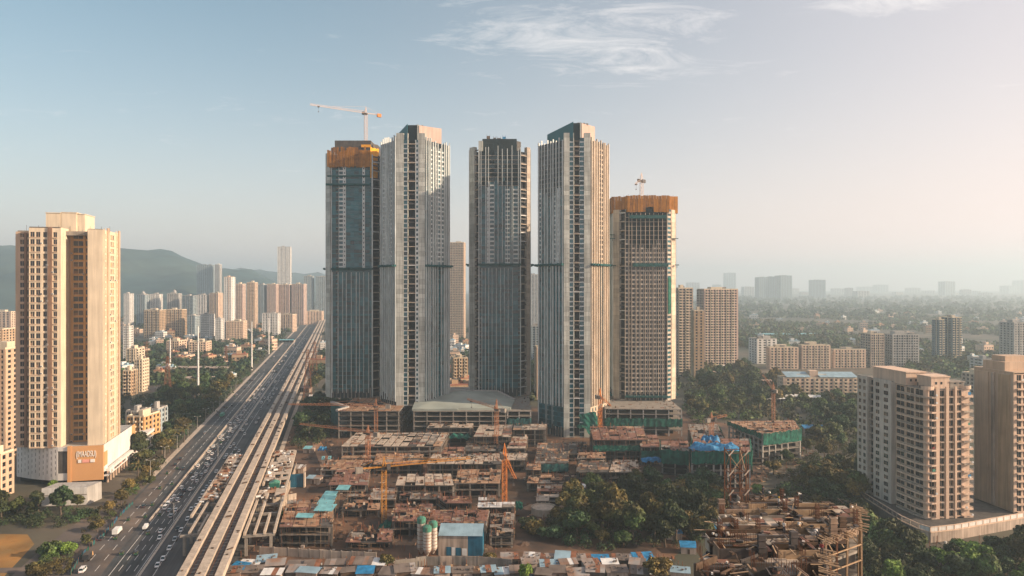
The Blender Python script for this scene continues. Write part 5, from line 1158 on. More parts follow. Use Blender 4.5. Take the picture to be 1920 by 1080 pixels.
PR = {'w': car_proto('car', 'x', 'car_white'), 's': car_proto('car', 'x', 'car_silver'), 'd': car_proto('car', 'x', 'car_dark'), 'r': car_proto('car', 'x', 'car_red'), 'a': auto_proto(),
      'v': car_proto('van', 'x', 'car_white', 4.6, 1.85, 1.1, 2.0, (-.44, .36, -.42, .22), 'van'), 't': truck_proto('truck', 'x', 'sheet_white', 'car_white'), 'k': truck_proto('truck', 'x', 'car_dark', 'wall_orange', 6.5), 'b': truck_proto('bus', 'x', 'silo_green', 'silo_green', 10.5, 2.5, 3.1, 'bus'), 'p': truck_proto('truck', 'x', 'sheet_white', 'car_white', 4.4, 1.7, 1.9)}
NM = {'w': 'white car', 's': 'silver car', 'd': 'dark car', 'r': 'red car', 'a': 'dark auto rickshaw', 'v': 'white van', 't': 'large white box truck', 'k': 'dark open truck', 'b': 'green bus', 'p': 'small white pickup truck'}
_used = set(); _spots = []; _fm = {}
def far_mesh(k):
    if k in _fm: return _fm[k]
    V, Fs, mi, ms = [], [], [], []
    for c in PR[k].children:
        me = c.data; n = len(V); V += [tuple(v.co) for v in me.vertices]; m = me.materials[0]
        if m not in ms: ms.append(m)
        for p in me.polygons: Fs.append([i + n for i in p.vertices]); mi.append(ms.index(m))
    me = bpy.data.meshes.new('far_vehicle'); me.from_pydata(V, [], Fs); [me.materials.append(m) for m in ms]; me.polygons.foreach_set('material_index', mi); me.update(); _fm[k] = me; return me
def vehicle(k, p, face, lab, group=None, z=.03):
    for q in _spots:
        if abs(q[0] - p[0]) < 2.2 and abs(q[1] - p[1]) < 5.5: return
    _spots.append(p); 
    if p[1] > 560:
        o = obj(PR[k].name.split('.')[0], far_mesh(k)); o['category'] = PR[k]['category']
    else:
        o = PR[k] if k not in _used else copy_tree(PR[k]); _used.add(k)
    o.location = (p[0], p[1], z); o.rotation_euler = (0, 0, CA + (0 if face > 0 else math.pi) + rnd.uniform(-.03, .03)); o['label'] = lab
    if group: o['group'] = group
for k, x, y, f, lab in [('t', 220, 1001, 1, 'large white box truck on the wide lower road'), ('k', 165, 1049, 1, 'dark open truck by the hoarding at the bottom of the road'), ('v', 155, 1072, 1, 'white van at the bottom edge beside the hoarding'), ('p', 273, 993, 1, 'small white pickup truck right of the white box truck'), ('v', 381, 927, -1, 'white van under the left station platform'), ('b', 417, 781, 1, 'green bus by the median barrier'), ('w', 300, 1010, -1, 'white car alone on the wide lower road'), ('w', 386, 886, 1, 'white car on the main lanes, left of a pair near the station'), ('w', 406, 886, -1, 'white car right of the yellowish kerb, right of a pair near the station'), ('w', 432, 840, -1, 'white car by the far end of the station platform'), ('w', 451, 807, 1, 'white car in mid highway beyond the station'), ('w', 462, 790, 1, 'white car nose to tail beyond the station, front one'), ('w', 462, 797, 1, 'white car nose to tail beyond the station, rear one'), ('v', 446, 789, 1, 'white van beyond the station near the median'), ('s', 387, 872, 1, 'silver car just ahead of the white pair'), ('a', 273, 970, 1, 'auto rickshaw left of the median end'), ('a', 241, 976, 1, 'auto rickshaw nearest the dirt verge'), ('a', 278, 1002, 1, 'auto rickshaw just below the pickup truck'), ('a', 229, 1040, 1, 'auto rickshaw, left of two side by side at the bottom'), ('a', 256, 1040, 1, 'auto rickshaw, right of two side by side at the bottom'), ('a', 323, 909, 1, 'auto rickshaw beside the median, mid road'), ('d', 339, 932, 1, 'dark car on the main lanes beside the median'), ('s', 427, 788, 1, 'silver car next to the green bus'), ('d', 405, 822, 1, 'dark car behind the green bus'), ('d', 402, 843, 1, 'dark car in the left lane before the station')]:
    vehicle(k, G(x, y), f, lab)
for x, y in ((395, 906), (368, 950), (340, 996), (328, 1013), (306, 1050), (352, 975), (318, 1030), (388, 915), (375, 938), (332, 1003), (296, 1062)): vehicle(rnd.choice('wwws'), G(x, y), -1, None or ('pale car queueing under the viaduct'), 'cars queueing under the viaduct')
# crowd of traffic farther on
for i in range(340):
    Y = 310 * math.exp(rnd.uniform(0, 1.65)); lane = rnd.choice((-103, -100, -97, -93, -85.5, -82.5, -79.5, -85.5, -82.5, -79.5, -72.5, -69.2, -66, -72.5, -69.2))
    if lane < -90 and rnd.random() < .5: continue
    k = rnd.choice('wwwwwwssdwav' if lane > -90 else 'aawsdad'); f = 1 if lane < -76 else -1
    where = 'on the service lane left of the median' if lane < -90 else ('on the main highway lanes' if lane < -76 else 'on the lanes beside the viaduct')
    vehicle(k, cor(lane + rnd.uniform(-.3, .3), Y), f, '%s in the stream of traffic, %s' % (NM[k], where), 'far traffic: %s %s' % (NM[k], where))
for k in list(PR):
    if k not in _used:
        for c_ in list(PR[k].children): bpy.data.objects.remove(c_)
        bpy.data.objects.remove(PR[k])
# ------------------------------------------------------------------ cranes
def tower_crane(label, base, h, az, jl, cj, m, incline=0.0, mw=2.0, z0=0.0, cab='steel_dark', cw='concrete', luff=False):
    """mast, turning jib at azimuth az (0 = +x), counter-jib, cab, counterweight, hook"""
    t = thing('tower_crane', label, 'crane', (base[0], base[1], z0), az); b = MB(); lattice(b, mw, mw, h, max(5, int(h / 2.2)), .19); b.build('mast', m, t)
    b = MB(); b.cyl((0, 0, h), (0, 0, h + 1.2), mw * .7, n=10); b.build('slewing_ring', 'steel_dark', t)
    b = MB(); b.box(.9, 2.6, -2.4, -.9, h + .2, h + 2.5); b.build('cab', cab, t)
    zt = h + 1.2; b = MB(); n = max(6, int(jl / 2.4)); ci, si = math.cos(incline), math.sin(incline)
    P = lambda s, y, q: (s * ci - q * si, y, zt + s * si + q * ci)
    hw, hh = mw * .38, mw * .75
    for y, q in ((-hw, 0), (hw, 0), (0, hh)): b.bar(P(0, y, q), P(jl, y * .7, q * (.6 if q else 0)), .17)
    for i in range(n):
        s0, s1 = jl * i / n, jl * (i + 1) / n; k = 1 - .4 * i / n; k2 = 1 - .4 * (i + 1) / n
        for y in (-hw, hw): b.bar(P(s0, y * k, 0), P((s0 + s1) / 2, 0, hh * k), .09); b.bar(P((s0 + s1) / 2, 0, hh * k), P(s1, y * k2, 0), .09)
        b.bar(P(s0, -hw * k, 0), P(s1, hw * k2, 0), .08)
    b.build('jib', m, t)
    b = MB(); b.bar((0, -hw, zt), (-cj, -hw, zt + .2), .3); b.bar((0, hw, zt), (-cj, hw, zt + .2), .3)
    for i in range(5): b.bar((-cj * i / 5, -hw, zt), (-cj * (i + 1) / 5, hw, zt + .2), .14)
    b.build('counter_jib', m, t)
    b = MB(); b.box(-cj, -cj + 3.2, -1.1, 1.1, zt - 1.8, zt + .8); b.build('counterweight', cw, t)
    b = MB(); ah = mw * (2.4 if not luff else 3.2)
    for y in (-hw, hw): b.bar((-.6, y, zt), (0, 0, zt + ah), .25); b.bar((1, y, zt), (0, 0, zt + ah), .25)
    b.bar((0, 0, zt + ah), (-cj + 1.5, 0, zt + .6), .1); b.bar((0, 0, zt + ah), P(jl * .6, 0, hh), .1); b.build('apex_frame', m, t)
    b = MB(); q = P(jl * .85, 0, 0); b.box(q[0] - .7, q[0] + .7, -.8, .8, q[2] - .9, q[2] - .1); b.bar((q[0], 0, q[2] - .9), (q[0], 0, q[2] - 4), .1); b.box(q[0] - .3, q[0] + .3, -.3, .3, q[2] - 4.8, q[2] - 4); b.build('trolley', 'steel_dark', t)
    return t
Yc = 590.0; zt1 = Z_(262, Yc)
tower_crane('slender tower crane on the roof of the dark glass tower', (X_(686, Yc), Yc), Z_(215, Yc) - zt1 + 4, math.atan2(-26, -42), 46, 13, 'crane_pale', z0=zt1 - 4, cw='crane_orange', mw=2.2, incline=R(1.0))
Yc = 580.0; z5 = Z_(367, Yc)
tower_crane('small luffing crane on the roof of the shorter brown tower', (X_(1203, Yc), Yc), Z_(340, Yc) - z5, R(214), 8, 3.5, 'crane_pale', z0=z5 - .5, cw='steel_dark', mw=2.0, incline=R(-28), luff=True)
def pc(label, px_, ybase, ytop, az, jl, cj, m, z0=0.0, **k):
    p = G(px_, ybase, z0); tower_crane(label, p, Z_(ytop, p[1]) - z0, az, jl, cj, m, z0=z0, **k)
pc('yellow tower crane with a long jib over the middle of the site', 720, 982, 880, R(22), 42, 13, 'crane_yellow')
pc('orange crane with its jib hanging towards the viewer, right of site centre', 946, 962, 860, R(-76), 22, 6, 'crane_orange', incline=R(-14), luff=True)
pc('orange crane in front of the sunlit finned tower', 1125, 806, 748, R(-72), 17, 6, 'crane_orange', z0=12, incline=R(-12), luff=True)
pc('rusty crane before the green grey podium roof', 931, 832, 770, R(148), 24, 7, 'crane_rust', z0=6, incline=R(10), luff=True)
pc('rusty crane with a level jib at the left podium', 705, 812, 764, R(176), 62, 10, 'crane_rust', z0=8)
pc('short rusty crane below the left podium with its jib over the trees', 690, 862, 815, R(152), 56, 8, 'crane_rust', z0=4)
pc('short orange crane behind the blue tarpaulin', 1334, 832, 790, R(20), 12, 4, 'crane_rust', z0=10, incline=R(8))
pc('leaning orange crane in the trees behind the green netted building', 1450, 790, 735, R(138), 14, 3, 'crane_rust', z0=6, incline=R(52), luff=True)

# ------------------------------------------------------------------ podium and unfinished decks
def px_quad(fl, fr_, yf, bl, br, yb, z): return [G(fl, yf, z), G(fr_, yf, z), G(br, yb, z), G(bl, yb, z)]
def clutter(label, quad, z, n, mats=('plywood', 'timber_dark', 'sheet_grey', 'rust', 'concrete_pale', 'timber', 'timber_dark', 'void_dark'), big=2.4, seed=0):
    r = random.Random(seed + int(z * 10) + n); b = MB(); q = [np.array(p) for p in quad]; o = sum(q) / 4
    for i in range(n):
        u, v = r.random(), r.random(); p = (q[0] * (1 - u) + q[1] * u) * (1 - v) + (q[3] * (1 - u) + q[2] * u) * v - o
        k = r.random(); ang = r.choice((.04, .04, 1.61, 1.61, .3, 2.0)) + r.uniform(-.09, .09)
        if k < .45:
            L_, m_ = r.uniform(1.2, big * 1.4), r.randrange(len(mats))
            for q_ in range(r.choice((1, 1, 2, 4))): b.rbox(p[0] + q_ * .3 * math.sin(ang), p[1] - q_ * .3 * math.cos(ang), L_ * r.uniform(.85, 1.05), .16, z + .01, z + r.uniform(.12, .4), ang + r.uniform(-.03, .03), m=m_)
        elif k < .68: b.rbox(p[0], p[1], r.uniform(.6, big * .7), r.uniform(.6, big * .5), z + .01, z + r.uniform(.1, 1.1), ang, m=r.randrange(len(mats)))
        else: b.rbox(p[0], p[1], .16, .16, z, z + r.uniform(1.2, 3.2), r.uniform(0, 1), m=3 if len(mats) > 3 else 0)
    ob = b.build('building_material', list(mats), label=label, cat='debris', kind='stuff'); ob.location = (o[0], o[1], 0); return ob
def deck(label, quad, z, nf, fh=3.6, top='plywood', slab='concrete', col='concrete', bay=6.5, net=None, clut=50, rag=1.0, name='concrete_frame', core=True, seed=0, zb=0.0, bare=0.0, panels=True):
    r = random.Random(seed + int(quad[0][0] * 3)); Q = [np.array(p, float) for p in quad]; o = sum(Q) / 4
    t = thing(name, label, 'building frame', (o[0], o[1], zb)); Q = [p - o for p in Q]; zt = z - zb
    ins = lambda k: [p * (1 - k / max(np.hypot(*p), 1)) for p in Q]
    for f in range(nf + 1):
        zz = zt - f * fh
        if zz < .5: break
        if f == 0 and panels:     # top deck of formwork panels, some missing or darker
            e1, e2 = Q[1] - Q[0], Q[3] - Q[0]; nu = max(2, int(np.hypot(*e1) / 5)); nv = max(2, int(np.hypot(*e2) / 5))
            P = lambda u, v: (Q[0] * (1 - u) + Q[1] * u) * (1 - v) + (Q[3] * (1 - u) + Q[2] * u) * v
            for i in range(nu):
                for j in range(nv):
                    if r.random() < .07 + bare: continue
                    u0, u1, v0, v1 = i / nu, (i + 1) / nu - .012 / 1, j / nv, (j + 1) / nv - .012; zq = zz + r.uniform(-.04, .06)
                    if j == 0: v0 -= r.uniform(0, .12) * rag * 1.2 / nv
                    b = MB(); b.prism([P(u0, v0), P(u1, v0), P(u1, v1), P(u0, v1)], zq - .25, zq); b.build('deck_panel', top if r.random() < .75 else r.choice(['plywood', 'concrete', 'plywood_red', 'concrete_dark']), t)
            b = MB(); fr = frame(Q[0], Q[1]); fbox(b, fr, 0, fr[3], -.5, .05, zz - .75, zz - .3); b.build('edge_beam', slab, t)
            fr = frame(Q[1], Q[2]); b = MB(); fbox(b, fr, .1, fr[3], -.5, .05, zz - .75, zz - .3); b.build('edge_beam', slab, t)
            fr = frame(Q[3], Q[0]); b = MB(); fbox(b, fr, 0, fr[3] - .6, -.5, .05, zz - .75, zz - .3); b.build('edge_beam', slab, t)
        else:
            b = MB(); b.prism(Q, zz - .45, zz); b.build('slab', slab if r.random() < .7 else 'concrete_dark', t)
    zl = max(0, zt - nf * fh)
    for s in range(4):
        fr = frame(Q[s], Q[(s + 1) % 4]); n = max(2, int(fr[3] / bay))
        if s == 2: continue
        for k in range(n + (1 if s == 0 else 0)):
            if r.random() < .06: continue
            p = fr[0] + fr[1] * (.5 + (fr[3] - 1.0) * k / n) - fr[2] * .55; piece('column', col, t, (p[0], p[1], 0), (.75, .75, zt - .76), math.atan2(fr[1][1], fr[1][0]))
    if core:
        b = MB(); b.prism([p * .82 for p in Q], 0, zt - .8); b.build('dark_infill', 'void_dark', t)  # added near-black box, paints the shade inside the open storeys
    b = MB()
    for i in range(14):
        u, v = r.random(), r.random(); p = (Q[0] * (1 - u) + Q[1] * u) * (1 - v) + (Q[3] * (1 - u) + Q[2] * u) * v
        for k in range(4): b.rbox(p[0] + (k % 2) * .5, p[1] + (k // 2) * .5, .09, .09, zt, zt + r.uniform(.8, 2.2))
    b.build('rebar', 'rust', t, kind='stuff')
    for (s, za, zc, m) in (net or []):
        fr = frame(Q[s], Q[(s + 1) % 4]); n = max(3, int(fr[3] / 4)); za -= zb; zc -= zb
        for k in range(n):
            b = MB(); u0, u1 = fr[3] * k / n, fr[3] * (k + 1) / n - .03; nz = 5; V = []
            for j in range(nz + 1):
                for i in range(5):
                    uu = u0 + (u1 - u0) * i / 4; q = fr[0] + fr[1] * uu + fr[2] * (.7 + .25 * math.sin(uu * .9 + k * 2.1) * (j / nz) + r.uniform(-.16, .16)); V.append((q[0], q[1], za + (zc - za) * j / nz + (r.uniform(-.5, .5) if j in (0, nz) else 0)))
            b.add(V, [(j * 5 + i, j * 5 + i + 1, j * 5 + i + 6, j * 5 + i + 5) for j in range(nz) for i in range(4)]); b.build('net_panel', m, t)
    if clut: clutter('loose timber and sheets lying on the %s' % label.split(' with ')[0][:60], [p + o for p in Q], z + .05, clut, seed=seed)
    return t
YP = 517.0
deck('left podium with three open parking storeys below the dark glass tower', [(-125, YP), (-81, YP), (-81, 640), (-128, 640)], 20, 4, 3.6, top='plywood', col='concrete', slab='concrete', bay=8.5, clut=140)
deck('middle podium with two open parking storeys below the middle tower', [(-71, YP), (-4, YP), (-4, 640), (-80.5, 640)], 19.6, 4, 3.6, col='concrete', slab='concrete', bay=8.5, clut=60, panels=False)
deck('dark podium with green screens left of the sunlit finned tower', [(-3.6, YP + 3), (14, YP + 3), (14, 640), (-3.6, 640)], 19.2, 4, 3.6, col='wall_grey', slab='concrete', bay=6, net=[(0, 6, 14, 'net_teal')], clut=25, panels=False)
deck('right podium with pale columns below the shorter brown tower', [(68, 528), (124, 524), (126, 636), (78, 636)], 19.6, 4, 3.7, col='wall_grey', slab='concrete', bay=9, net=[(0, 7, 13, 'net_green')], clut=90, panels=False)
# pale green-grey canopy roof over the middle podium
t = thing('canopy_roof', 'pale green grey folded concrete roof in front of the middle tower', 'roof', (-34, 520, 19.7))
P8 = [(-38, -2, 1.4), (-5, -2, 1.4), (-5, 1, 1.4), (33, 3, 1.0), (36, 40, 1.2), (22, 56, 5.5), (-10, 58, 6.0), (-40, 36, 3.5)]; apex = [(-8, 40, 6.6), (12, 36, 6.2)]
b = MB(); b.add(P8 + apex, [(0, 1, 2, 8), (2, 3, 9, 8), (3, 4, 9), (4, 5, 9), (5, 6, 8, 9), (6, 7, 8), (7, 0, 8)]); b.add([(p[0], p[1], p[2] - 1.4) for p in P8] + [(p[0], p[1], p[2]) for p in P8], [(i, (i + 1) % 8, 8 + (i + 1) % 8, 8 + i) for i in range(8)]); b.build('roof_shell', 'concrete_green', t)
b = MB()
for p, q in ((6, 7), (5, 6), (4, 5)): b.bar(tuple(np.array(P8[p]) + (0, 0, .4)), tuple(np.array(P8[q]) + (0, 0, .4)), 2.2, h=.8)
b.build('roof_edge', 'wall_grey', t)
t = thing('retaining_wall', 'pale slanting wall at the left end of the podium', 'wall', (-125, YP, 17)); b = MB(); b.bar((-14, 38, 3), (4, 14, 3), 2.2, h=1.6); b.bar((4, 14, 3), (-1, 1, 3), 2.2, h=1.6); b.build('wall_top', 'wall_grey', t); b = MB(); b.bar((-14, 38, -8), (4, 14, -8), 1.0, h=20.0); b.build('wall_face', 'net_teal', t)
# decks of the site, listed by their outline in the photograph
D = [
 ('pale slab with stacked boards below the left podium', (640, 828, 836, 668, 842, 811), 10, 2, dict(top='concrete_pale', clut=120)),
 ('pale slab stepping down below the middle podium', (888, 958, 818, 900, 962, 796), 11, 3, dict(top='concrete_pale', clut=40)),
 ('pale slab strip along the foot of the middle podium', (800, 886, 801, 808, 888, 793), 11, 3, dict(top='concrete_pale', clut=25)),
 ('pale slab with open storeys left of the sunlit tower foot', (962, 1024, 805, 964, 1026, 795), 12, 3, dict(top='concrete_pale', clut=20)),
 ('small tan slab below the stepping pale slab', (950, 985, 840, 962, 990, 818), 8, 2, dict(top='concrete_pale', clut=25)),
 ('broad littered slab in the middle of the site', (800, 942, 869, 812, 944, 851), 9, 2, dict(top='concrete_pale', clut=110, bare=.1)),
 ('rust brown slab crossed by stacked panels at site centre', (852, 938, 905, 860, 940, 880), 8, 2, dict(top='plywood', clut=90, net=[(1, 2, 8, 'net_green')])),
 ('rust coloured block with four open storeys at the sunlit tower foot', (1112, 1214, 824, 1106, 1205, 799), 14, 4, dict(top='plywood_red', clut=110, net=[(0, 7, 10.5, 'net_green')])),
 ('low slab with pale columns below the rust coloured block', (1082, 1135, 858, 1085, 1135, 848), 8, 2, dict(top='plywood', clut=25)),
 ('brown block with curved netting right of the rust coloured block', (1202, 1240, 838, 1195, 1232, 815), 11, 3, dict(top='plywood_red', clut=30, net=[(0, 4, 9, 'net_green')])),
 ('littered slab with leaning sheets above the grove', (1142, 1200, 884, 1150, 1195, 862), 6, 1, dict(top='concrete_pale', clut=70)),
 ('dark slab in shade above the grove', (1080, 1140, 885, 1085, 1145, 862), 6, 1, dict(top='concrete_dark', clut=50)),
 ('square dark slab with scrap in the middle right of the site', (1002, 1066, 868, 1008, 1066, 830), 6, 2, dict(top='concrete_dark', clut=110, net=[(0, 1, 5.5, 'net_teal')])),
 ('tan slab edge beside the orange hanging crane', (985, 1014, 880, 988, 1014, 869), 9, 2, dict(top='plywood', clut=15)),
 ('brown sheet roofed slab left of the yellow crane', (616, 690, 908, 632, 694, 880), 5, 1, dict(top='plywood_red', clut=45)),
 ('long tan slab right of the yellow crane', (742, 852, 909, 748, 846, 888), 8, 2, dict(top='concrete_pale', clut=40)),
 ('two storey frame with sheets of turquoise roofing', (524, 624, 986, 540, 626, 938), 9, 2, dict(top='plywood', clut=90, bay=9)),
 ('rusty brown deck below the yellow crane', (735, 800, 976, 742, 812, 944), 7, 1, dict(top='plywood_red', clut=90)),
 ('rusty brown deck beside the cement silos', (800, 912, 984, 806, 918, 956), 7, 1, dict(top='plywood_red', clut=110)),
 ('narrow pale deck strip with white sheets below site centre', (895, 965, 950, 897, 966, 941), 8, 1, dict(top='sheet_white', clut=8)),
 ('small pale deck above the narrow white strip', (897, 932, 937, 898, 930, 928), 8, 1, dict(top='sheet_white', clut=8)),
 ('broken slab with rubble at the right end of the silos', (918, 962, 1005, 920, 966, 955), 5, 1, dict(top='concrete', clut=80, bare=.3)),
 ('tilted rusty formwork deck left of the narrow white strip', (835, 885, 942, 818, 876, 930), 7, 1, dict(top='plywood_red', clut=30)),
 ('pale slab behind the dark slab with scrap', (880, 985, 862, 884, 990, 850), 7, 2, dict(top='concrete_pale', clut=50)),
 ('sand coloured slab with a round pit right of the orange crane', (1005, 1055, 938, 1008, 1060, 905), 4, 1, dict(top='concrete_pale', clut=40, bare=.15)),
 ('brown slab left of site centre below the boards', (700, 790, 870, 706, 795, 850), 6, 1, dict(top='plywood', clut=80)),
 ('green screened block with a rubble roof right of the shorter tower', (1300, 1362, 832, 1290, 1345, 795), 12, 3, dict(top='concrete', clut=120, bare=.1, net=[(0, 4, 11, 'net_green'), (1, 5, 12, 'net_green')])),
]
D += [
 ('low brown slab between the turquoise roofs and the yellow crane', (640, 712, 955, 652, 716, 925), 4, 1, dict(top='plywood', clut=60, bare=.25)),
 ('low pale slab left of the yellow crane mast', (690, 742, 935, 700, 745, 915), 5, 1, dict(top='concrete_pale', clut=30, bare=.2)),
 ('low dark slab right of the yellow crane mast', (748, 828, 935, 752, 830, 915), 4, 1, dict(top='concrete_dark', clut=60, bare=.2)),
 ('low slab between the left boards and the brown slab', (600, 690, 880, 622, 700, 862), 5, 1, dict(top='plywood', clut=70, bare=.2)),
 ('low slab in shade below the stepping pale slab', (870, 945, 845, 878, 948, 824), 5, 1, dict(top='concrete_dark', clut=60, bare=.2)),
 ('low rusty slab behind the broad littered slab', (740, 872, 850, 750, 872, 838), 5, 1, dict(top='plywood_red', clut=60, bare=.2)),
 ('low slab between the dark scrap slab and the sand pit', (988, 1075, 905, 992, 1080, 890), 5, 1, dict(top='plywood', clut=50, bare=.25)),
 ('low slab at the foot of the sunlit tower, dark below', (1030, 1100, 850, 1035, 1100, 828), 5, 1, dict(top='concrete_dark', clut=60, bare=.2)),
 ('low rubble slab between the green blocks', (1375, 1440, 858, 1370, 1430, 838), 5, 1, dict(top='concrete', clut=60, bare=.3)),
 ('low slab in front of the left boards by the site track', (640, 740, 858, 652, 745, 843), 4, 1, dict(top='plywood', clut=60, bare=.2)),
 ('low rusty slab left of the cement silos', (648, 735, 1015, 660, 738, 990), 3, 1, dict(top='plywood_red', clut=60, bare=.35)),
]
for i, (lab, (fl, fr_, yf, bl, br, yb), z, nf, kw) in enumerate(D):
    tt = deck(lab, px_quad(fl, fr_, yf, bl, br, yb, z), z, nf, seed=i, col=('concrete_dark' if i % 3 else 'concrete'), slab=('concrete_dark' if i % 2 else 'concrete'), **kw)
    q = px_quad(fl, fr_, yf, bl, br, yb, z); o = sum(q) / 4; r = random.Random(i + 50); b = MB()      # timber props and ledgers under the edges
    for A, B in ((q[0], q[1]), (q[1], q[2]), (q[3], q[0])):
        fr = frame(A - o, B - o)
        for k in range(int(fr[3] / .9)):
            if r.random() < .35: continue
            p = fr[0] + fr[1] * (k * .9 + r.uniform(-.3, .3)) + fr[2] * r.uniform(-.4, .35); z0 = r.choice((0, 0, z * .5)); b.bar((p[0] + r.uniform(-.2, .2), p[1], z0), (p[0], p[1], z - .3 + (r.uniform(.3, 1.6) if r.random() < .2 else 0)), r.uniform(.07, .14), r.choice((0, 1, 1, 2)))
        for k in range(3):
            u = r.uniform(0, fr[3] * .6); p0 = fr[0] + fr[1] * u + fr[2] * .3; p1 = fr[0] + fr[1] * min(fr[3], u + r.uniform(3, 9)) + fr[2] * .3; zz = r.uniform(.3, .9) * z; b.bar((p0[0], p0[1], zz), (p1[0], p1[1], zz), .11, r.choice((0, 1)))
    b.build('prop', ['timber', 'timber_dark', 'rust'], tt, kind='stuff')
def heap(p, s, r):
    b = MB(); n = 12; V = []
    for j, (k, hz) in enumerate(((1, 0), (.72, .35), (.42, .75), (.12, 1.0))):
        for i in range(n): a = i / n * 6.283; q = k * r.uniform(.8, 1.15); V.append((s * q * math.cos(a), s * q * .8 * math.sin(a), s * .42 * hz * r.uniform(.85, 1.1) - (.05 if j == 0 else 0)))
    b.add(V, [(j * n + i, j * n + (i + 1) % n, (j + 1) * n + (i + 1) % n, (j + 1) * n + i) for j in range(3) for i in range(n)] + [tuple(range(3 * n, 4 * n))]); o = b.build('earth_heap', 'earth', label='low heap of brown earth on the floor of the site', cat='earth heap', group='earth heaps on the site'); o.location = (p[0], p[1], 0)
r = random.Random(77)
for i in range(46): heap(G(r.uniform(570, 1060), r.uniform(838, 1035)), r.uniform(2, 5.5), r)
# the netted blocks on the right
deck('block wrapped in green net with a rubble covered top', [G(1430, 815, 19), G(1502, 806, 19), G(1490, 788, 19), G(1365, 790, 19)], 19, 5, 3.5, top='plywood', col='wall_grey', net=[(0, 12.5, 19.6, 'net_green'), (3, 16.5, 19.6, 'net_green'), (1, 14, 19.4, 'net_green')], clut=130, bay=5)
deck('block under a bright blue tarpaulin, wrapped in green net', [G(1296, 846, 20), G(1408, 846, 20), G(1404, 822, 20), G(1300, 822, 20)], 20, 5, 3.5, top='plywood_red', col='wall_grey', net=[(0, 13.2, 20.2, 'net_green'), (1, 6, 20.4, 'net_green'), (3, 8, 20.2, 'net_green')], clut=40, bay=4)
deck('low block wrapped in green net left of the blue tarpaulin', [G(1240, 842, 15), G(1292, 846, 15), G(1290, 826, 15), G(1240, 826, 15)], 15, 4, 3.5, top='plywood_red', net=[(0, 7, 15.2, 'net_green'), (3, 8, 15.2, 'net_green')], clut=25)
def tarp(label, c, w_, d_, z, a=0.0, m='tarp_blue', amp=.6, drop=2.0, name='tarpaulin', seed=0):
    r = random.Random(seed + int(c[0])); nx, ny = 16, 8; V = []
    for j in range(ny + 1):
        for i in range(nx + 1):
            x, y = -w_ / 2 + w_ * i / nx, -d_ / 2 + d_ * j / ny; e = max(abs(i / nx - .5), abs(j / ny - .5)) * 2
            V.append((x + r.uniform(-.2, .2), y + r.uniform(-.2, .2), amp * math.sin(i * 1.1 + j * .7 + seed) * .5 + r.uniform(-.25, .25) * amp - drop * max(0, e - .78) * 4))
    b = MB(); b.add(V, [(j * (nx + 1) + i, j * (nx + 1) + i + 1, (j + 1) * (nx + 1) + i + 1, (j + 1) * (nx + 1) + i) for j in range(ny) for i in range(nx)])
    b.add([(v[0], v[1], v[2] - .12) for v in V], [(j * (nx + 1) + i, (j + 1) * (nx + 1) + i, (j + 1) * (nx + 1) + i + 1, j * (nx + 1) + i + 1) for j in range(ny) for i in range(nx)])
    o = b.build(name, m, label=label, cat='tarpaulin'); o.location = (c[0], c[1], z); o.rotation_euler = (0, 0, a); return o
p = G(1340, 838, 21); tarp('bright blue tarpaulin draped over the net wrapped block', p, 27, 11, 22.2, R(-2), amp=1.4, drop=2.6)
p = G(1332, 825, 22.5); tarp('smaller blue tarpaulin heaped behind the bright blue one', p, 10, 6, 24.2, R(-8), amp=1.6, drop=2)
for lab, x, y, z, w_, d_, m in (('blue tarpaulin over scrap below the left podium', 670, 848, 4, 9, 5, 'tarp_blue'), ('blue tarpaulin near the left track of the site', 605, 842, 3, 5, 5, 'tarp_blue'), ('blue and green tarpaulins hanging below the brown block', 1222, 862, 6, 12, 6, 'tarp_blue'), ('teal tarpaulin lying between pale slabs', 862, 818, 6, 15, 9, 'net_green'), ('green net hanging at the foot of the sunlit tower', 1095, 800, 8, 10, 6, 'net_green'), ('green net heap beside the orange hanging crane', 972, 948, 4, 4, 9, 'net_green'), ('dark green net sagging under the rusty deck', 728, 985, 2, 7, 10, 'net_green')):
    p = G(x, y, z); tarp(lab, p, w_, d_, z + 1, R(rnd.uniform(-15, 15)), m, 1.0, 1.5, seed=x)
# big sloping net beside the sunlit tower
b = MB(); p0 = G(1082, 762, 16); V = []
for j in range(7):
    for i in range(7): V.append((X_(1085 + i * 5 + j * 3, 515) + rnd.uniform(-.3, .3), 516 - j * 1.2 + .5 * math.sin(i * 2 + j), 17 - j * 2.1 + i * .5 + rnd.uniform(-.3, .3)))
b.add(V, [(j * 7 + i, j * 7 + i + 1, j * 7 + i + 8, j * 7 + i + 7) for j in range(6) for i in range(6)]); b.build('safety_net', 'net_green', label='large green safety net slung at the foot of the sunlit tower', cat='net')
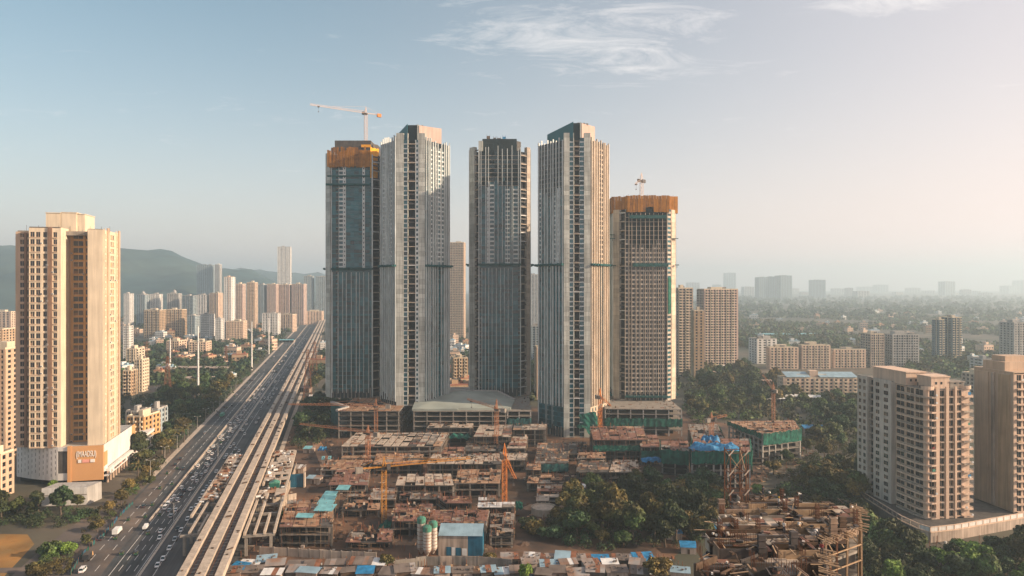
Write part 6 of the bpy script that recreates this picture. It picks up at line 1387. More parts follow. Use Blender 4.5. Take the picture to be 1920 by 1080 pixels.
# turquoise roofing sheets, blue curved screen, walls
for k, (x, y, w_, d_) in enumerate(((644, 919, 6.2, 5.5), (620, 930, 6.3, 4.2), (616, 938, 7, 4), (611, 947, 7.6, 4.2), (610, 957, 8.5, 7.5), (572, 972, 7.5, 3.2))):
    p = G(x, y, 9.4); o = thing('roof_sheet_bay', ['turquoise sheet roof, highest of the stepped row', 'turquoise sheet roof, second of the stepped row', 'turquoise sheet roof, third of the stepped row', 'turquoise sheet roof, fourth of the stepped row', 'widest turquoise sheet roof at the bottom of the row', 'pale turquoise sheet at the front edge of the frame'][k], 'roof', (p[0], p[1], 9.3), R(-4))
    n = 4
    for i in range(n):
        x0, x1 = -w_ / 2 + w_ * i / n, -w_ / 2 + w_ * (i + 1) / n - .04; b = MB(); j = rnd.uniform(0, .06); b.hex([(x0, -d_ / 2, .9 + j), (x1, -d_ / 2, .9 + j), (x1, d_ / 2, 1.8 + j), (x0, d_ / 2, 1.8 + j)], [(x0, -d_ / 2, 1.0 + j), (x1, -d_ / 2, 1.0 + j), (x1, d_ / 2, 1.9 + j), (x0, d_ / 2, 1.9 + j)]); b.build('sheet', 'sheet_cyan', o)
    for sx in (-1, 1):
        for sy in (-1, 1): piece('post', 'timber', o, (sx * (w_ / 2 - .2), sy * (d_ / 2 - .3), -9.2 if k < 2 else 0), (.15, .15, (.9 if sy < 0 else 1.7) + (9.2 if k < 2 else 0)))
p = G(540, 915); t = thing('curved_screen', 'dark blue curved steel screen standing beside the viaduct', 'screen', (p[0], p[1], 0), R(6)); n = 9
for i in range(n):
    q0, q1 = math.pi * (.15 + .7 * i / n), math.pi * (.15 + .7 * (i + 1) / n); A = (-9 * math.cos(q0), 4 * math.sin(q0) * -.3 + 2); B = (-9 * math.cos(q1), 4 * math.sin(q1) * -.3 + 2); fr = frame(A, B); b = MB(); fbox(b, fr, 0, fr[3] - .04, -.12, .12, 0, 7.2); b.build('panel', 'sheet_deep_blue', t)
for s in (-1, 1): piece('buttress', 'concrete_pale', t, (s * 8.6, 1.2, 0), (.7, 3, 7.8))
for lab, pts, h, m in (('long pale compound wall across the front of the site', [(487, 1041), (540, 1043), (600, 1047), (660, 1050), (706, 1052)], 3.4, 'concrete_pale'), ('grey compound wall below the silos and blue shed', [(742, 1068), (800, 1060), (850, 1060), (920, 1062), (960, 1066)], 3.6, 'concrete'), ('pale wall running along the right side of the viaduct', [(512, 1010), (520, 980), (540, 925), (556, 880)], 4.0, 'concrete_pale'), ('sheet metal screen wall left of the turquoise roofs', [(512, 952), (540, 948), (556, 945)], 5.5, 'concrete_pale')):
    P = [G(x, y) for x, y in pts]; o = P[0]; t = thing('compound_wall', lab, 'wall', (o[0], o[1], 0))
    for i in range(len(P) - 1):
        A, B = P[i] - o, P[i + 1] - o; fr = frame(A, B); n = max(1, int(fr[3] / 4))
        for k in range(n):
            b = MB(); fbox(b, fr, k * fr[3] / n + .03, (k + 1) * fr[3] / n - .03, -.15, .15, 0, h + rnd.uniform(-.2, .1)); b.build('wall_panel', m if rnd.random() < .8 else 'wall_dirty', t)
            q = fr[0] + fr[1] * (k * fr[3] / n); piece('pillar', 'concrete', t, (q[0], q[1], 0), (.45, .45, h + .25), math.atan2(fr[1][1], fr[1][0]))
# cement silos
for k, (x, yb, yt, lab) in enumerate(((790, 1042, 968, 'pale cement silo with a green top, left and tallest of three'), (801, 1046, 984, 'pale cement silo with a green top, front one of three'), (812, 1042, 976, 'pale cement silo with a green top, right one of three'))):
    p = G(x, yb); h = Z_(yt, p[1]); t = thing('cement_silo', lab, 'silo', (p[0], p[1], 0)); r_ = 1.7
    b = MB(); b.cyl((0, 0, 3.2), (0, 0, h - 2.6), r_, n=18); b.build('drum', 'silo', t); b = MB(); b.cyl((0, 0, h - 2.6), (0, 0, h - .6), r_ * 1.06, n=18); b.cyl((0, 0, h - .6), (0, 0, h), r_ * 1.06, r_ * .5, 18); b.build('cap', 'silo_green', t)
    b = MB(); b.cyl((0, 0, .9), (0, 0, 3.2), .3, r_, 14); b.build('hopper', 'silo', t)
    for q in range(6):
        b = MB(); zz = 3.4 + (h - 6) * q / 6; b.cyl((0, 0, zz), (0, 0, zz + .16), r_ * 1.05, n=18); b.build('band', 'rust', t)
    for q in range(4): piece('leg', 'rust', t, (1.35 * math.cos(q * 1.57 + .7), 1.35 * math.sin(q * 1.57 + .7), 0), (.22, .22, 3.3))
    b = MB(); b.bar((-.25, -r_ - .25, .3), (-.25, -r_ - .25, h - .4), .07); b.bar((.25, -r_ - .25, .3), (.25, -r_ - .25, h - .4), .07)
    for q in range(int(h / .6)): b.bar((-.25, -r_ - .25, .4 + q * .6), (.25, -r_ - .25, .4 + q * .6), .05)
    b.build('ladder', 'rust', t); b = MB()
    for q in range(10): a0 = q / 10 * 6.283; b.bar((r_ * math.cos(a0), r_ * math.sin(a0), h - .5), (r_ * math.cos(a0), r_ * math.sin(a0), h + .7), .07)
    b.cyl((0, 0, h + .62), (0, 0, h + .7), r_ * 1.0, n=14, cap=False); b.build('guard_rail', 'rust', t)
# blue plant shed
p = G(864, 1042); t = thing('plant_shed', 'blue and tan sheet metal shed with a pale blue roof beside the silos', 'shed', (p[0], p[1] + 3, 0), R(-2)); w_, h = 18.0, 8.2
for i in range(9):
    x0, x1 = -w_ / 2 + w_ * i / 9, -w_ / 2 + w_ * (i + 1) / 9 - .03; b = MB(); b.box(x0, x1, -3.1, -3.0, 0, h); b.build('wall_sheet', 'wall_dirty' if i < 6 else 'sheet_deep_blue', t)
    b = MB(); b.hex([(x0, -3.6, h), (x1, -3.6, h), (x1, 4, h + 2.6), (x0, 4, h + 2.6)], [(x0, -3.6, h + .1), (x1, -3.6, h + .1), (x1, 4, h + 2.7), (x0, 4, h + 2.7)]); b.build('roof_sheet', 'sheet_blue', t)
for x0, x1, z1, m in ((-5.8, -3.8, 3.6, 'sheet_deep_blue'), (-3.6, -2.2, 3.4, 'sheet_white'), (-2.0, .2, 3.3, 'sheet_deep_blue'), (.6, 2.6, 3.0, 'sheet_white')): b = MB(); b.box(x0, x1, -3.2, -3.12, .1, z1); b.build('door', m, t)
b = MB(); b.box(-w_ / 2, -w_ / 2 + .1, -3, 4, 0, h); b.box(w_ / 2 - .1, w_ / 2, -3, 4, 0, h); b.box(-w_ / 2, w_ / 2, 3.9, 4, 0, h + 2); b.build('side_wall', 'sheet_deep_blue', t)
# round sand pit / clarifier
p = G(1020, 962); t = thing('round_tank', 'pale round concrete tank with spilled sand right of the orange crane', 'tank', (p[0], p[1], 0)); b = MB()
for i in range(18):
    a0, a1 = i / 18 * 6.283, (i + 1) / 18 * 6.283; fr = frame((6 * math.cos(a1), 6 * math.sin(a1)), (6 * math.cos(a0), 6 * math.sin(a0))); fbox(b, fr, 0, fr[3], -.2, .2, 0, 3.2)
b.build('tank_wall', 'concrete_pale', t); b = MB(); b.cyl((0, 0, 0), (0, 0, 2.6), 5.7, n=18); b.build('fill', 'concrete_pale', t); b = MB(); b.cyl((2, 7, 0), (2, 7, 2.4), 7, 1.0, 14); b.cyl((9, 3, 0), (9, 3, 2.8), 6, .6, 14); b.cyl((-6, 8, 0), (-6, 8, 1.8), 4, .6, 12); b.build('sand_heap', 'plywood', t)
# loose material all over the ground of the site
clutter('loose building material strewn over the left part of the site', [G(560, 1030), G(760, 1040), G(760, 840), G(600, 830)], .02, 420, big=2.8, seed=1)
clutter('loose building material strewn over the middle of the site', [G(760, 1040), G(960, 1040), G(1000, 840), G(760, 835)], .02, 420, big=2.8, seed=2)
clutter('loose building material strewn over the right part of the site', [G(980, 1000), G(1080, 960), G(1300, 840), G(1000, 835)], .02, 360, big=2.8, seed=3)
clutter('rubble and sacks beyond the blue tarpaulin block', [G(1400, 905), G(1500, 900), G(1540, 820), G(1420, 850)], .02, 260, big=3, seed=4)
clutter('loose building material along the right side of the viaduct', [G(430, 1075), G(510, 1060), G(560, 870), G(530, 860)], .02, 260, big=3, seed=5)
clutter('scrap lying on the ground behind the left podium', [(-165, 500), (-128, 500), (-128, 640), (-175, 640)], .02, 160, big=3, seed=6)
# ------------------------------------------------------------------ the near building whose top deck is being shuttered
DZ = 76.0
def near_building():
    r = random.Random(11)
    poly = [(21.5, 81), (35.6, 81), (40.6, 93), (41.2, 96), (48.6, 101), (53.6, 112), (39.0, 118), (33.5, 112.5), (26, 99)]
    o = np.array((37.0, 99.0)); t = thing('rising_building', 'near concrete building with a timber strewn top deck and dark shafts at its front', 'building', (o[0], o[1], 0)); P = [np.array(p) - o for p in poly]
    def inside(x, y):
        c = False
        for i in range(len(P)):
            a, b_ = P[i], P[i - 1]
            if (a[1] > y) != (b_[1] > y) and x < (b_[0] - a[0]) * (y - a[1]) / (b_[1] - a[1]) + a[0]: c = not c
        return c
    # storeys below
    zf = DZ - 3.2; k = 0
    while zf > 1:
        b = MB(); b.prism([p * .985 for p in P], zf - .35, zf); b.build('slab', 'concrete_dark' if k % 3 else 'concrete', t)
        for i in range(0, len(P)):
            fr = frame(P[i], P[(i + 1) % len(P)]); n = max(1, int(fr[3] / 5))
            if k > 5: n = 1
            for j in range(n): q = fr[0] + fr[1] * (fr[3] * (j + .3) / n) - fr[2] * .7; piece('column', 'concrete' if r.random() < .6 else 'concrete_dark', t, (q[0], q[1], zf - 3.2), (.5, .6, 2.84), math.atan2(fr[1][1], fr[1][0]))
        zf -= 3.2; k += 1
    b = MB(); b.prism([p * .88 for p in P], 0, DZ - 2.6); b.build('dark_infill', 'void_dark', t)  # added near-black fill, shade of the storeys put into its colour
    # top deck: boards and panels round the open beam and shaft wells
    PITS = [(-14.5, -10.4, -17.5, -9.4), (-8.7, -4.5, -17.5, -9.4), (-2.7, 1.7, -17.5, -9.4), (-10.5, -4.5, -7.2, -4.4), (-3.0, 3.0, -7.0, -5.0), (-9, -3, -2.8, -.4), (-1, 5.5, -3, -1), (6.5, 11, -3.4, -.8), (-6, -1, 1.6, 3.6), (1, 7, 2.0, 3.6), (8.5, 13, 2.4, 4.2), (-3, 3, 6.4, 8.4), (5, 10.5, 6.6, 8.2), (0, 4.5, 11.2, 13), (6.4, 12, 10.6, 12.2), (-1, 1.5, 14.4, 16)]
    PITS = PITS[:3] + [q for q in PITS[3:] if all(inside(a_, b_) for a_ in q[:2] for b_ in q[2:])] + [(-6.8, -5, 4.6, 6.2), (3.6, 4.8, 9, 10.4), (-10.6, -8.4, -3, -1), (6, 9, .2, 1.2)]
    for (x0, x1, y0, y1) in PITS[3:]:
        for (a_, b_, c_, d_) in ((x0, x1, y0 - .12, y0), (x0, x1, y1, y1 + .12), (x0 - .12, x0, y0, y1), (x1, x1 + .12, y0, y1)):
            b = MB(); b.box(a_, b_, c_, d_, DZ - 1.6, DZ + r.uniform(.1, .6)); b.build('form_wall', r.choice(['timber', 'board', 'timber_dark', 'concrete_pale', 'timber_dark', 'concrete', 'steel_dark']), t)
        b = MB(); b.box(x0, x1, y0, y1, DZ - 2.5, DZ - 2.2); b.build('well_floor', 'void_dark', t)  # near-black sheet paints the deep shade of the well
    gx = np.arange(-17, 18, 1.5); gy = np.arange(-18, 20, 1.9)
    for j, y in enumerate(gy):
        for i, x in enumerate(gx):
            if not (inside(x, y) and inside(x + 1.4, y + 1.8) and inside(x + 1.4, y) and inside(x, y + 1.8)): continue
            wu = o[0] + x; front = y < -8
            if any(q[0] < x + .7 < q[1] and q[2] < y + .9 < q[3] for q in PITS): continue
            if r.random() < .08: continue
            z = DZ + r.uniform(-.08, .08) - (.9 if front else 0)
            b = MB(); b.rbox(x + .7, y + .9, 1.42, 1.8, z - .14, z, r.uniform(-.04, .04)); b.build('deck_panel', r.choice(['board', 'concrete_pale', 'concrete', 'concrete_pale', 'board', 'plywood_red', 'concrete', 'concrete_dark', 'timber_dark']), t)
    for i in range(40):                              # shuttering beams and low form walls
        x, y = r.uniform(-16, 16), r.uniform(-17, 18)
        if not inside(x, y): continue
        a = r.choice((.05, .05, .05, 1.6, 1.57, .7)) + r.uniform(-.08, .08); L = r.uniform(2, 6); h = r.uniform(.2, .9)
        b = MB(); b.rbox(x, y, L, .14, DZ + .02, DZ + h, a); b.rbox(x + .3, y + .3, L, .14, DZ + .02, DZ + h * .9, a); b.build('form_wall', r.choice(['timber_dark', 'board', 'timber', 'steel_dark', 'plywood_red']), t)
    for i in range(22):                              # column cages and boxed column forms
        x, y = r.uniform(-15, 15), r.uniform(-9, 17)
        if not inside(x, y): continue
        b = MB(); h = r.uniform(1.2, 2.4)
        if i % 3:
            for q in range(8): a = q / 8 * 6.283; b.bar((x + .32 * math.cos(a), y + .22 * math.sin(a), DZ - .3), (x + .32 * math.cos(a) + r.uniform(-.05, .05), y + .22 * math.sin(a), DZ + h), .05)
            for q in range(4): b.rbox(x, y, .7, .5, DZ + .2 + q * h / 4.5, DZ + .25 + q * h / 4.5)
            b.build('column_cage', 'rust_dark', t)
        else: b.rbox(x, y, .9, .6, DZ, DZ + h, .05); b.rbox(x, y, 1.1, .8, DZ + h * .3, DZ + h * .3 + .12, .05); b.rbox(x, y, 1.1, .8, DZ + h * .7, DZ + h * .7 + .12, .05); b.build('column_form', r.choice(['timber_dark', 'board', 'steel_dark']), t)
    b = MB()                                         # upright rebar in rows
    for i in range(40):
        x, y = r.uniform(-16, 16), r.uniform(-17, 18)
        if not inside(x, y): continue
        n = r.randint(6, 14); a = r.choice((0, 1.57))
        for q in range(n): px_, py_ = x + math.cos(a) * q * .3, y + math.sin(a) * q * .3; b.bar((px_, py_, DZ - .3), (px_ + r.uniform(-.05, .05), py_, DZ + r.uniform(.7, 1.5)), .045)
    b.build('rebar', 'rust_dark', t, kind='stuff')
    b = MB()                                         # loose planks, sheets, sacks
    for i in range(430):
        x, y = r.uniform(-16, 16), r.uniform(-18, 18)
        if not inside(x, y): continue
        z = DZ + r.uniform(.03, .5)
        k = r.random()
        if k < .6: L = r.uniform(.7, 2.6); a = r.choice((0, 0, 1.57, 1.57, r.uniform(0, 3))) + r.uniform(-.15, .15); dz = r.uniform(-.25, .35); b.bar((x - math.cos(a) * L / 2, y - math.sin(a) * L / 2, z), (x + math.cos(a) * L / 2, y + math.sin(a) * L / 2, z + dz), r.uniform(.06, .2), r.choice((0, 0, 1, 3)), .07)
        elif k < .9: b.rbox(x, y, r.uniform(.3, 1.0), r.uniform(.25, .7), z, z + r.uniform(.04, .35), r.uniform(0, 3), r.choice((0, 1, 1, 3, 3, 3, 4, 5)), tilt=r.uniform(-.1, .1))
        else: b.rbox(x, y, .3, .22, z, z + .22, r.uniform(0, 3), 2)
    b.build('loose_timber', ['timber', 'timber_dark', 'cloth_white', 'steel_dark', 'plywood_red', 'sheet_grey'], t, kind='stuff')
    # front shafts: walls around dark wells below the deck
    for x0, x1 in ((-14.6, -10.4), (-8.6, -4.6), (-2.6, 1.6)):
        for (a_, b_, c_, d_) in ((x0, x0 + .3, -17.4, -10.5), (x1 - .3, x1, -17.4, -10.5), (x0, x1, -10.5, -10.2)):
            b = MB(); b.box(a_, b_, c_, d_, DZ - 9, DZ - .4 + r.uniform(-.2, .3)); b.build('shaft_wall', r.choice(['concrete', 'timber_dark', 'concrete_dark']), t)
        b = MB(); b.box(x0 + .3, x1 - .3, -17, -10.5, DZ - 9, DZ - 7.5); b.build('shaft_floor', 'void_dark', t)  # near-black bottom, shade of the shaft painted in
        for q in range(7):
            for yy in (-17.3, -14): b = MB(); b.bar((x0, yy, DZ - 7 + q), (x1, yy, DZ - 7 + q + r.uniform(-.1, .1)), .08); b.build('wale', 'timber_dark', t)
    # right edge: bamboo poles poking out, slanting posts, plank fringe
    edges = [(P[1], P[2]), (P[3], P[4]), (P[4], P[5])]
    for A, B in edges:
        fr = frame(A, B); n = int(fr[3] / .55)
        for q in range(n):
            p = fr[0] + fr[1] * (q * .55) ; e = p + fr[2] * r.uniform(.5, 1.7); b = MB(); z = DZ + .15 + r.uniform(-.1, .2); b.bar((p[0] - fr[2][0], p[1] - fr[2][1], z), (e[0], e[1], z - r.uniform(.0, .5)), .12); b.build('bamboo_pole', 'timber', t)
        for q in range(max(2, int(fr[3] / 2.6))):
            p = fr[0] + fr[1] * (q * 2.6 + .5) + fr[2] * .35; b = MB(); b.bar((p[0] + r.uniform(-.4, .4), p[1], DZ - 13), (p[0], p[1], DZ + .2), .24); b.build('prop', r.choice(['timber', 'rust_dark', 'timber']), t)
            b = MB(); b.bar((p[0], p[1], DZ - 3), (p[0] - fr[2][0] * 2, p[1] - fr[2][1] * 2, DZ - .4), .14); b.build('brace', 'timber', t)
        for z in (DZ - 2.2, DZ - 4.4, DZ - 7, DZ - 10):
            q0, q1 = fr[0] + fr[2] * .4, fr[0] + fr[1] * fr[3] + fr[2] * .4; b = MB(); b.bar((q0[0], q0[1], z), (q1[0], q1[1], z), .14); b.build('ledger', 'timber', t)
        b = MB(); fbox(b, fr, 0, fr[3], -.1, .05, DZ - .9, DZ + .05); b.build('edge_board', 'board', t)
    b = MB(); fr = frame(P[1], P[2]); fbox(b, fr, 1, 5, .1, .4, DZ - 7, DZ - 3.6); b.build('infill_panel', 'wall_orange', t)
    # scaffolding in front
    b = MB()
    for q in range(12):
        x = -15.4 + q * 2.0; b.bar((x, -18.4, DZ - 12), (x + r.uniform(-.2, .2), -18.4, DZ + r.uniform(-.5, 1.2)), .1)
        if q % 2: b.bar((x, -18.4, DZ - 6), (x + 2, -18.4, DZ - 2), .07)
    for z in (DZ - 1.2, DZ - 3.4, DZ - 5.6): b.bar((-15.6, -18.45, z), (8, -18.45, z), .09)
    b.build('scaffold', 'rust', t)
near_building()

def hoist():
    Y = 113.5; x = X_(1378.5, Y); t = thing('hoist_tower', 'tall rusty lattice hoist tower at the left corner of the near building', 'hoist', (x, Y, 0), R(4)); w_ = 2.5; zt = Z_(846, Y)
    for sx in (-1, 1):
        for sy in (-1, 1):
            b = MB(); b.bar((sx * w_ / 2, sy * w_ / 2, 0), (sx * w_ / 2, sy * w_ / 2, zt + .4), .16); b.build('post', 'rust_dark', t)
            if sx > 0: b = MB(); b.bar((sx * w_ / 2 + .35, sy * w_ / 2, 0), (sx * w_ / 2 + .35, sy * w_ / 2, zt - .2), .1); b.build('post', 'rust_dark', t)
    z = zt; k = 0
    while z > 45:
        for (a, c) in (((-1, -1), (1, -1)), ((1, -1), (1, 1)), ((1, 1), (-1, 1)), ((-1, 1), (-1, -1))):
            b = MB(); b.bar((a[0] * w_ / 2, a[1] * w_ / 2, z), (c[0] * w_ / 2, c[1] * w_ / 2, z), .1); b.build('ring_beam', 'rust_dark', t)
            p, q = (a, c) if k % 2 else (c, a); b = MB(); b.bar((p[0] * w_ / 2, p[1] * w_ / 2, z), (q[0] * w_ / 2, q[1] * w_ / 2, z - 3.1), .09); b.build('diagonal', 'timber' if k % 3 == 0 else 'rust_dark', t)
        for sx in (-1, 1): b = MB(); b.bar((sx * w_ / 2 - .3, -w_ / 2 - .1, z - .4), (sx * w_ / 2 + .5, -w_ / 2 - .1, z + .5), .16); b.build('clamp', 'concrete_pale', t)
        z -= 3.1; k += 1
    b = MB(); V = []; zz = Z_(958, Y); n = 12
    for j in range(6):
        for i in range(n): a = i / n * 6.283; rr = 1.9 - .12 * j + .15 * math.sin(3 * a + j); V.append((rr * math.cos(a), rr * math.sin(a), zz - j * .75))
    b.add(V, [(j * n + i, j * n + (i + 1) % n, (j + 1) * n + (i + 1) % n, (j + 1) * n + i) for j in range(5) for i in range(n)]); b.build('net_wrap', 'net_green', t)
    b = MB(); b.bar((1.5, 0, Z_(950, Y)), (6, -3, DZ + .2), .16); b.build('tie', 'rust', t)
hoist()

# ---- workers
def person(label, pos, pose, face, shirt, trousers, head='hair', z=0.0):
    J = {'pel': (0, 0, .92), 'chest': (0, .02, 1.28), 'neck': (0, .02, 1.46), 'head': (0, .04, 1.62), 'top': (0, .03, 1.72)}
    for s, n in ((-1, 'l'), (1, 'r')):
        J['hip' + n] = (s * .1, 0, .9); J['kn' + n] = (s * .11, .03, .5); J['an' + n] = (s * .11, -.02, .09); J['to' + n] = (s * .12, .17, .04)
        J['sh' + n] = (s * .19, .01, 1.40); J['el' + n] = (s * .25, .02, 1.12); J['wr' + n] = (s * .25, .1, .88); J['pm' + n] = (s * .25, .12, .80)
    def rot(names, piv, ang):
        for n in names:
            y, zz = J[n][1] - piv[1], J[n][2] - piv[2]; c, s_ = math.cos(ang), math.sin(ang); J[n] = (J[n][0], piv[1] + c * y + s_ * zz, piv[2] - s_ * y + c * zz)
    up = ['chest', 'neck', 'head', 'top'] + [a + n for a in ('sh', 'el', 'wr', 'pm') for n in 'lr']
    if pose == 'bend': rot(up, J['pel'], R(68)); [rot([a + n for a in ('el', 'wr', 'pm')], J['sh' + n], R(-55)) for n in 'lr']
    if pose == 'lean': rot(up, J['pel'], R(24)); [rot([a + n for a in ('el', 'wr', 'pm')], J['sh' + n], R(-35)) for n in 'lr']
    if pose == 'walk': rot(['knl', 'anl', 'tol'], J['hipl'], R(-24)); rot(['knr', 'anr', 'tor'], J['hipr'], R(20)); rot(['ell', 'wrl', 'pml'], J['shl'], R(20)); rot(['elr', 'wrr', 'pmr'], J['shr'], R(-22))
    if pose == 'crouch':
        for k in list(J):
            if k[:2] not in ('kn', 'an', 'to'): J[k] = (J[k][0], J[k][1] - .16, J[k][2] - .52)
        for n in 'lr': J['kn' + n] = (J['kn' + n][0] * 1.5, .3, .5)
        rot(up, J['pel'], R(42)); [rot([a + n for a in ('el', 'wr', 'pm')], J['sh' + n], R(-45)) for n in 'lr']
    E = [('pel', 'chest', 's'), ('chest', 'neck', 's'), ('neck', 'head', 'k'), ('head', 'top', 'k')]
    for n in 'lr': E += [('pel', 'hip' + n, 't'), ('hip' + n, 'kn' + n, 't'), ('kn' + n, 'an' + n, 't'), ('an' + n, 'to' + n, 'h'), ('chest', 'sh' + n, 's'), ('sh' + n, 'el' + n, 's'), ('el' + n, 'wr' + n, 'k'), ('wr' + n, 'pm' + n, 'k')]
    RD = {'pel': .15, 'chest': .17, 'neck': .065, 'head': .1, 'top': .07, 'hip': .1, 'kn': .07, 'an': .045, 'to': .04, 'sh': .075, 'el': .05, 'wr': .033, 'pm': .038}
    for n, s in (('l', -1), ('r', 1)):
        d = np.array(J['pm' + n]) - np.array(J['wr' + n])
        for q in range(5):
            k = 'f%d%s' % (q, n); off = np.array(((q - 2) * .018, .02 + (.02 if q == 0 else 0), 0)); J[k] = tuple(np.array(J['pm' + n]) + d * (.75 if q else .3) + off + (np.array((0, .03, 0)) if q == 0 else 0)); E.append(('pm' + n, k, 'k')); RD['f%d' % q] = .011
    names = list(J); me = bpy.data.meshes.new('person'); me.from_pydata([J[n] for n in names], [(names.index(a), names.index(b_)) for a, b_, _ in E], [])
    o = bpy.data.objects.new('tmp', me); COL.objects.link(o); md = o.modifiers.new('s', 'SKIN'); 
    for i, n in enumerate(names):
        k = n if n in RD else n[:-1]; rr = RD[k]; me.skin_vertices[0].data[i].radius = (rr, rr * (.75 if k in ('chest', 'pel') else 1)); me.skin_vertices[0].data[i].use_root = n == 'pel'
    sb = o.modifiers.new('u', 'SUBSURF'); sb.levels = 1; sb.render_levels = 1
    dg = bpy.context.evaluated_depsgraph_get(); m2 = bpy.data.meshes.new_from_object(o.evaluated_get(dg)); bpy.data.objects.remove(o)
    m2.materials.clear(); ms = {'s': 0, 't': 1, 'k': 2, 'h': 3}
    for m in (shirt, trousers, 'skin', 'tyre'): m2.materials.append(MAT(m))
    A = np.array([J[a] for a, _, _ in E]); B = np.array([J[b_] for _, b_, _ in E]); D_ = B - A; LL = (D_ ** 2).sum(1)
    for p in m2.polygons:
        c = np.array(p.center); tt = np.clip(((c - A) * D_).sum(1) / LL, 0, 1); d = ((A + D_ * tt[:, None] - c) ** 2).sum(1); p.material_index = ms[E[int(d.argmin())][2]]; p.use_smooth = True
    ob = obj('person', m2, None, loc=(pos[0], pos[1], z), rz=face, label=label, cat='person')
    h = np.array(J['head']); up_ = np.array(J['top']) - h; b = MB(); up_ = up_ / np.linalg.norm(up_); c = Vector(h + up_ * .05)
    for k in range(4):
        t0, t1 = k / 4 * 1.57, (k + 1) / 4 * 1.57; b.cyl(c + Vector(up_) * (.12 * math.sin(t0)), c + Vector(up_) * (.12 * math.sin(t1)), .118 * math.cos(t0), .118 * math.cos(t1) + .004, 10)
    b.build('hard_hat' if head != 'hair' else 'hair', head, ob)
zd = DZ + .08
for lab, x, y, pose, face, sh, tr, hd in [
    ('person in pale shirt and dark trousers standing on the top deck', 1470, 1000, 'stand', 2.2, 'cloth_white', 'cloth_dark', 'hair'),
    ('person in dark clothes standing at the far edge of the top deck', 1431, 931, 'stand', .4, 'cloth_dark', 'cloth_dark', 'hair'),
    ('person in white bending over shuttering near the far edge', 1503, 938, 'bend', 1.2, 'cloth_white', 'cloth_dark', 'hair'),
    ('person in pale shirt crouching in the middle of the deck', 1498, 990, 'crouch', -.6, 'cloth_white', 'cloth_tan', 'hair'),
    ('person in tan bending near the front of the deck', 1424, 1034, 'bend', -1.0, 'cloth_tan', 'cloth_white', 'hair'),
    ('person in red shirt standing near the right front of the deck', 1541, 1040, 'lean', 2.6, 'cloth_red', 'cloth_dark', 'hair'),
    ('person in white bending at the right of the deck', 1533, 1010, 'bend', .2, 'cloth_white', 'cloth_dark', 'hair'),
    ('person in pale shirt walking by the tall shuttering', 1460, 953, 'walk', -1.4, 'cloth_white', 'cloth_dark', 'helmet_yellow'),
    ('person in dark shirt bending at the right edge of the deck', 1556, 985, 'lean', 1.0, 'cloth_dark', 'cloth_tan', 'hair')]:
    person(lab, G(x, y, zd), pose, face, sh, tr, hd, zd)
# ------------------------------------------------------------------ trees
def crown_mesh(seed, m, n_leaf=3600, rad=5.0, hgt=7.0, base=4.0, leaf=.55, lobes=16):
    r = np.random.RandomState(seed); C = []; 
    while len(C) < lobes:
        p = r.uniform(-1, 1, 3)
        if np.dot(p, p) > 1: continue
        C.append((p[0] * rad * .68, p[1] * rad * .68, base + hgt * .5 + p[2] * hgt * .36, r.uniform(.26, .46) * rad))
    C = np.array(C); k = r.choice(lobes, n_leaf, p=(C[:, 3] ** 2) / (C[:, 3] ** 2).sum()); d = r.normal(size=(n_leaf, 3)); d /= np.linalg.norm(d, axis=1)[:, None]
    low = d[:, 2] < -.35; d[low, 2] *= .4
    c = C[k, :3] + d * C[k, 3:4] * (r.uniform(.35, 1.08, (n_leaf, 1)) ** .6) * np.array((1, 1, .8))
    n = d + r.normal(size=(n_leaf, 3)) * .55; n /= np.linalg.norm(n, axis=1)[:, None]
    a = np.cross(n, r.normal(size=(n_leaf, 3))); a /= np.linalg.norm(a, axis=1)[:, None]; b_ = np.cross(n, a)
    s = r.uniform(.55, 1.35, (n_leaf, 1)) * leaf; a = a * s; b_ = b_ * s * .65
    V = np.stack([c - a, c - b_ * .9, c + a, c + b_], 1).reshape(-1, 3)
    me = bpy.data.meshes.new('crown'); me.from_pydata(V.tolist(), [], np.arange(n_leaf * 4).reshape(-1, 4).tolist()); me.materials.append(MAT(m)); me.update(); return me
def trunk_mesh(seed, h=5.5, rad=5.0):
    r = random.Random(seed); b = MB(); p = (0, 0, 0)
    for k in range(3):
        q = (p[0] + r.uniform(-.3, .3), p[1] + r.uniform(-.3, .3), p[2] + h / 3); b.cyl(p, q, .42 - .09 * k, .34 - .09 * k, 8); p = q
        if k:
            for j in range(3): a = r.uniform(0, 6.28); b.cyl(p, (p[0] + math.cos(a) * rad * .55, p[1] + math.sin(a) * rad * .55, p[2] + r.uniform(1, 2.6)), .18, .06, 6)
    return b.mesh('trunk', 'bark')
def palm_mesh(seed):
    r = random.Random(seed); b = MB()
    for i in range(20):
        a = r.uniform(0, 6.28); el = r.uniform(-.25, .9); L = r.uniform(2.6, 3.6); P = []
        for k in range(6):
            s = k / 5; P.append(np.array((math.cos(a) * L * s, math.sin(a) * L * s, 8.6 + math.sin(el) * L * s - 1.5 * s * s)))
        sd = np.array((-math.sin(a), math.cos(a), 0))
        for k in range(5):
            w0, w1 = .5 * (1 - abs(k / 5 - .35)), .5 * (1 - abs((k + 1) / 5 - .35)) * (k < 4)
            for s in (-1, 1): b.add([P[k], P[k + 1], P[k + 1] + sd * s * w1 + (0, 0, -.25), P[k] + sd * s * w0 + (0, 0, -.2)], [(0, 1, 2, 3)])
    t = MB(); t.cyl((0, 0, 0), (.2, .1, 4.5), .26, .2, 8); t.cyl((.2, .1, 4.5), (0, 0, 8.7), .2, .15, 8)
    return b.mesh('crown', 'leaf_warm'), t.mesh('trunk', 'bark')
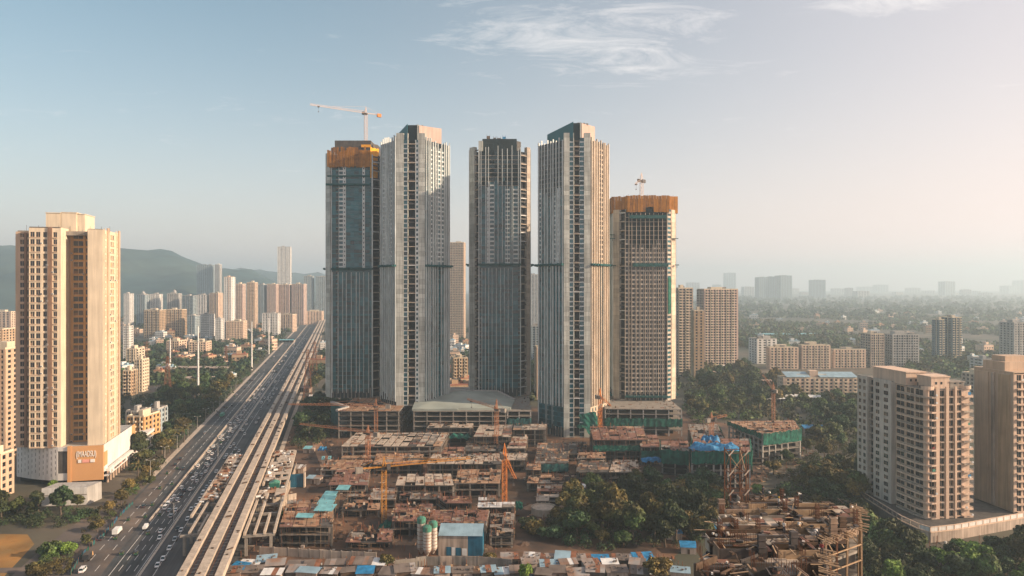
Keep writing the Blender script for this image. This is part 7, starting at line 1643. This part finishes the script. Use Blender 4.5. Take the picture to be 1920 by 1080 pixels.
CRN = {m: [crown_mesh(i * 7 + j * 31 + 3, m, 3400, 5.0, [6.5, 8, 5.5][i % 3], [3.2, 3.6, 2.6][i % 3], .56, 14 + i * 3) for i in range(3)] for j, m in enumerate(('leaf', 'leaf_dark', 'leaf_warm', 'leaf_bright'))}
TRK = [trunk_mesh(i) for i in range(3)]; PALM = [palm_mesh(i) for i in range(2)]
BUSH = {m: crown_mesh(91 + i, m, 1500, 2.4, 2.6, -.1, .34, 10) for i, m in enumerate(('leaf', 'leaf_warm', 'leaf_bright', 'leaf_dark'))}
NTREE = [0]
def tree(p, s, mats, label, group, r, name='broadleaf_tree', hs=1.0):
    k = r.randrange(3); m = r.choice(mats)
    if group: label = {'leaf': 'mid green', 'leaf_dark': 'dark green', 'leaf_warm': 'brownish', 'leaf_bright': 'bright green'}[m] + (' wide' if s > 1.25 else '') + ' ' + label.replace('dark ', '')
    t = thing(name, label, 'tree', (p[0], p[1], 0), r.uniform(0, 6.28), group)
    c = obj('crown', CRN[m][k], t); c.scale = (s * r.uniform(.85, 1.15), s * r.uniform(.85, 1.15), s * hs * r.uniform(.85, 1.15)); q = obj('trunk', TRK[k], t); q.scale = (s, s, s * hs); NTREE[0] += 1
    return t
def bush(p, s, m, label, group=None, r=rnd):
    t = thing('bush', label, 'bush', (p[0], p[1], 0), r.uniform(0, 6), group); c = obj('foliage', BUSH[m], t); c.scale = (s, s, s * r.uniform(.7, 1)); b = MB(); b.cyl((0, 0, 0), (0, 0, .8 * s), .12, .06, 6); b.build('stem', 'bark', t)
def in_poly(p, P):
    c = False
    for i in range(len(P)):
        a, b_ = P[i], P[i - 1]
        if (a[1] > p[1]) != (b_[1] > p[1]) and p[0] < (b_[0] - a[0]) * (p[1] - a[1]) / (b_[1] - a[1]) + a[0]: c = not c
    return c
def grove(poly, space, s, mats, label, group, seed, most=100, hs=1.0):
    r = random.Random(seed); xs = [p[0] for p in poly]; ys = [p[1] for p in poly]; pts = []
    for _ in range(6000):
        p = (r.uniform(min(xs), max(xs)), r.uniform(min(ys), max(ys)))
        if not in_poly(p, poly) or any((p[0] - q[0]) ** 2 + (p[1] - q[1]) ** 2 < space ** 2 for q in pts): continue
        pts.append(p)
        if len(pts) >= most: break
    for p in pts: tree(p, s * r.uniform(.65, 1.3), mats, label, group, r, hs=hs)
def gp(*xy): return [tuple(G(x, y)) for x, y in xy]
grove(gp((1042, 978), (1075, 940), (1200, 925), (1345, 918), (1350, 1000), (1290, 1025), (1120, 1030), (1060, 1010)), 6.2, 1.2, ['leaf', 'leaf_dark', 'leaf', 'leaf_dark', 'leaf_warm'], 'dark broad tree in the grove below the blue tarpaulin block', 'grove below the blue tarpaulin block', 1, 75)
grove(gp((1620, 1025), (1700, 1035), (1760, 1050), (1930, 1030), (1960, 1110), (1620, 1110)), 7.2, 1.1, ['leaf', 'leaf_dark', 'leaf_dark', 'leaf_bright'], 'tree below the curved boundary wall in the lower right corner', 'trees in the lower right corner', 2, 34)
grove(gp((1505, 905), (1560, 880), (1618, 890), (1622, 990), (1560, 960), (1510, 935)), 7.5, 1.1, ['leaf', 'leaf_dark', 'leaf_warm'], 'tree between the near building and the peach right block', 'trees left of the peach right block', 3, 26)
grove(gp((1530, 830), (1610, 820), (1612, 760), (1540, 770)), 9, 1.35, ['leaf_dark', 'leaf'], 'tree right of the bright blue roofed shed', 'trees right of the blue roofed shed', 4, 24)
grove(gp((1285, 790), (1360, 782), (1440, 770), (1530, 775), (1600, 755), (1640, 745), (1470, 720), (1400, 700), (1330, 700), (1300, 715)), 13, 1.6, ['leaf', 'leaf_dark', 'leaf', 'leaf_warm'], 'leafy tree in the park right of the five towers', 'trees in the park right of the five towers', 5, 58)
grove([cor(-111, 430), cor(-126, 430), cor(-150, 560), cor(-175, 760), cor(-113, 800)], 8.0, 1.3, ['leaf_dark', 'leaf', 'leaf_dark', 'leaf_warm'], 'dark tree lining the left side of the highway', 'trees lining the left side of the highway', 6, 66)
grove([(-295, 342), (-206, 331), (-199, 345), (-205, 352), (-300, 362)], 5.4, 1.05, ['leaf_dark', 'leaf_dark', 'leaf'], 'dark tree in the row between the field and the white hoarding', 'row of trees above the dry field', 7, 24)
grove([cor(-30, 495), (-140, 478), (-131, 560), (-131, 640), cor(-30, 660)], 8, 1.2, ['leaf_dark', 'leaf_dark', 'leaf'], 'dark tree between the viaduct and the left podium', 'trees between the viaduct and the left podium', 8, 28)
grove([cor(-28, 700), (-165, 680), (-160, 900), (-200, 1300), cor(-28, 1350)], 15, 1.3, ['leaf_dark', 'leaf'], 'tree right of the viaduct beyond the dark glass tower', 'trees right of the far viaduct', 9, 28)
grove([cor(-112, 370), cor(-107.5, 300), cor(-107, 420), cor(-111, 440)], 6.5, .62, ['leaf', 'leaf_warm'], 'small tree on the verge between the podium and the road', 'small trees on the verge', 10, 12)
r = random.Random(5)
for x, y, s, m, lab in ((726, 1066, .62, 'leaf_warm', 'bare brownish tree left of the silos'), (918, 1056, .6, 'leaf_warm', 'brownish tree right of the blue plant shed'), (1232, 1092, 1.15, 'leaf_warm', 'rounded warm brown tree at the bottom edge'), (985, 1096, .7, 'leaf_bright', 'bright green tree at the bottom edge among the shacks'), (556, 985, .5, 'leaf_warm', 'small tree beside the two storey frame'), (1140, 985, .9, 'leaf_bright', 'brighter green tree at the left edge of the grove'), (1088, 972, .85, 'leaf', 'green tree at the left tip of the grove')): tree(G(x, y), s, [m], lab, None, r)
for x, y, lab in ((330, 838, 'palm tree by the roadside, left one of the clump'), (345, 830, 'palm tree by the roadside, middle one of the clump'), (318, 850, 'palm tree by the roadside, lowest of the clump'), (258, 905, 'palm tree beside the podium shops'), (1552, 905, 'palm tree left of the peach right block'), (340, 815, 'palm tree by the roadside, highest of the clump')):
    p = G(x, y); c, k = PALM[x % 2]; t = thing('palm_tree', lab, 'palm', (p[0], p[1], 0), x); a = obj('crown', c, t); a.scale = (1.3, 1.3, 1.2); b = obj('trunk', k, t); b.scale = (1.3, 1.3, 1.2)
for x, y, s, m, lab in ((98, 1042, 2.6, 'leaf', 'large bush at the right edge of the dry field'), (125, 1038, 2.0, 'leaf_bright', 'pale green bush between the field and the road'), (60, 1078, 1.8, 'leaf', 'bush at the bottom of the dry field'), (100, 912, 1.4, 'leaf_bright', 'bright bush on the white hoarding roof line'), (1420, 925, 2.2, 'leaf_bright', 'bright bush behind the hoist tower'), (1460, 935, 2.6, 'leaf', 'bush behind the near building, left one'), (1500, 940, 2.6, 'leaf', 'bush behind the near building, middle one'), (1545, 950, 2.8, 'leaf_warm', 'warm brown bush behind the near building, right one'), (1800, 1035, 2.2, 'leaf_bright', 'bright bush below the white wall panels'), (535, 970, 1.6, 'leaf_bright', 'green bush beside the viaduct wall'), (1010, 1000, 2.6, 'leaf_warm', 'scrubby bush on the bank below the round tank'), (1035, 1010, 2.8, 'leaf_dark', 'dark scrub on the bank left of the grove'), (990, 990, 2.4, 'leaf_dark', 'dark scrub below the orange hanging crane'), (280, 905, 1.8, 'leaf', 'bush on the verge by the palm')): bush(G(x, y), s, m, lab)

# far woodland that reads as one mass
def woodland(label, spots, seed, n_leaf=46, leaf=1.7, m='leaf_dark'):
    r = np.random.RandomState(seed); N = len(spots); sp = np.array(spots); k = np.repeat(np.arange(N), n_leaf); M = N * n_leaf
    d = r.normal(size=(M, 3)); d /= np.linalg.norm(d, axis=1)[:, None]; d[:, 2] = np.abs(d[:, 2]) * 1.0
    rad = sp[k, 2:3]; c = np.concatenate([sp[k, :2], np.full((M, 1), 0.0)], 1) + d * rad * r.uniform(.6, 1.05, (M, 1)) * np.array((1, 1, 1.25)); c[:, 2] += .5
    n = d + r.normal(size=(M, 3)) * .5; n /= np.linalg.norm(n, axis=1)[:, None]; a = np.cross(n, r.normal(size=(M, 3))); a /= np.linalg.norm(a, axis=1)[:, None]; b_ = np.cross(n, a)
    s = r.uniform(.6, 1.3, (M, 1)) * leaf * rad / 6; a, b_ = a * s, b_ * s * .8
    V = np.stack([c - a, c - b_, c + a, c + b_], 1).reshape(-1, 3); me = bpy.data.meshes.new('woodland'); me.from_pydata(V.tolist(), [], np.arange(M * 4).reshape(-1, 4).tolist()); me.materials.append(MAT(m)); me.update()
    obj('woodland', me, None, label=label, cat='trees', kind='stuff')
def field_spots(n, Y0, Y1, px0, px1, seed, rad=(5, 8), avoid=None):
    r = random.Random(seed); out = []
    while len(out) < n:
        Y = math.exp(r.uniform(math.log(Y0), math.log(Y1))); x = X_(r.uniform(px0, px1), Y)
        if math.sin(x * .011 + 1) + math.sin(Y * .009 + x * .004) < -.5: continue
        if avoid and avoid(x, Y): continue
        out.append((x, Y, r.uniform(*rad)))
    return out
onroad = lambda x, y: -117 < x + SL * y < -33
woodland('hazy green tree belt across the plain on the right', field_spots(2000, 860, 2600, 1270, 1960, 1, (6, 10)), 1, 44, m='leaf')
woodland('far hazy woods on the right horizon', field_spots(1300, 2400, 7000, 1250, 2000, 2, (9, 22)), 2, 30)
woodland('dark woods among the flats left of the highway', field_spots(1300, 740, 2300, 190, 610, 3, (5, 9), onroad), 3, 46)
woodland('far woods at the foot of the hill', field_spots(1100, 2200, 4200, -150, 620, 4, (8, 16), onroad), 4, 30)
woodland('dark woods seen between the feet of the towers', field_spots(500, 680, 2200, 590, 1270, 5, (6, 10), onroad), 5, 40)
woodland('trees at the left edge behind the tan flats', field_spots(300, 560, 1600, -120, 40, 6, (5, 8)), 6, 46)

def poly_spots(n, poly, rad, seed):
    r = random.Random(seed); xs = [p[0] for p in poly]; ys = [p[1] for p in poly]; out = []
    while len(out) < n:
        p = (r.uniform(min(xs), max(xs)), r.uniform(min(ys), max(ys)))
        if in_poly(p, poly): out.append((p[0], p[1], r.uniform(*rad)))
    return out
woodland('dark undergrowth between the trees of the grove', poly_spots(230, gp((1030, 985), (1075, 932), (1200, 915), (1350, 908), (1350, 1005), (1290, 1030), (1120, 1035), (1050, 1020)), (2, 3.6), 11), 11, 110, .9)
woodland('undergrowth in the lower right corner', poly_spots(170, gp((1620, 1015), (1700, 1030), (1760, 1040), (1930, 1022), (1960, 1110), (1600, 1110)), (1.5, 3), 12), 12, 110, .9, 'leaf')
woodland('undergrowth between the near building and the right block', poly_spots(240, gp((1420, 945), (1500, 895), (1560, 870), (1618, 880), (1640, 1000), (1560, 1000), (1480, 970)), (2, 3.4), 13), 13, 110, .9, 'leaf')
woodland('undergrowth along the left side of the highway', poly_spots(330, [cor(-110, 420), cor(-135, 425), cor(-165, 560), cor(-200, 860), cor(-111, 900)], (2.5, 5), 14), 14, 70, 1.1)
woodland('undergrowth in the park right of the five towers', poly_spots(420, gp((1285, 800), (1360, 790), (1430, 785), (1520, 830), (1612, 830), (1640, 745), (1470, 715), (1400, 695), (1320, 695), (1290, 720)), (3, 6.5), 15), 15, 70, 1.2, 'leaf')
woodland('undergrowth between the viaduct and the left podium', poly_spots(150, [cor(-32, 490), (-136, 472), (-129, 560), (-129, 640), cor(-32, 670)], (2, 4), 16), 16, 70, 1.0)
woodland('undergrowth in the row above the dry field', poly_spots(120, [(-300, 338), (-206, 326), (-198, 342), (-205, 350), (-300, 362)], (1.5, 3), 17), 17, 100, .9)
woodland('scrub on the verge between podium and road', poly_spots(90, [cor(-118, 330), cor(-106.5, 300), cor(-107, 430), cor(-113, 440)], (.8, 1.8), 18), 18, 80, 1.2, 'leaf')
woodland('weeds and scrub at the right edge of the dry field', poly_spots(40, gp((80, 1045), (150, 1035), (120, 1085), (70, 1085)), (.8, 2.2), 19), 19, 90, 1.1, 'leaf')
woodland('trees around the flats behind the podium', poly_spots(160, [(-330, 470), (-268, 430), (-262, 520), (-290, 700), (-400, 700)], (3, 5), 20), 20, 70, 1.1)

woodland('scrub on the waste ground right of the green netted block', poly_spots(150, gp((1440, 900), (1460, 850), (1530, 815), (1615, 825), (1618, 885), (1500, 905)), (1.2, 3.2), 21), 21, 90, 1.0, 'leaf')
for i, (x, y) in enumerate(((1478, 872), (1512, 850), (1545, 862), (1575, 842), (1600, 862), (1450, 890))): tree(G(x, y), .9 + .1 * (i % 3), ['leaf', 'leaf_dark', 'leaf_warm'], 'tree on waste ground beside the green block, %s from left' % ['second', 'third', 'fourth', 'fifth', 'sixth', 'first'][i], 'trees on the waste ground', r)
# ------------------------------------------------------------------ shacks along the bottom edge, low houses in the distance
def shack(label, p, w_, d_, h, a, roof, wall, group=None, tilt=.8):
    t = thing('shack', label, 'shack', (p[0], p[1], 0), a, group); n = max(3, int(w_ / 1.6))
    b = MB(); b.box(-w_ / 2, w_ / 2, -d_ / 2, -d_ / 2 + .12, 0, h); b.box(-w_ / 2, w_ / 2, d_ / 2 - .12, d_ / 2, 0, h + tilt * .8); b.box(-w_ / 2, -w_ / 2 + .12, -d_ / 2 + .12, d_ / 2 - .12, 0, h); b.box(w_ / 2 - .12, w_ / 2, -d_ / 2 + .12, d_ / 2 - .12, 0, h); b.build('wall', wall, t)
    for i in range(n):
        x0, x1 = -w_ / 2 - .3 + (w_ + .6) * i / n, -w_ / 2 - .3 + (w_ + .6) * (i + 1) / n + .05; j = .04 * (i % 2) + rnd.uniform(0, .05)
        b = MB(); b.hex([(x0, -d_ / 2 - .5, h + .02 + j), (x1, -d_ / 2 - .5, h + .02 + j), (x1, d_ / 2 + .3, h + tilt + j), (x0, d_ / 2 + .3, h + tilt + j)], [(x0, -d_ / 2 - .5, h + .08 + j), (x1, -d_ / 2 - .5, h + .08 + j), (x1, d_ / 2 + .3, h + tilt + .06 + j), (x0, d_ / 2 + .3, h + tilt + .06 + j)]); b.build('roof_sheet', roof if rnd.random() < .8 else rnd.choice(['sheet_grey', 'rust', 'sheet_white']), t)
    b = MB(); b.box(-.5, .5, -d_ / 2 - .05, -d_ / 2 - .01, 0, min(2, h - .2)); b.build('door', 'timber_dark', t)
    if rnd.random() < .5:
        b = MB()
        for q in range(5): b.rbox(rnd.uniform(-w_ / 2, w_ / 2), rnd.uniform(-d_ / 2, d_ / 2), rnd.uniform(.3, .9), rnd.uniform(.3, .6), h + tilt * .5 + .2, h + tilt * .5 + rnd.uniform(.45, .8), rnd.uniform(0, 3))
        b.build('roof_weight', 'roof_dark', t, kind='stuff')
    return t
r = random.Random(21)
ROOF = ['sheet_grey', 'sheet_grey', 'roof_dark', 'sheet_grey', 'roof_dark', 'roof_dark', 'sheet_white', 'sheet_blue', 'tarp_blue']
RN = {'sheet_grey': 'grey tin', 'roof_dark': 'dark sheet', 'tarp_blue': 'bright blue sheet', 'rust': 'rusty tin', 'sheet_white': 'whitish sheet', 'sheet_blue': 'pale blue sheet'}
k = 0
for row, (y, xs) in enumerate([(1084, range(440, 1300, 36)), (1070, range(470, 1220, 40)), (1058, range(960, 1200, 34))]):
    for i, x in enumerate(xs):
        if 720 < x < 960 and y < 1075: continue
        xx = x + r.uniform(-8, 8); p = G(xx, y + r.uniform(-3, 3)); m = r.choice(ROOF) if x < 900 else r.choice(ROOF + ['tarp_blue', 'sheet_white'])
        shack('%s roofed shack, %s, %s from the left' % (RN.get(m, 'pale teal sheet'), ['front row', 'second row', 'short third row'][row], ORD[i]), p, r.uniform(5.5, 8.5), r.uniform(4, 6), r.uniform(2.3, 3.4), R(r.uniform(-14, 14)), m, r.choice(['wall_dirty', 'sheet_grey', 'concrete_dark', 'timber_dark']), 'shacks along the bottom edge', r.uniform(.3, 1.1)); k += 1
for x, y, m, lab in ((1262, 1008, 'tarp_blue', 'blue roofed shack right of the grove, lowest one'), (1278, 985, 'sheet_white', 'white roofed shack right of the grove'), (1322, 978, 'tarp_blue', 'blue roofed shack by the hoist tower foot, upper one'), (1325, 1000, 'tarp_blue', 'blue roofed shack by the hoist tower foot, lower one'), (1290, 1035, 'tarp_blue', 'blue roofed shack left of the near building'), (1085, 922, 'sheet_white', 'white roofed hut at the left tip of the grove'), (1385, 905, 'wall_peach', 'peach walled hut under the net wrapped block'), (500, 1062, 'sheet_blue', 'pale blue roofed hut at the foot of the viaduct'), (450, 1076, 'tarp_blue', 'bright blue roofed hut under the viaduct end'), (1690, 1062, 'sheet_white', 'white roofed hut in the lower right trees'), (590, 905, 'sheet_blue', 'pale blue roofed hut left of the site track'), (560, 885, 'sheet_grey', 'grey roofed hut by the viaduct wall'), (612, 868, 'sheet_cyan', 'pale teal roofed hut at the top of the site track'), (580, 848, 'sheet_cyan', 'teal roofed hut near the dark trees')):
    shack(lab, G(x, y), r.uniform(5, 8), r.uniform(4, 6), 2.8, R(r.uniform(-15, 15)), m, 'wall_dirty')
poly_sheet('site_track', [G(640, 905), G(612, 905), G(585, 830), G(602, 828)], .03, 'plywood', 'structure')
clutter('rubbish and crates lying between the shacks', [G(430, 1079), G(1300, 1079), G(1260, 1045), G(520, 1050)], .02, 500, mats=('sheet_white', 'timber_dark', 'tarp_blue', 'rust', 'sheet_grey', 'cloth_tan', 'concrete_pale', 'roof_dark'), big=1.6, seed=31)
clutter('parked goods and sacks on the ground below the right block', [G(1640, 1060), G(1900, 1060), G(1900, 1010), G(1700, 1020)], .02, 120, mats=('sheet_white', 'timber_dark', 'concrete_pale', 'rust'), big=2.5, seed=32)
# low houses far away: one mesh each, sharing a few shapes
LH = []
for i in range(6):
    rr = random.Random(i); b = MB(); w_, d_, h = rr.uniform(10, 18), rr.uniform(9, 13), rr.uniform(5, 12); b.box(-w_ / 2, w_ / 2, -d_ / 2, d_ / 2, 0, h, 0); nfl = int(h / 3)
    for f in range(nfl):
        for q in range(4):
            x = -w_ / 2 + w_ * (q + .3) / 4; b.box(x, x + w_ * .11, -d_ / 2 - .06, -d_ / 2 + .1, f * 3 + 1, f * 3 + 2.3, 1)
            y = -d_ / 2 + d_ * (q + .3) / 4; b.box(w_ / 2 - .1, w_ / 2 + .06, y, y + d_ * .11, f * 3 + 1, f * 3 + 2.3, 1)
        b.box(-w_ / 2 - .5, w_ / 2 + .5, -d_ / 2 - .5, d_ / 2 + .5, f * 3 + 2.85, f * 3 + 3.1, 0)
    b.box(-w_ / 2, w_ / 2, -d_ / 2, d_ / 2, h + .01, h + .6, 2); b.rbox(rr.uniform(-2, 2), 0, w_ * .3, d_ * .4, h + .6, h + 3, 0, 0); b.rbox(w_ * .3, 1, 2, 2, h + .6, h + 2.2, 0, 2)
    for m in (['wall_peach', 'window_dark', 'concrete'], ['wall_white', 'window_dark', 'sheet_blue'], ['wall_ochre', 'window_dark', 'roof_red']): LH.append(b.mesh('house', m))
def houses(n, Y0, Y1, px0, px1, lab, grp, seed, avoid=None):
    rr = random.Random(seed); c = 0
    while c < n:
        Y = math.exp(rr.uniform(math.log(Y0), math.log(Y1))); x = X_(rr.uniform(px0, px1), Y)
        if avoid and avoid(x, Y): continue
        o = obj('low_house', rr.choice(LH), None, loc=(x, Y, 0), rz=rr.uniform(-.4, .4), label=lab, cat='house', group=grp); s = rr.uniform(.8, 1.3); o.scale = (s, s, s * rr.uniform(.7, 1.5)); c += 1
houses(90, 850, 2300, 225, 610, 'small low house among the trees left of the highway', 'low houses left of the highway', 1, onroad)
houses(34, 900, 2200, -60, 30, 'small low house at the left edge beyond the tan flats', 'low houses at the left edge', 2)
houses(90, 1000, 3000, 1390, 1930, 'small low house on the hazy plain to the right', 'low houses on the hazy plain', 3)
houses(26, 690, 1500, 840, 880, 'small low house seen between the towers behind the podium', 'low houses behind the podium', 4)
# ------------------------------------------------------------------ haze
def haze():
    b = MB(); b.box(-15000, 15000, -400, 14900, -2.5, 470); o = b.build('haze', [], kind='stuff')
    m = bpy.data.materials.new('haze'); m.use_nodes = True; t = m.node_tree; t.nodes.clear()
    out = t.nodes.new('ShaderNodeOutputMaterial'); v = t.nodes.new('ShaderNodeVolumePrincipled')
    v.inputs['Color'].default_value = (.68, .85, .95, 1); v.inputs['Density'].default_value = HAZE_D; v.inputs['Anisotropy'].default_value = 0.35
    t.links.new(v.outputs[0], out.inputs['Volume']); o.data.materials.append(m)
HAZE_D = 0.00018
haze()
